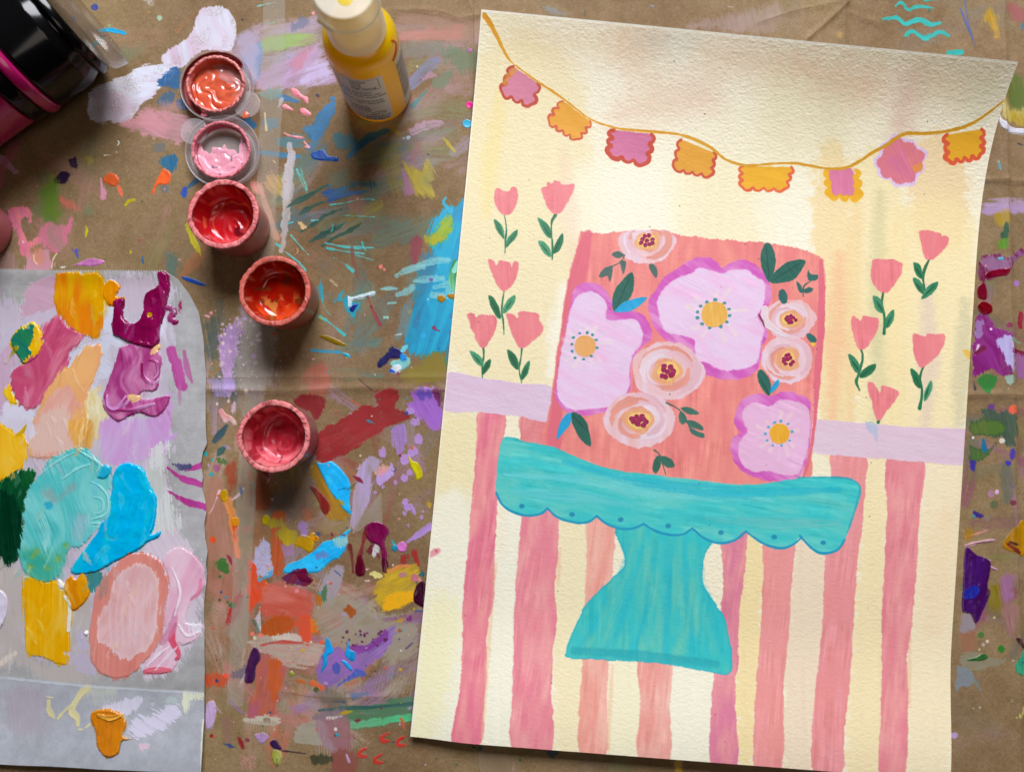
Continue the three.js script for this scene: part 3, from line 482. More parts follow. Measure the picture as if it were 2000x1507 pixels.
K.patch([[560, 900], [860, 800], [860, 1000], [700, 1090], [540, 1050]], { c: [104, 92, 96], a: 0.56, e: 10, w: 12, dry: 0.2 });
K.patch([[440, 740], [470, 730], [560, 900], [540, 1000], [430, 1000]], { c: [132, 66, 34], a: 0.84, e: 5, w: 8, dry: 0.12, d: 90 });
K.patch([[555, 1060], [660, 1030], [650, 1250], [640, 1507], [570, 1507], [555, 1300]], { c: [176, 88, 50], e: 2, w: 5, d: 90, dry: 0.1, a: 0.9, v: 14 });
thick([[485, 1080], [520, 1055], [550, 1090], [530, 1135], [490, 1130]], { c: [196, 178, 30] }, 0.4);
K.patch([[550, 1090], [600, 1080], [680, 1150], [750, 1210], [740, 1300], [660, 1280], [600, 1200], [640, 1150], [560, 1150]], { c: [184, 160, 36], c2: [150, 140, 80], w: 7, dry: 0.12 });
thick([[740, 1290], [780, 1220], [850, 1220], [890, 1270], [880, 1330], [850, 1350], [790, 1310]], { c: [208, 164, 26] }, 0.4);
thick([[860, 1210], [890, 1195], [930, 1240], [900, 1270], [870, 1250]], { c: [206, 148, 26] }, 0.4);
K.patch([[770, 1130], [840, 1110], [840, 1200], [790, 1210]], { c: [158, 130, 178], a: 0.90, w: 5, dry: 0.1 }).patch([[640, 1310], [720, 1290], [720, 1360], [670, 1370]], { c: [160, 130, 165], a: 0.78, w: 5, dry: 0.15 });
thick([[660, 1507], [690, 1440], [800, 1400], [900, 1330], [960, 1270], [1060, 1240], [1120, 1200], [1170, 1165], [1170, 1195], [1140, 1230], [1150, 1290], [1090, 1390], [1040, 1410], [960, 1470], [900, 1507]], { c: [44, 168, 220], c2: [70, 190, 235], w: 4, d: -30, v: 14 }, 0.5);
K.patch([[1050, 1260], [1140, 1230], [1145, 1300], [1080, 1320]], { c: [150, 195, 200], w: 6, dry: 0.2 });
K.patch([[910, 1370], [980, 1340], [1000, 1380], [930, 1400]], { c: [110, 130, 180], a: 0.90, w: 5, dry: 0.1 });
thick([[1290, 1150], [1340, 1115], [1420, 1120], [1480, 1190], [1440, 1260], [1460, 1380], [1430, 1507], [1420, 1390], [1400, 1300], [1330, 1270], [1290, 1210]], { c: [100, 14, 62], c2: [112, 22, 72], w: 5, ro: 0.2 }, 0.6);
K.line([[1290, 1200], [1260, 1330], [1240, 1400]], [40, 20, 40], { c: [108, 30, 34], a: 0.9 }).line([[1165, 1300], [1185, 1380], [1195, 1507]], [40, 20, 14], { c: [100, 40, 34] });
thick([[1250, 1360], [1280, 1420], [1285, 1480], [1260, 1507], [1225, 1507], [1215, 1450]], { c: [86, 14, 34], ro: 0.15 }, 0.7);
thick([[1425, 1400], [1460, 1410], [1470, 1470], [1455, 1507], [1425, 1490]], { c: [74, 14, 40], ro: 0.15 }, 0.6);
K.patch([[1330, 1310], [1390, 1290], [1400, 1340], [1360, 1390], [1340, 1360]], { c: [205, 205, 208] }).patch([[1300, 1340], [1340, 1285], [1350, 1310], [1330, 1370]], { c: [90, 16, 30] });
thick([[1540, 1290], [1590, 1265], [1618, 1300], [1600, 1345], [1560, 1345], [1535, 1320]], { c: [212, 132, 198], ro: 0.25 }, 0.6);
thick([[1495, 1310], [1520, 1290], [1545, 1310], [1530, 1340], [1500, 1330]], { c: [42, 150, 182] }, 0.4);
K.line([[1500, 1260], [1515, 1290]], [14, 20], { c: [60, 160, 160] });
K.line([[1620, 1270], [1700, 1215], [1800, 1150]], [20, 44, 60], { c: [176, 146, 200], w: 4, h: 0.2 });
K.patch([[1650, 1340], [1690, 1330], [1700, 1380], [1715, 1450], [1690, 1450], [1670, 1400]], { c: [150, 36, 34] }).patch([[1570, 1380], [1610, 1370], [1620, 1430], [1580, 1435]], { c: [140, 40, 36], a: 0.95, w: 5, dry: 0.15 });
K.patch([[60, 800], [170, 780], [210, 900], [240, 1100], [290, 1380], [180, 1400], [60, 1400]], { c: [170, 124, 108], a: 0.78, e: 6, w: 10, d: 82, dry: 0.16, v: 16 });
K.line([[215, 940], [255, 1080], [285, 1300], [300, 1380]], [60, 70, 50, 40], { c: [212, 150, 96], c2: [222, 130, 84], dry: 0.12, w: 5 });
thick([[160, 880], [200, 860], [215, 900], [200, 955], [165, 940]], { c: [200, 160, 24] }, 0.4);
thick([[245, 1090], [290, 1075], [310, 1110], [290, 1160], [250, 1130]], { c: [214, 150, 26] }, 0.4);
K.patch([[260, 1150], [300, 1150], [300, 1240], [270, 1240]], { c: [206, 92, 50], a: 0.95, w: 6, dry: 0.1 }).patch([[330, 1160], [400, 1150], [380, 1200]], { c: [190, 110, 90], a: 0.56, e: 4, w: 6 });
K.patch([[430, 1330], [480, 1260], [520, 1260], [555, 1400], [560, 1507], [430, 1507]], { c: [186, 180, 206], w: 6, dry: 0.06, d: 85 });
K.patch([[130, 1430], [170, 1400], [210, 1400], [205, 1450], [230, 1507], [180, 1490]], { c: [68, 110, 54], w: 4 });
K.line([[120, 950], [150, 870], [100, 1000], [70, 1050]], [6, 20, 6, 4], { c: [222, 190, 196], h: 0.25 }).line([[250, 940], [300, 900], [340, 850]], [8, 24, 8], { c: [228, 196, 205], dry: 0.15 });
thick([[140, 250], [170, 230], [200, 270], [260, 300], [280, 350], [255, 355], [230, 330], [190, 345], [165, 300]], { c: [225, 195, 192], c2: [212, 150, 150], w: 3 }, 0.4);
K.patch([[235, 230], [260, 170], [285, 190], [270, 240], [245, 260]], { c: [206, 180, 192] }).line([[110, 480], [160, 420], [205, 360]], [40, 60, 20], { c: [62, 84, 92], dry: 0.1 }).line([[130, 600], [160, 560], [200, 520]], [10, 60, 14], { c: [66, 94, 92], dry: 0.1 }).patch([[120, 610], [200, 620], [210, 670], [150, 650]], { c: [86, 108, 72], a: 0.95 });
K.dot(85, 740, 18, [50, 160, 170]).dot(95, 630, 10, [70, 165, 170]).dot(130, 690, 30, [160, 90, 130], { a: 0.78 }).dot(40, 580, 18, [50, 150, 150]).dot(100, 1250, 24, [206, 92, 50]).dot(1512, 703, 20, [70, 60, 80], { a: 0.67 }).dot(1505, 700, 14, [186, 160, 208]).dot(1340, 285, 6, [225, 215, 205]).dot(1250, 595, 8, [225, 215, 205]).dot(220, 170, 12, [222, 190, 190]).dot(130, 190, 10, [222, 215, 205]);
K.patch([[200, 690], [270, 640], [280, 780], [230, 900], [210, 780]], { c: [150, 70, 46], a: 0.84, e: 4, w: 7, dry: 0.18 });
K.patch([[60, 0], [250, 0], [260, 90], [190, 130], [130, 110]], { c: [172, 156, 200], a: 0.67, w: 8, dry: 0.25 });
F(380, 1100, 3.702);                                           // below
K.patch([[80, 60], [300, 0], [320, 200], [250, 440], [200, 460], [230, 300], [100, 230]], { c: [162, 112, 96], a: 0.67, e: 6, w: 10, dry: 0.2, d: 100 });
K.patch([[390, 0], [440, 0], [460, 100], [530, 140], [520, 260], [440, 280], [400, 400], [385, 300]], { c: [206, 82, 48], a: 0.95, w: 7, dry: 0.12, d: 70 });
K.patch([[500, 140], [640, 130], [820, 200], [850, 320], [800, 400], [640, 380], [500, 400], [480, 260]], { c: [188, 96, 82], c2: [196, 116, 104], a: 0.95, e: 3, w: 7, d: 20, dry: 0.15, v: 16 });
K.patch([[530, 400], [640, 370], [720, 440], [650, 500], [540, 540], [480, 480]], { c: [172, 84, 32], w: 5, a: 0.95 });
K.patch([[720, 430], [840, 360], [830, 580], [780, 580], [760, 490]], { c: [206, 88, 62], a: 0.9, w: 6, d: 90, dry: 0.14 });
K.patch([[860, 350], [1000, 340], [1070, 430], [980, 470], [900, 400]], { c: [205, 110, 96], a: 0.78, e: 3, w: 10, dry: 0.3 });
K.patch([[840, 400], [900, 420], [890, 490], [840, 490]], { c: [216, 118, 40], w: 5 });
K.patch([[440, 400], [475, 290], [475, 470], [440, 480]], { c: [206, 196, 210], w: 4, dry: 0.08, d: 85 });
K.patch([[250, 320], [330, 180], [330, 350], [220, 450]], { c: [156, 52, 52], a: 0.95, w: 5, d: 110, dry: 0.12 });
K.patch([[230, 480], [370, 250], [385, 540], [310, 600], [260, 540]], { c: [150, 140, 122], a: 0.67, e: 4, w: 8, dry: 0.22, d: 120 });
for (let i = 0; i < 9; i++) K.line([[75, 300 + i * 28], [140, 300 + i * 27], [220, 350 + i * 22]], [4, 7, 4], { c: [150, 138, 115], a: 0.67, dry: 0.2 });
K.patch([[380, 560], [560, 520], [780, 560], [920, 590], [890, 720], [720, 745], [640, 740], [560, 680], [470, 640]], { c: [184, 172, 158], c2: [190, 160, 152], a: 0.95, e: 2, w: 8, d: 8, dry: 0.14, v: 16 });
K.patch([[540, 530], [600, 510], [750, 510], [770, 560], [600, 550]], { c: [214, 204, 192], a: 0.95, w: 5, dry: 0.15 });
K.line([[470, 590], [600, 565], [780, 570]], [10, 26, 14], { c: [176, 80, 74], a: 0.90, dry: 0.15 });
K.patch([[470, 660], [600, 700], [640, 760], [600, 1000], [560, 1110], [380, 1110], [430, 900]], { c: [168, 100, 112], c2: [176, 106, 84], e: 2, w: 6, d: 98, dry: 0.1, v: 16 });
K.patch([[540, 700], [620, 720], [610, 880], [570, 1000], [530, 900]], { c: [184, 96, 52], a: 0.90, e: 3, w: 6, d: 95, dry: 0.12 });
thick([[400, 650], [430, 600], [465, 640], [470, 690], [440, 740], [430, 830], [395, 865], [355, 840], [370, 740]], { c: [56, 24, 62], c2: [66, 30, 74], w: 3 }, 0.4);
K.patch([[270, 790], [350, 740], [360, 820], [310, 830]], { c: [80, 56, 92], a: 0.95, w: 6, dry: 0.1 });
K.patch([[75, 800], [200, 800], [255, 800], [240, 860], [180, 880], [75, 880]], { c: [184, 88, 60], a: 0.95, e: 3, w: 6, dry: 0.1 });
K.dot(225, 808, 18, [225, 100, 80]);
K.patch([[640, 90], [760, 40], [820, 80], [850, 120], [800, 155], [680, 140]], { c: [102, 18, 46], c2: [82, 34, 82], w: 4, d: -30 });
thick([[750, 50], [800, 30], [820, 80], [850, 110], [830, 130], [770, 120], [740, 90]], { c: [96, 14, 50] }, 0.4);
K.patch([[900, 160], [980, 30], [1070, 20], [1060, 120], [1000, 280], [940, 290], [905, 240]], { c: [166, 156, 164], a: 0.95, e: 2, w: 6, dry: 0.12, d: 110 });
K.patch([[905, 220], [950, 150], [945, 250], [930, 280]], { c: [78, 112, 78], a: 0.90, w: 4 });
K.patch([[1300, 180], [1400, 60], [1560, 10], [1620, 60], [1600, 200], [1570, 260], [1450, 320], [1380, 345], [1330, 300]], { c: [172, 148, 66], c2: [196, 166, 60], e: 3, w: 8, d: -25, dry: 0.12, v: 18 });
K.patch([[1340, 300], [1450, 210], [1590, 210], [1540, 290], [1400, 340]], { c: [228, 176, 34], w: 6, d: -18, dry: 0.15 });
K.line([[1400, 60], [1480, 20], [1560, 15]], [20, 26, 14], { c: [212, 140, 90], dry: 0.1 });
K.dot(1590, 100, 28, [184, 120, 132]).dot(1640, 75, 18, [40, 96, 108]).dot(1500, 80, 20, [176, 130, 130], { sx: 1.4 });
thick([[1590, 190], [1610, 145], [1660, 130], [1665, 290], [1630, 305], [1580, 260]], { c: [52, 10, 36], ro: 0.15 }, 0.8);
thick([[1165, 20], [1180, 0], [1215, 0], [1230, 40], [1220, 80], [1180, 90], [1160, 60]], { c: [78, 12, 34], ro: 0.15 }, 0.7);
K.patch([[1265, 70], [1300, 55], [1340, 75], [1360, 95], [1320, 110], [1280, 90]], { c: [225, 218, 150], h: 0.3 }).line([[1240, 40], [1260, 35]], [12, 8], { c: [225, 190, 190] }).line([[1230, 122], [1260, 122]], [10, 10], { c: [222, 190, 180] });
K.patch([[850, 320], [1020, 230], [1180, 260], [1300, 340], [1480, 380], [1600, 440], [1600, 600], [1450, 700], [1250, 600], [1020, 620], [900, 480]], { c: [160, 152, 136], a: 0.81, e: 5, w: 12, d: -28, dry: 0.2, v: 16 });
for (let i = 0; i < 16; i++) { const x = 1300 + i * 18; K.line([[x + 110, 560 + (i % 5) * 20], [x + 50, 740], [x, 900 + (i % 3) * 30]], [8, 6, 3], { c: [164, 154, 136], a: 0.62, dry: 0.2 }); }
K.patch([[890, 720], [1000, 600], [1120, 640], [1280, 560], [1380, 480], [1460, 440], [1400, 600], [1280, 720], [1180, 800], [1050, 840], [970, 890], [890, 850]], { c: [134, 108, 160], c2: [150, 112, 176], e: 2, w: 6, d: -35, dry: 0.06, v: 16 });
K.patch([[1110, 600], [1250, 570], [1370, 480], [1390, 530], [1280, 620], [1160, 640]], { c: [124, 64, 138], a: 0.90, w: 7, dry: 0.14, d: -30 });
{ const r = rng(8); for (let i = 0; i < 26; i++) K.dot(1060 + r() * 330, 480 + r() * 110, 4 + r() * 9, [86, 34, 74], { a: 0.95, w: 2 }); }
for (const p of [[[955, 525], [1000, 630], [955, 670], [960, 720], [910, 785], [930, 700], [915, 660], [935, 640]], [[1105, 525], [1120, 620], [1160, 640], [1145, 705], [1085, 660], [1095, 610]], [[1055, 705], [1090, 700], [1140, 765], [1120, 770], [1080, 730]]]) thick(p, { c: [36, 158, 216], w: 1 }, 0.4);
K.patch([[985, 740], [1020, 710], [1055, 745], [1040, 785], [1010, 800]], { c: [84, 90, 158], w: 3 }).patch([[1130, 790], [1180, 760], [1240, 800], [1160, 825], [1050, 860], [1030, 890]], { c: [82, 96, 168], a: 0.95, w: 3 });
K.patch([[1075, 330], [1110, 305], [1160, 340], [1130, 390], [1100, 370]], { c: [150, 84, 40], w: 4 }).patch([[865, 230], [890, 220], [920, 280], [890, 290]], { c: [176, 112, 40], a: 0.95, w: 5 });
K.patch([[1370, 400], [1500, 380], [1640, 340], [1650, 420], [1540, 420]], { c: [132, 92, 124], a: 0.78, e: 4, w: 6, dry: 0.15 }).patch([[1530, 400], [1565, 370], [1560, 410]], { c: [110, 46, 108], w: 3 }).line([[1530, 610], [1575, 570]], [20, 10], { c: [104, 78, 116] }).line([[1420, 795], [1440, 835]], [10, 8], { c: [50, 150, 165] });
K.dot(415, 505, 16, [232, 130, 116]).dot(474, 515, 16, [232, 130, 116]).dot(432, 535, 15, [214, 204, 180]).dot(838, 565, 9, [222, 205, 190]).dot(912, 565, 15, [216, 100, 74]).dot(748, 535, 20, [205, 185, 180]).dot(1480, 482, 12, [160, 84, 40]);
thick([[680, 790], [700, 775], [718, 800], [695, 812]], { c: [150, 160, 80], ro: 0.15 }, 0.5);
K.line([[730, 840], [770, 850], [800, 860]], [16, 36, 16], { c: [182, 106, 66], a: 0.9 }).line([[850, 860], [890, 880]], [40, 20], { c: [200, 110, 76] }).dot(912, 895, 22, [208, 106, 78], { sx: 1.4 }).dot(875, 910, 20, [72, 82, 44]);
K.patch([[1120, 935], [1180, 935], [1250, 930], [1180, 970], [1130, 985]], { c: [104, 114, 140], w: 4, dry: 0.05 }).patch([[900, 920], [1060, 920], [1080, 1020], [930, 1040]], { c: [98, 92, 76], a: 0.67, e: 8, w: 8, dry: 0.15 });
K.patch([[1050, 1050], [1250, 1030], [1430, 980], [1570, 980], [1570, 1130], [1400, 1160], [1150, 1180], [1080, 1110]], { c: [82, 122, 92], c2: [90, 128, 104], a: 0.90, e: 3, w: 7, d: -6, dry: 0.12, v: 16 });
K.line([[1130, 1160], [1300, 1150], [1440, 1125], [1560, 1115]], [50, 50, 44, 40], { c: [118, 176, 138], c2: [96, 186, 136], dry: 0.18, w: 6 });
K.line([[900, 1060], [1100, 1040], [1300, 1035], [1570, 1010]], [20, 26, 18, 22], { c: [50, 88, 84], a: 0.90, dry: 0.15 });
K.patch([[820, 1110], [960, 1060], [1080, 1040], [1090, 1110], [960, 1150]], { c: [128, 112, 124], a: 0.78, e: 3, w: 7, dry: 0.15 }).line([[960, 1120], [1060, 1100]], [34, 8], { c: [214, 204, 196] });
K.patch([[760, 1165], [900, 1140], [960, 1250], [1000, 1300], [880, 1310], [720, 1290]], { c: [166, 160, 146], a: 0.9, e: 1, w: 5, d: 8, dry: 0.06, v: 14 });
for (let i = 0; i < 15; i++) K.line([[870 + i * 20, 1280], [875 + i * 20, 1330], [880 + i * 19, 1360 + (i * 37) % 40]], [14, 9, 4], { c: [164, 152, 144], a: 0.78, dry: 0.1 });
K.patch([[900, 1130], [1120, 1140], [1120, 1340], [1040, 1370], [960, 1340], [890, 1230]], { c: [158, 134, 144], c2: [150, 110, 116], a: 0.90, e: 2, w: 5, d: 88, dry: 0.12 });
K.patch([[1000, 1360], [1140, 1350], [1150, 1507], [1000, 1507]], { c: [132, 80, 74], a: 0.90, e: 4, w: 8, d: 90, dry: 0.12 });
K.patch([[820, 1390], [860, 1370], [1000, 1400], [960, 1440], [850, 1450]], { c: [62, 62, 44], a: 0.9, w: 5, dry: 0.05 });
K.dot(1015, 1195, 13, [225, 220, 215]).dot(1010, 1240, 9, [90, 76, 80]).line([[1095, 1375], [1115, 1430]], [12, 18], { c: [190, 160, 190] });
K.patch([[370, 1110], [600, 1100], [600, 1150], [480, 1160], [380, 1150]], { c: [198, 190, 174], w: 5, dry: 0.08, d: 3 }).dot(518, 1130, 22, [140, 126, 108], { sx: 1.2 });
for (let i = 0; i < 12; i++) K.line([[360 + i * 20, 1140], [362 + i * 20, 1190], [365 + i * 20, 1200 + (i * 53) % 50]], [14, 9, 4], { c: [168, 156, 138], a: 0.78, dry: 0.12 });
thick([[75, 1060], [95, 1000], [140, 995], [150, 1080], [130, 1170], [90, 1195], [70, 1150]], { c: [196, 172, 204], c2: [205, 190, 216], w: 3 }, 0.4);
K.line([[260, 990], [300, 1040], [350, 1080]], [30, 26, 16], { c: [150, 120, 156], a: 0.78, dry: 0.2 }).line([[150, 1040], [190, 1080]], [20, 8], { c: [180, 160, 170], a: 0.78, dry: 0.2 });
K.patch([[200, 1120], [250, 1130], [270, 1340], [230, 1300]], { c: [146, 112, 104], a: 0.67, e: 3, w: 5, dry: 0.15, d: 80 });
thick([[430, 1235], [500, 1220], [535, 1250], [490, 1300], [450, 1270]], { c: [196, 166, 206], w: 3 }, 0.4);
thick([[545, 1290], [580, 1270], [625, 1330], [600, 1345], [560, 1325]], { c: [50, 28, 66] }, 0.4);
K.line([[630, 1350], [720, 1360], [800, 1370]], [8, 10, 4], { c: [44, 30, 46], dry: 0.2 });
thick([[555, 1360], [590, 1340], [630, 1370], [620, 1430], [595, 1460], [565, 1430]], { c: [158, 160, 74], c2: [186, 186, 130], ro: 0.12 }, 0.8);
K.line([[315, 1260], [330, 1290], [345, 1330]], [16, 30, 16], { c: [128, 40, 46] }).dot(120, 1243, 13, [120, 26, 26]).dot(380, 1273, 16, [120, 60, 70], { a: 0.90 });
{ const r = rng(12); for (let i = 0; i < 60; i++) K.dot(325 + r() * 110, 1390 + r() * 100, 3 + r() * 5, [186, 138, 130], { a: 0.90 }); for (let i = 0; i < 40; i++) K.dot(r() * 1600, r() * 1500, 2 + r() * 4, [[214, 204, 180], [70, 50, 50], [200, 150, 150]][i % 3], { a: 0.95 }); }
for (const [x, y] of [[1372, 1255], [1485, 1285], [1212, 1365], [1325, 1410]]) K.line([[x + 25, y - 32], [x - 20, y - 5], [x - 15, y + 25], [x + 30, y + 25]], [12, 22, 26, 14], { c: [190, 58, 52], h: 0.3, ro: 0.35, dry: 0.05 });
K.dot(200, 20, 38, [68, 110, 56]).dot(230, 50, 22, [68, 110, 56]).dot(180, 92, 12, [68, 110, 56]).dot(270, 296, 20, [68, 104, 62], { sx: 1.4 }).dot(235, 275, 9, [68, 104, 62]).dot(180, 260, 9, [60, 90, 60]);
K.patch([[470, 100], [560, 40], [560, 90], [480, 125]], { c: [90, 160, 200], w: 5, dry: 0.1 });
F(1450, 0, 3.636);                                             // top right
for (const [p, w] of [[[[1090, 40], [1130, 15], [1180, 65], [1250, 42], [1355, 55]], [20, 26, 28, 22, 16]], [[[1000, 130], [1100, 125], [1160, 165], [1250, 135], [1340, 170], [1400, 160]], [28, 36, 34, 36, 36, 28]], [[[1160, 250], [1210, 220], [1300, 265], [1400, 225], [1470, 258]], [24, 32, 36, 30, 18]], [[[1470, 375], [1555, 370]], [36, 40]], [[[1300, 0], [1380, -10]], [14, 14]]]) K.line(p, w, { c: [46, 164, 156], c2: [50, 170, 166], h: 0.12, w: 3, v: 14, dry: 0.12, dry1: 0.2 });
K.line([[1540, 50], [1590, 170], [1650, 325]], [12, 16, 10], { c: [82, 92, 138], dry: 0.05 }).line([[1575, 0], [1605, 180], [1630, 270]], [10, 10, 12], { c: [82, 92, 138], a: 0.9 });
K.patch([[1710, 90], [1760, 65], [1800, 130], [1815, 270], [1780, 230], [1750, 160], [1705, 160]], { c: [176, 142, 42], c2: [186, 150, 70], a: 0.95, e: 6, w: 7, dry: 0.1 });
K.patch([[1870, 60], [1920, 35], [2000, 60], [2000, 150], [1930, 150]], { c: [150, 90, 92], a: 0.84, e: 9, w: 8 });
K.patch([[1890, 560], [2000, 540], [2000, 760], [1920, 760], [1880, 660]], { c: [92, 106, 50], a: 0.95, e: 8, w: 8, dry: 0.05 });
K.patch([[1860, 700], [1900, 770], [2000, 780], [2000, 880], [1860, 840], [1840, 780]], { c: [172, 150, 56], c2: [190, 176, 110], a: 0.95, e: 5, w: 7, dry: 0.08 });
thick([[1830, 810], [1850, 850], [1920, 900], [2010, 910], [2010, 950], [1940, 945], [1870, 930], [1825, 870]], { c: [208, 206, 216], c2: [225, 225, 230], w: 5 }, 0.6);
K.patch([[0, 100], [250, 30], [300, 110], [200, 220], [0, 220]], { c: [156, 136, 128], a: 0.56, e: 10, w: 12, dry: 0.12 });
K.patch([[1730, 1440], [1870, 1410], [2000, 1420], [2000, 1490], [1740, 1500]], { c: [172, 148, 176], a: 0.95, e: 5, w: 8, dry: 0.14, d: 0 });
K.dot(1128, 208, 10, [90, 110, 120]).dot(1357, 300, 9, [90, 105, 110]).line([[1820, 1140], [1835, 1200]], [18, 10], { c: [100, 150, 165], a: 0.90, dry: 0.2 }).line([[1960, 1015], [1990, 1025]], [14, 10], { c: [50, 50, 55] }).dot(690, 245, 22, [180, 150, 80], { a: 0.56, e: 4 });
F(900, 0, 3.636);
K.patch([[560, 40], [720, 80], [740, 110], [640, 90]], { c: [118, 122, 128], a: 0.67, e: 4, w: 6, dry: 0.2 }).patch([[1600, 180], [2000, 100], [2000, 220], [1800, 200]], { c: [150, 128, 122], a: 0.67, e: 8, w: 10, dry: 0.14 }).dot(880, 75, 6, [60, 50, 45]).dot(880, 97, 6, [60, 50, 45]).dot(1360, 38, 10, [120, 120, 130], { sx: 1.6, a: 0.78 });
K.line([[1900, 45], [1945, 50]], [7, 7], { c: [200, 190, 180], a: 0.78 });
F(1860, 400, 3.014);                                           // right margin
K.patch([[190, 20], [420, 0], [420, 40], [200, 50]], { c: [172, 148, 180], a: 0.90, e: 4, w: 6 });
K.patch([[260, 60], [330, 30], [325, 110], [280, 110]], { c: [164, 138, 40], a: 0.84, e: 6, w: 6 }).patch([[290, 160], [320, 105], [322, 200], [290, 195]], { c: [30, 72, 46], w: 3 }).patch([[270, 210], [320, 195], [320, 250], [280, 262]], { c: [96, 136, 40], w: 3 });
K.patch([[170, 320], [260, 280], [330, 310], [370, 280], [422, 250], [422, 290], [370, 340], [330, 390], [240, 420], [160, 440]], { c: [106, 38, 70], c2: [136, 96, 130], w: 6, ro: 0.25, h: 0.2 });
K.patch([[190, 310], [320, 310], [330, 370], [220, 390], [180, 360]], { c: [146, 112, 142], a: 0.90, e: 3, w: 7, dry: 0.12 });
thick([[200, 400], [250, 380], [330, 370], [320, 410], [260, 420], [200, 425]], { c: [108, 16, 40], ro: 0.15 }, 0.5);
thick([[275, 308], [300, 304], [303, 318], [280, 322]], { c: [100, 200, 215] }, 0.3);
thick([[150, 480], [190, 460], [205, 530], [190, 555], [150, 540]], { c: [112, 18, 40], ro: 0.2 }, 0.4);
thick([[150, 590], [180, 565], [235, 590], [230, 630], [190, 645], [160, 625]], { c: [104, 12, 24], ro: 0.15 }, 0.5);
K.patch([[150, 650], [220, 650], [260, 720], [350, 770], [355, 980], [270, 990], [240, 960], [170, 985], [125, 980], [130, 750]], { c: [118, 40, 104], c2: [132, 56, 124], w: 5, d: 70, v: 14, ro: 0.3, h: 0.2 });
K.patch([[265, 800], [340, 770], [355, 900], [350, 980], [310, 900]], { c: [184, 176, 212], w: 6, dry: 0.14 }).patch([[140, 690], [180, 680], [180, 760], [140, 780]], { c: [160, 140, 180], a: 0.78, w: 5, dry: 0.2 });
K.dot(228, 728, 8, [235, 220, 230]).line([[135, 880], [155, 825]], [6, 14], { c: [225, 205, 220] }).line([[140, 870], [185, 840]], [20, 30], { c: [104, 16, 60] });
K.patch([[150, 1020], [200, 990], [255, 1010], [250, 1060], [210, 1105], [160, 1060]], { c: [50, 116, 54], w: 3 });
K.patch([[310, 1010], [350, 1000], [360, 1040], [330, 1050]], { c: [160, 185, 176], a: 0.90, w: 4, dry: 0.1 }).patch([[128, 1040], [145, 1085], [125, 1085]], { c: [36, 34, 36] });
K.patch([[380, 690], [400, 630], [415, 640], [410, 720], [385, 715]], { c: [132, 26, 52] }).dot(335, 705, 14, [120, 26, 66]).dot(380, 460, 18, [166, 120, 180]).line([[365, 860], [422, 880]], [30, 40], { c: [104, 26, 50] }).patch([[370, 880], [422, 900], [422, 1000], [390, 1000]], { c: [150, 100, 150], a: 0.90, w: 6, dry: 0.1 }).line([[350, 790], [400, 810]], [26, 10], { c: [130, 165, 130], a: 0.78, dry: 0.2 });
K.patch([[180, 1200], [260, 1210], [370, 1230], [375, 1330], [340, 1410], [300, 1390], [280, 1360], [220, 1350], [210, 1280]], { c: [66, 84, 70], a: 0.95, w: 8, dry: 0.1 });
K.patch([[115, 1270], [230, 1260], [300, 1290], [300, 1340], [220, 1360], [115, 1340]], { c: [84, 110, 52], rc: [40, 70, 50], w: 5, a: 0.95 }).patch([[105, 1420], [200, 1440], [280, 1370], [230, 1450], [160, 1500], [105, 1507]], { c: [76, 104, 56], rc: [40, 66, 48], w: 5, a: 0.95 });
K.patch([[165, 1420], [180, 1370], [205, 1430], [185, 1455]], { c: [28, 104, 138] }).dot(292, 1385, 15, [226, 218, 210], { sx: 1.2 }).patch([[335, 1200], [365, 1175], [375, 1220], [345, 1225]], { c: [226, 104, 76] }).dot(230, 1185, 18, [104, 60, 120], { sx: 1.3 }).patch([[330, 1480], [345, 1430], [362, 1450], [350, 1500]], { c: [64, 50, 146] }).dot(122, 1367, 7, [232, 226, 226]);
F(1860, 900, 2.483);
K.dot(188, 158, 18, [170, 130, 150]).dot(216, 147, 12, [226, 186, 220]).dot(203, 208, 20, [92, 100, 72], { a: 0.90 }).patch([[235, 20], [285, 20], [295, 140], [270, 200], [235, 170]], { c: [92, 98, 88], a: 0.67, e: 6, w: 6 }).patch([[85, 0], [110, 0], [108, 40], [88, 40]], { c: [56, 46, 130] }).patch([[260, 0], [280, 0], [280, 18], [262, 16]], { c: [56, 46, 150] });
K.patch([[100, 240], [120, 245], [155, 265], [125, 270], [105, 258]], { c: [48, 36, 110] }).dot(170, 275, 16, [140, 136, 130], { a: 0.56, e: 3 }).dot(292, 200, 12, [100, 36, 46], { a: 0.90 });
K.line([[65, 365], [120, 350], [172, 332]], [6, 10, 6], { c: [206, 150, 140] });
thick([[65, 405], [120, 388], [200, 376], [204, 388], [120, 402], [66, 412]], { c: [228, 182, 200] }, 0.9);
thick([[186, 508], [215, 518], [220, 528], [190, 522]], { c: [225, 178, 210] }, 0.9);
K.line([[110, 465], [150, 468], [186, 480]], [6, 8, 5], { c: [206, 180, 180] });
K.patch([[70, 330], [110, 330], [100, 370], [66, 380]], { c: [160, 120, 30], a: 0.90, e: 4, w: 5 });
thick([[62, 430], [85, 420], [115, 450], [180, 480], [185, 530], [170, 600], [187, 640], [150, 720], [115, 785], [90, 740], [48, 720], [55, 560]], { c: [58, 18, 74], c2: [64, 24, 92], w: 3, ro: 0.2, d: 100 }, 0.7);
thick([[60, 625], [110, 600], [135, 625], [110, 660], [62, 665]], { c: [42, 48, 150], ro: 0.2 }, 0.4);
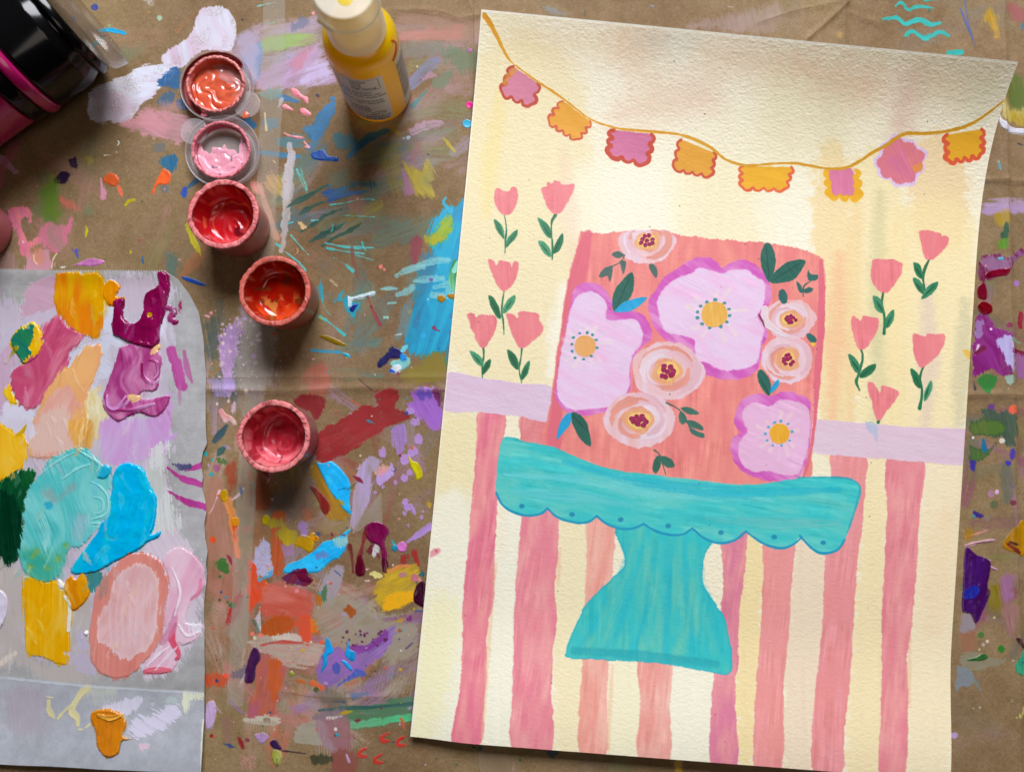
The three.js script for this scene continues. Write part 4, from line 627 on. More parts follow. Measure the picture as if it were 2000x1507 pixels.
K.patch([[190, 610], [240, 600], [240, 720], [190, 700]], { c: [128, 114, 34], a: 0.90, e: 6, w: 7, dry: 0.05 }).patch([[230, 580], [270, 540], [305, 560], [295, 660], [250, 690]], { c: [150, 108, 140], a: 0.95, e: 6, w: 8, dry: 0.05 }).patch([[250, 690], [315, 700], [310, 800], [275, 850], [250, 760]], { c: [150, 112, 112], a: 0.90, e: 6, w: 7, dry: 0.05 });
thick([[250, 390], [300, 320], [350, 290], [350, 450], [300, 440], [250, 420]], { c: [178, 134, 26], c2: [160, 118, 24], w: 5 }, 0.5);
K.line([[270, 400], [300, 425], [320, 440]], [14, 18, 14], { c: [104, 34, 22] }).line([[280, 390], [305, 400]], [10, 12], { c: [60, 30, 20] });
K.patch([[45, 740], [80, 730], [110, 790], [90, 840], [45, 830]], { c: [150, 140, 144], w: 5, dry: 0.06 }).patch([[40, 830], [110, 830], [110, 920], [60, 930], [38, 900]], { c: [150, 110, 88], a: 0.95, e: 4, w: 6, dry: 0.08 });
K.patch([[35, 940], [110, 920], [170, 940], [240, 960], [310, 935], [250, 975], [180, 1000], [120, 1010], [60, 1010]], { c: [142, 136, 116], a: 0.95, w: 5, dry: 0.1, d: 0 }).patch([[25, 1000], [80, 1010], [110, 1040], [90, 1080], [50, 1090], [22, 1110]], { c: [132, 142, 152], a: 0.9, w: 4, dry: 0.05 }).line([[110, 1060], [140, 1110]], [24, 12], { c: [120, 130, 130], a: 0.67 });
thick([[72, 960], [110, 950], [150, 930], [175, 945], [150, 965], [90, 965]], { c: [60, 104, 56], ro: 0.25 }, 0.4);
K.dot(237, 908, 17, [46, 116, 40]).dot(140, 840, 14, [78, 116, 60]).dot(170, 872, 8, [214, 204, 180]).dot(152, 888, 9, [190, 180, 170]).dot(205, 757, 5, [206, 206, 160]).dot(133, 912, 5, [206, 196, 160]).dot(295, 965, 5, [206, 206, 180]).dot(102, 1197, 4, [214, 204, 180]).dot(135, 1192, 4, [214, 204, 180]).dot(292, 1162, 7, [140, 140, 110]);
thick([[305, 855], [325, 855], [348, 895], [345, 905], [320, 885]], { c: [66, 16, 34] }, 0.4);
thick([[308, 985], [330, 930], [350, 925], [350, 1030], [315, 1025]], { c: [140, 190, 140], c2: [50, 160, 130], w: 3 }, 0.4);
K.patch([[310, 1245], [330, 1220], [350, 1180], [350, 1215]], { c: [186, 180, 120] }).dot(12, 1330, 15, [186, 164, 206]).patch([[270, 940], [350, 800], [350, 860], [300, 960]], { c: [100, 96, 88], a: 0.56, e: 6, w: 6 });
F(780, 1080, 3.529);
K.patch([[490, 1320], [560, 1330], [575, 1345], [510, 1340]], { c: [24, 40, 60] }).patch([[1020, 1350], [1110, 1350], [1040, 1400]], { c: [24, 44, 60], w: 4, dry: 0.1 }).dot(830, 1420, 14, [60, 90, 50], { sx: 0.6 }).line([[785, 1440], [782, 1500]], [7, 6], { c: [205, 196, 180] }).patch([[540, 1370], [800, 1390], [800, 1507], [560, 1507]], { c: [142, 124, 106], a: 0.56, e: 3, w: 5, dry: 0.05 }).patch([[1900, 1430], [1941, 1430], [1941, 1507], [1905, 1507]], { c: [196, 156, 34], w: 3 });
K.line([[260, 1440], [330, 1415], [430, 1420], [480, 1440]], [8, 14, 10, 5], { c: [150, 132, 98], a: 0.67 }).patch([[1450, 1450], [1550, 1420], [1600, 1507], [1440, 1507]], { c: [120, 118, 84], a: 0.67, e: 6, w: 7, dry: 0.1 });
// small spatters and flicks everywhere the brushes were wiped
{
  const r = rng(404), cols = [[190, 160, 200], [214, 204, 196], [60, 150, 170], [200, 92, 60], [112, 24, 50], [206, 170, 40], [226, 150, 165], [70, 100, 70], [40, 70, 120]];
  F(0, 0, 1);
  for (let i = 0; i < 230; i++) { const dense = i % 3; const x = dense ? 400 + r() * 480 : r() * 2000, y = dense ? 560 + r() * 940 : r() * 1500; K.dot(x, y, 0.7 + r() * r() * 3.2, cols[Math.floor(r() * 9)], { a: 0.95, w: 1, odd: 0.7, h: 0.2 }); }
  for (let i = 0; i < 40; i++) { const x = 405 + r() * 450, y = 780 + r() * 700, t = r() * 6.28, l = 6 + r() * 26; K.line([[x, y], [x + Math.cos(t) * l * 0.5 + 2, y + Math.sin(t) * l * 0.5], [x + Math.cos(t) * l, y + Math.sin(t) * l]], [1.5, 3 + r() * 7, 1.5], { c: cols[Math.floor(r() * 9)], a: 0.56 + r() * 0.4, dry: 0.25, w: 3 }); }
}
// creases pressed into the paper ----------------------------------------------------------
F(0, 0, 1);
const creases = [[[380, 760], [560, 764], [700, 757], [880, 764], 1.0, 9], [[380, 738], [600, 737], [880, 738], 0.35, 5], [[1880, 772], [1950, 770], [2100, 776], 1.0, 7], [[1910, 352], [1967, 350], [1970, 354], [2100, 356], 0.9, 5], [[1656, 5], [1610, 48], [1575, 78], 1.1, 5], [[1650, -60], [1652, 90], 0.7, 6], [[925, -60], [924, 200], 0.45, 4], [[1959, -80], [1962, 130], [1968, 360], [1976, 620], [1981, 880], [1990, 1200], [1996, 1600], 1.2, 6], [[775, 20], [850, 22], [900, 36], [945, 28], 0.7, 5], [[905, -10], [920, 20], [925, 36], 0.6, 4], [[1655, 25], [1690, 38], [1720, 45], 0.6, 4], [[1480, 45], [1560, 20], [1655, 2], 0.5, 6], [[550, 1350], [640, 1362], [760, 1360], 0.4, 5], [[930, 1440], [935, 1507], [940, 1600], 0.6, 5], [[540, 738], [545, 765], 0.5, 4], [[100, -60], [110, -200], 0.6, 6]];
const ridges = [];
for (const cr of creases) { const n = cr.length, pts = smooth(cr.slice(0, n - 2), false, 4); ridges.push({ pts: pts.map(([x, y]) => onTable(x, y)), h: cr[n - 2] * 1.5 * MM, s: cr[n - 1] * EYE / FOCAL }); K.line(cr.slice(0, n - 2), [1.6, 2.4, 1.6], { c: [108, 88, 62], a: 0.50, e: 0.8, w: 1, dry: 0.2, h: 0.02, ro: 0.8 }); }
function kraftHeight(x, z) {
  let y = (vn(x * 18 + 40, z * 18) - 0.5) * 1.0 * MM + (vn(x * 60 + 4, z * 60) - 0.5) * 0.25 * MM;
  for (const r of ridges) {
    let d = 1e9;
    for (let i = 0; i < r.pts.length - 1; i++) { const [ax, az] = r.pts[i], ex = r.pts[i + 1][0] - ax, ez = r.pts[i + 1][1] - az, t = clamp(((x - ax) * ex + (z - az) * ez) / (ex * ex + ez * ez)); d = Math.min(d, Math.hypot(x - ax - ex * t, z - az - ez * t)); if (d > 0.05) continue; }
    if (d < r.s * 4) y += r.h * Math.exp(-d / r.s * 1.2) * (0.7 + 0.6 * vn(x * 90, z * 90));
  }
  return y;
}
const kraftTextures = K.textures(0.6);
const kraftMaterial = new THREE.MeshStandardMaterial({ ...kraftTextures, roughness: 1, bumpScale: 0.45 * MM });
const kraftUV = (x, z) => [(x - KX0) / (KX1 - KX0), (z - KZ0) / (KZ1 - KZ0)];
{
  const nx = 500, nz = 400, g = new THREE.PlaneGeometry(1, 1, nx, nz), p = g.attributes.position, uv = g.attributes.uv;
  for (let i = 0; i < p.count; i++) {
    const x = lerp(KX0, KX1, p.getX(i) + 0.5), z = lerp(KZ0, KZ1, 0.5 - p.getY(i));
    p.setXYZ(i, x, kraftHeight(x, z), z); uv.setXY(i, ...kraftUV(x, z));
  }
  g.computeVertexNormals();
  const cover = mesh('table_cover', g, kraftMaterial);
  cover.userData = { kind: 'structure', label: 'brown kraft paper table cover spattered with old paint', category: 'table cover' };
  cover.userData.kind = 'structure';
  const under = mesh('table_surface', new THREE.PlaneGeometry(2.2, 1.8).rotateX(-Math.PI / 2), new THREE.MeshStandardMaterial({ color: rgb(128, 106, 74), roughness: 0.85 }));
  under.position.y = -6 * MM; under.userData = { kind: 'structure', label: 'plain brown table surface under the paint covered kraft paper', category: 'table' };
  for (const [outline, mm, label] of daubs) {
    const d = mesh('paint_daub', clippedGrid(outline, 1.6, (px, py, inner) => {
      const [x, z] = onTable(px, py), [tx, ty] = kraftTexel(px, py), rise = Math.min(1, inner / 2.2);
      return [x, kraftHeight(x, z) + (inner <= 0.01 ? -0.1 : (Math.sqrt(rise) * (0.45 + 0.55 * vn(px * 0.12, py * 0.12) + 0.1 * vn(px * 0.6 + 5, py * 0.6)) * mm + 0.05)) * MM, z];
    }, (px, py) => kraftUV(...onTable(px, py))), kraftMaterial, cover);
    if (label) d.userData.label = label;
  }
}
// the strip of clear tape that joins two lengths of the kraft paper
{
  const right = [[556, -60], [556, 60], [551, 200], [540, 380], [532, 560], [523, 700], [514, 800], [499, 960], [492, 1100], [484, 1240], [474, 1380]], left = [[514, -60], [513, 60], [508, 200], [500, 380], [492, 560], [484, 700], [474, 800], [462, 960], [456, 1100], [450, 1240], [442, 1376]];
  const pos = [], idx = [], n = right.length;
  const R = smooth(right, false, 8), L = smooth(left, false, 8);
  R.forEach(([rx, ry], i) => { for (let k = 0; k <= 6; k++) { const [x, z] = onTable(lerp(L[i][0], rx, k / 6), lerp(L[i][1], ry, k / 6)); pos.push(x, kraftHeight(x, z) + 0.12 * MM, z); } });
  for (let i = 0; i < R.length - 1; i++) for (let k = 0; k < 6; k++) { const a = i * 7 + k, b = a + 7; idx.push(a, b, a + 1, a + 1, b, b + 1); }
  const g = new THREE.BufferGeometry(); g.setAttribute('position', new THREE.Float32BufferAttribute(pos, 3)); g.setIndex(idx); g.computeVertexNormals();
  const tape = mesh('clear_tape', g, new THREE.MeshPhysicalMaterial({ color: 0xd6cfc0, roughness: 0.32, transparent: true, opacity: 0.22 }));
  tape.userData = { label: 'long strip of milky clear tape stuck down the brown kraft paper', category: 'tape' };
}

// ---------------------------------------------------------------- the painted sheet of watercolour paper
const SHEET_LIFT = (s, t) => lerp(12.5, 25, s) * MM * Math.pow(clamp(1 - t / 0.30), 3) + (3.5 + 3.5 * sstep(0, 0.12, s)) * MM * Math.pow(sstep(0.8, 1.0, t), 1.3) + 1.6 * MM + 0.7 * MM * Math.sin(s * 5 + 1) * Math.sin(t * 6);
const CORNERS = [[940, 18, 0, 0], [1990, 120, 1, 0], [801, 1438, 0, 1], [1857, 1524, 1, 1]].map(([px, py, s, t]) => onTable(px, py, SHEET_LIFT(s, t)));
const sheetPoint = (s, t, drop = 0) => [0, 1].map((q) => lerp(lerp(CORNERS[0][q], CORNERS[1][q], s), lerp(CORNERS[2][q], CORNERS[3][q], s), t)).reduce((p, q, i) => (p.splice(i * 2, 0, q), p), [SHEET_LIFT(s, t) - drop]);
const proj = new THREE.Vector3();
const seen = (s, t) => { proj.set(...sheetPoint(s, t)).project(camera); return [(proj.x + 1) / 2 * PW, (1 - proj.y) / 2 * PH]; };
function onSheet(px, py) {                                     // where on the curled sheet the photograph shows that pixel
  let s = 0.5, t = 0.5;
  for (let i = 0; i < 7; i++) {
    const [x, y] = seen(s, t), [xs, ys] = seen(s + 1e-3, t), [xt, yt] = seen(s, t + 1e-3);
    const a = (xs - x) * 1e3, b = (xt - x) * 1e3, c = (ys - y) * 1e3, d = (yt - y) * 1e3, det = a * d - b * c, ex = px - x, ey = py - y;
    s = clamp(s + (d * ex - b * ey) / det, -0.3, 1.3); t = clamp(t + (a * ey - c * ex) / det, -0.3, 1.3);
  }
  return [s, t];
}
const A = new Sheet(1536, 2048, (px, py) => { const [s, t] = onSheet(px, py); return [s * 1536, t * 2048]; }, 1.46, 0.72);
for (let y = 0, i = 0; y < A.h; y++) for (let x = 0; x < A.w; x++, i++) {
  const big = fbm(x * 0.004 + 7, y * 0.002) - 0.5, grain = vn(x * 0.11, y * 0.17) * 0.55 + vn(x * 0.27 + 8, y * 0.36) * 0.45, fine = vn(x * 0.7, y * 0.7) - 0.5;
  const v = big * 10 + (grain - 0.5) * 5 + fine * 4;
  A.C[i * 3] = 248 + v; A.C[i * 3 + 1] = 239 + v; A.C[i * 3 + 2] = 212 + v + big * 14;
  A.H[i] = 0.16 * grain + 0.03 * fine;
}
const paperGrain = A.H.slice();
A.br = 0.35; A.mk = 0.38; A.rimH = 0.3; A.chroma = 1.1; A.warp = 10;
const wash = (pts, c, a, o = {}) => A.patch(pts, { c, a, e: 20, w: 22, br: 0, v: 5, h: 0.02, ro: 0.72, d: 86, fs: 0.12, ...o });
F(0, 0, 1);
wash([[930, 120], [1140, 160], [1120, 700], [880, 700]], [243, 228, 183], 0.75);
wash([[1130, 330], [1330, 330], [1330, 460], [1120, 470]], [250, 246, 223], 0.7, { e: 30, w: 16 });
wash([[1330, 300], [1480, 340], [1500, 480], [1330, 470]], [248, 236, 195], 0.6, { e: 22, w: 12 });
wash([[1480, 340], [1590, 340], [1590, 500], [1490, 480]], [250, 245, 221], 0.6, { e: 24 });
wash([[1590, 330], [1660, 330], [1670, 840], [1600, 840]], [244, 216, 159], 0.7, { e: 9 });
wash([[1660, 350], [1760, 350], [1760, 830], [1680, 830]], [246, 228, 175], 0.75, { e: 9 });
wash([[1790, 280], [1880, 280], [1880, 470], [1790, 470]], [240, 204, 147], 0.6, { e: 10 });
wash([[1740, 430], [1900, 430], [1880, 840], [1730, 830]], [246, 226, 173], 0.75);
for (const [p, c, a] of [[[[1720, 380], [1712, 560], [1708, 690]], [190, 186, 140], 0.45], [[[1810, 560], [1815, 700], [1806, 850]], [214, 190, 190], 0.55], [[[1885, 590], [1880, 720], [1872, 850]], [178, 178, 150], 0.5], [[[1640, 500], [1632, 660], [1625, 830]], [240, 170, 130], 0.5], [[[1672, 400], [1668, 600], [1660, 840]], [238, 196, 140], 0.4], [[[1720, 640], [1715, 760], [1712, 850]], [190, 190, 150], 0.4], [[[1100, 300], [1110, 400], [1120, 520]], [240, 200, 180], 0.35], [[[1100, 560], [1090, 640], [1075, 730]], [253, 250, 240], 0.8], [[[1895, 880], [1880, 1010], [1872, 1100]], [186, 184, 158], 0.6], [[[980, 180], [960, 300], [950, 420]], [244, 222, 140], 0.5]]) A.line(p, [20, 40, 16], { c, a: a * 0.75, e: 12, w: 10, dry: 0.22, v: 4, h: 0.01, ro: 0.72 });
wash([[850, 820], [940, 820], [930, 1000], [840, 1010]], [240, 226, 177], 0.75);
wash([[830, 1010], [930, 1000], [900, 1440], [800, 1440]], [247, 244, 223], 0.85);
wash([[830, 1180], [900, 1200], [850, 1430], [805, 1430]], [248, 240, 185], 0.55);
wash([[990, 1000], [1020, 1000], [1005, 1450], [945, 1445]], [248, 244, 223], 0.9, { e: 6 });
wash([[1090, 1030], [1150, 1040], [1130, 1450], [1080, 1450]], [245, 232, 189], 0.8, { e: 6 });
wash([[1190, 1300], [1250, 1300], [1245, 1470], [1185, 1460]], [247, 240, 205], 0.8, { e: 6 });
wash([[1310, 1300], [1390, 1320], [1385, 1480], [1308, 1470]], [248, 244, 221], 0.85, { e: 6 });
wash([[1440, 1080], [1490, 1070], [1470, 1480], [1440, 1480]], [246, 224, 167], 0.85, { e: 6 });
wash([[1550, 1080], [1615, 1080], [1590, 1490], [1530, 1490]], [240, 218, 191], 0.8, { e: 6 });
wash([[1690, 900], [1735, 900], [1720, 1500], [1650, 1490], [1670, 1200]], [246, 226, 179], 0.8, { e: 6 });
wash([[1805, 900], [1890, 905], [1850, 1500], [1770, 1500]], [246, 230, 193], 0.85, { e: 6 });
wash([[1820, 1010], [1870, 1010], [1850, 1200], [1800, 1230]], [246, 220, 181], 0.5);
for (const [p, c, a] of [[[[1210, 40], [1300, 70], [1260, 140], [1200, 120]], [214, 166, 128], 0.5], [[[1560, 120], [1720, 130], [1700, 200], [1600, 180]], [214, 158, 128], 0.5], [[[1750, 160], [1800, 150], [1775, 260], [1745, 270]], [206, 150, 140], 0.5], [[[1240, 180], [1360, 150], [1400, 210], [1200, 240]], [224, 180, 158], 0.5], [[[1270, 60], [1350, 60], [1340, 100], [1260, 95]], [206, 206, 196], 0.5], [[[1800, 110], [1960, 125], [1930, 220], [1810, 190]], [206, 180, 140], 0.5], [[[1380, 80], [1560, 100], [1540, 150], [1390, 130]], [220, 176, 140], 0.45], [[[1600, 160], [1660, 180], [1640, 300], [1590, 280]], [220, 208, 160], 0.5], [[[1000, 40], [1180, 60], [1170, 110], [1010, 90]], [222, 196, 150], 0.45], [[[1900, 170], [1955, 180], [1925, 240], [1890, 240]], [214, 222, 190], 0.5], [[[1500, 150], [1580, 160], [1560, 300], [1500, 280]], [228, 214, 168], 0.4]]) wash(p, c, a * 0.72, { e: 42, w: 24 });
wash([[942, 16], [962, 18], [958, 26], [940, 27]], [226, 236, 235], 0.9, { e: 1.5, w: 2 });
// the garland
F(900, 0, 3.636);
const GOLD = [222, 158, 36], RUST = [186, 74, 48];
const scalloped = (q, bumps, amp) => { const out = []; for (let e = 0; e < 3; e++) { const [ax, ay] = q[e], [bx, by] = q[e + 1], l = Math.hypot(bx - ax, by - ay), nx = -(by - ay) / l, ny = (bx - ax) / l, n = bumps[e] * 8; for (let i = 0; i < n; i++) { const f = i / n, b = Math.pow(Math.abs(Math.sin(f * bumps[e] * Math.PI)), 0.7) * amp * (0.8 + 0.4 * vn(f * 7 + ax, ay)); out.push([ax + (bx - ax) * f + nx * b, ay + (by - ay) * f + ny * b]); } } out.push(q[3]); return out; };
function flag(q, bumps, c, oc, ow, amp = 24) {
  const pts = scalloped(q, bumps, amp);
  A.patch(pts, { c, c2: c.map((v) => v - 12), w: 1.5, v: 9, h: 0.08, d: 10, sharp: true });
  if (oc) A.line(pts.filter((_, i) => i % 2 === 0), [ow, ow * 1.3, ow, ow * 1.2, ow], { c: oc, w: 1.4, v: 10, h: 0.1, ro: 0.5, dry: 0.03 });
}
flag([[372, 472], [292, 655], [500, 742], [545, 590]], [3, 3, 2], [216, 138, 160], RUST, 20);
A.patch([[350, 490], [395, 495], [365, 540], [315, 600], [300, 580]], { c: [216, 152, 60], w: 4, a: 0.75, e: 3 });
flag([[726, 716], [628, 862], [822, 985], [918, 858]], [3, 4, 3], [236, 172, 60], [206, 96, 60], 14);
flag([[1085, 922], [1056, 1092], [1312, 1158], [1352, 950]], [3, 3, 3], [212, 124, 160], [194, 74, 52], 27);
flag([[1566, 990], [1518, 1194], [1772, 1244], [1798, 1080]], [3, 4, 3], [230, 168, 60], [200, 88, 58], 18, 18);
F(1450, 0, 3.636);
flag([[2, 1178], [0, 1328], [300, 1340], [348, 1185]], [3, 4, 3], [242, 184, 48], [222, 108, 68], 17, 20);
flag([[592, 1200], [612, 1395], [840, 1410], [812, 1196]], [3, 3, 3], [244, 186, 50], null, 0, 26);
A.patch(scalloped([[622, 1206], [645, 1375], [790, 1378], [775, 1196]], [2, 3, 3], 12), { c: [218, 128, 160], w: 3, v: 9 }).line([[775, 1185], [800, 1230]], [8, 10], { c: [240, 220, 225] });
{ const ring = (r0, amp) => Array.from({ length: 56 }, (_, i) => { const t = i / 56 * 6.283, q = r0 * (1 + amp * Math.abs(Math.sin(t * 4.5)) - amp * 0.5); const sq = 1 / Math.pow(Math.pow(Math.abs(Math.cos(t - 0.5)), 3.2) + Math.pow(Math.abs(Math.sin(t - 0.5)), 3.2), 1 / 3.2); return [1125 + Math.cos(t) * q * sq * 0.93, 1142 + Math.sin(t) * q * sq * 0.93]; });
  A.patch(ring(178, 0.16), { c: [228, 204, 230], w: 3, h: 0.12, sharp: true }).patch(ring(156, 0.14), { c: [214, 120, 158], c2: [226, 134, 124], w: 4, d: 60, v: 9, sharp: true }).patch([[1215, 1180], [1275, 1150], [1275, 1210], [1225, 1220]], { c: [228, 148, 84], e: 2 }); }
flag([[1455, 955], [1468, 1140], [1690, 1095], [1700, 915]], [3, 4, 3], [238, 180, 50], [218, 94, 60], 26);
F(900, 0, 3.636);
A.line([[165, 105], [215, 180], [265, 275], [300, 350], [350, 430], [430, 495], [540, 575], [640, 640], [740, 710], [830, 780], [930, 850], [1090, 905], [1250, 925], [1390, 935], [1530, 950], [1650, 985], [1780, 1050], [1880, 1130], [2000, 1170], [2100, 1172], [2250, 1158], [2370, 1158], [2480, 1175], [2600, 1195], [2730, 1190], [2830, 1145], [2920, 1085], [3020, 1030], [3150, 950], [3300, 946], [3450, 930], [3600, 890], [3720, 820], [3850, 720]], [38, 30, 10, 12, 18, 10, 14, 16, 20, 16, 26, 18, 20, 14, 20, 14, 22, 26, 24, 24, 24, 20, 14], { c: GOLD, c2: [206, 152, 30], w: 1.2, v: 9, h: 0.08 });
// stripes below the chair rail
F(0, 0, 1);
const stripe = (left, right, c, c2) => A.patch([...left, ...right.slice().reverse()], { c, c2: c2.map((q, i) => q + [6, 16, 14][i]), m: 0.35, mk: 0.6, w: 3.2, d: 93, v: 15, h: 0.12, ro: 0.55, fs: 0.2, dry: 0.09, a: 0.95, rg: 0.8 });
stripe([[936, 800], [930, 870], [925, 940], [918, 1010], [913, 1080], [905, 1160], [903, 1250], [897, 1350], [882, 1450]], [[987, 804], [981, 870], [976, 930], [970, 1010], [966, 1085], [964, 1165], [951, 1230], [950, 1310], [945, 1390], [936, 1452]], [228, 122, 144], [232, 140, 140]);
stripe([[1018, 810], [1016, 850], [1020, 940]], [[1075, 815], [1072, 870], [1072, 940]], [222, 128, 132], [226, 138, 138]);
stripe([[1024, 960], [1019, 1010], [1012, 1080], [1005, 1180], [1002, 1270], [1000, 1360], [1001, 1462]], [[1092, 970], [1091, 1020], [1090, 1090], [1083, 1150], [1088, 1210], [1079, 1270], [1077, 1350], [1075, 1466]], [230, 134, 148], [234, 150, 150]);
stripe([[1146, 980], [1146, 1080], [1142, 1180], [1137, 1290], [1132, 1380], [1132, 1470]], [[1201, 980], [1199, 1090], [1192, 1180], [1188, 1290], [1185, 1380], [1183, 1472]], [236, 160, 146], [238, 176, 160]);
stripe([[1247, 1270], [1251, 1380], [1246, 1478]], [[1310, 1270], [1308, 1380], [1307, 1482]], [234, 158, 148], [236, 172, 160]);
stripe([[1410, 1030], [1413, 1130], [1408, 1190], [1394, 1320], [1388, 1400], [1389, 1488]], [[1458, 1010], [1455, 1110], [1445, 1190], [1442, 1290], [1436, 1330], [1437, 1400], [1440, 1492]], [218, 126, 154], [228, 138, 142]);
stripe([[1496, 1040], [1490, 1130], [1484, 1250], [1476, 1350], [1474, 1495]], [[1551, 1040], [1547, 1130], [1539, 1250], [1530, 1350], [1527, 1500]], [234, 150, 146], [230, 140, 142]);
stripe([[1625, 885], [1624, 920], [1622, 1000], [1612, 1080], [1608, 1180], [1604, 1250], [1592, 1350], [1586, 1440], [1590, 1505]], [[1690, 890], [1690, 950], [1684, 1030], [1675, 1100], [1667, 1220], [1660, 1330], [1649, 1420], [1645, 1508]], [232, 146, 146], [228, 138, 144]);
stripe([[1734, 890], [1732, 1000], [1727, 1110], [1722, 1210], [1723, 1300], [1720, 1400], [1718, 1512]], [[1804, 895], [1797, 1000], [1790, 1110], [1780, 1230], [1772, 1290], [1774, 1370], [1766, 1515]], [228, 136, 146], [232, 148, 146]);
for (const p of [[[968, 1100], [956, 1230], [950, 1320], [942, 1440]], [[1093, 1070], [1090, 1140]], [[1196, 1300], [1190, 1400], [1188, 1465]], [[1778, 1240], [1776, 1330], [1778, 1380]]]) A.line(p, [5, 9, 5], { c: [240, 196, 160], a: 0.55, dry: 0.35, e: 2 });
// the chair rail
F(860, 700, 3.588); A.patch([[30, 108], [300, 135], [570, 175], [790, 205], [780, 432], [570, 408], [300, 375], [10, 352]], { c: [228, 206, 222], c2: [222, 192, 212], d: 7, w: 2, v: 9, h: 0.12, ro: 0.55 });
F(1300, 700, 2.857); A.patch([[820, 350], [1100, 358], [1400, 380], [1725, 410], [1720, 585], [1400, 572], [1050, 545], [810, 515]], { c: [228, 205, 218], c2: [224, 196, 208], d: 5, w: 2.5, v: 9, h: 0.12, ro: 0.55 });
// tulips
const LEAF = [40, 116, 78], LEAF2 = [76, 150, 110], STEM = [58, 112, 78];
function tulip(head, stem, sw, leaves, i) {
  A.line(stem, sw, { c: STEM, c2: LEAF, w: 1, v: 8, h: 0.08 });
  for (const [k, l] of leaves.entries()) { A.patch(l, { c: (i + k) % 3 ? LEAF : LEAF2, c2: (i + k) % 2 ? LEAF2 : [30, 96, 60], m: 0.3, w: 1.4, v: 12, h: 0.1, d: 60 }); const a = l[0], b = l[Math.floor(l.length / 2)]; A.line([[lerp(a[0], b[0], 0.25), lerp(a[1], b[1], 0.25)], [lerp(a[0], b[0], 0.55), lerp(a[1], b[1], 0.55)], [lerp(a[0], b[0], 0.9), lerp(a[1], b[1], 0.9)]], [4, 16, 6], { c: [22, 84, 56], a: 0.75, w: 1.5 }); }
  A.patch(head, { c: [229, 128, 134], c2: [236, 148, 148], m: 0.35, w: 2.4, v: 12, h: 0.12, d: 84, fs: 0.22, dry: 0.04 });
}
F(860, 330, 3.5875);
tulip([[400, 130], [440, 148], [478, 150], [497, 128], [528, 133], [545, 195], [520, 270], [480, 318], [430, 316], [392, 262], [375, 200], [384, 150]], [[447, 320], [457, 370], [462, 430], [455, 500], [452, 590]], [8, 10, 14, 12, 6], [[[375, 352], [410, 375], [440, 420], [447, 488], [415, 460], [388, 415]], [[540, 425], [530, 480], [490, 520], [462, 550], [465, 500], [500, 450]]], 0);
tulip([[708, 130], [745, 120], [750, 88], [785, 98], [800, 80], [835, 90], [850, 105], [895, 110], [915, 102], [938, 112], [920, 180], [880, 250], [830, 310], [790, 312], [745, 260], [720, 190]], [[805, 322], [780, 370], [778, 450], [785, 540], [783, 632]], [26, 8, 10, 14, 8], [[[680, 337], [730, 365], [765, 410], [775, 480], [735, 460], [700, 400]], [[855, 448], [860, 500], [840, 560], [795, 592], [790, 560], [815, 500]], [[685, 500], [730, 510], [770, 560], [775, 612], [735, 600], [700, 550]]], 1);
tulip([[332, 632], [375, 640], [390, 668], [412, 640], [455, 645], [488, 660], [500, 690], [515, 648], [548, 655], [540, 720], [510, 800], [460, 850], [430, 848], [390, 800], [355, 720]], [[447, 850], [435, 920], [430, 1000], [440, 1070], [445, 1155]], [8, 10, 12, 14, 8], [[[335, 885], [375, 905], [410, 970], [425, 1040], [395, 1035], [355, 970]], [[520, 885], [520, 930], [490, 975], [440, 1012], [445, 960], [480, 905]]], 2);
tulip([[190, 1015], [235, 1010], [250, 1035], [275, 1020], [340, 1022], [390, 1035], [390, 1110], [350, 1190], [310, 1245], [275, 1240], [235, 1160], [205, 1090]], [[300, 1248], [303, 1310], [292, 1380], [293, 1460]], [16, 14, 12, 8], [[[205, 1272], [250, 1290], [290, 1330], [300, 1382], [260, 1365], [225, 1320]], [[350, 1330], [348, 1380], [320, 1420], [290, 1440], [295, 1390], [320, 1350]]], 3);
tulip([[462, 1015], [510, 1020], [540, 1040], [545, 998], [600, 995], [650, 1003], [690, 1015], [695, 1060], [718, 1090], [715, 1140], [650, 1200], [590, 1248], [550, 1245], [510, 1170], [480, 1090]], [[570, 1248], [565, 1310], [552, 1400], [568, 1495]], [14, 12, 10, 8], [[[468, 1265], [510, 1285], [540, 1330], [545, 1400], [510, 1385], [480, 1330]], [[625, 1340], [625, 1390], [600, 1450], [570, 1478], [562, 1440], [590, 1370]]], 4);
F(1600, 400, 3.015);
tulip([[590, 152], [640, 147], [680, 155], [715, 168], [718, 190], [740, 182], [764, 195], [755, 235], [710, 285], [665, 320], [628, 315], [605, 250], [592, 195]], [[648, 322], [625, 370], [612, 430], [625, 500]], [12, 22, 14, 8], [[[555, 340], [590, 345], [610, 395], [608, 432], [580, 420], [562, 385]], [[553, 428], [590, 440], [620, 490], [615, 528], [585, 505], [563, 470]], [[700, 452], [690, 490], [655, 530], [602, 555], [615, 520], [650, 470]]], 5);
tulip([[325, 318], [395, 322], [435, 320], [470, 335], [490, 345], [488, 400], [450, 460], [400, 515], [355, 505], [315, 460], [303, 400], [310, 350]], [[377, 515], [370, 580], [385, 660], [383, 755]], [14, 14, 16, 20], [[[318, 535], [355, 545], [378, 590], [380, 632], [345, 625], [322, 580]], [[442, 618], [440, 670], [415, 715], [395, 722], [388, 680], [415, 630]]], 6);
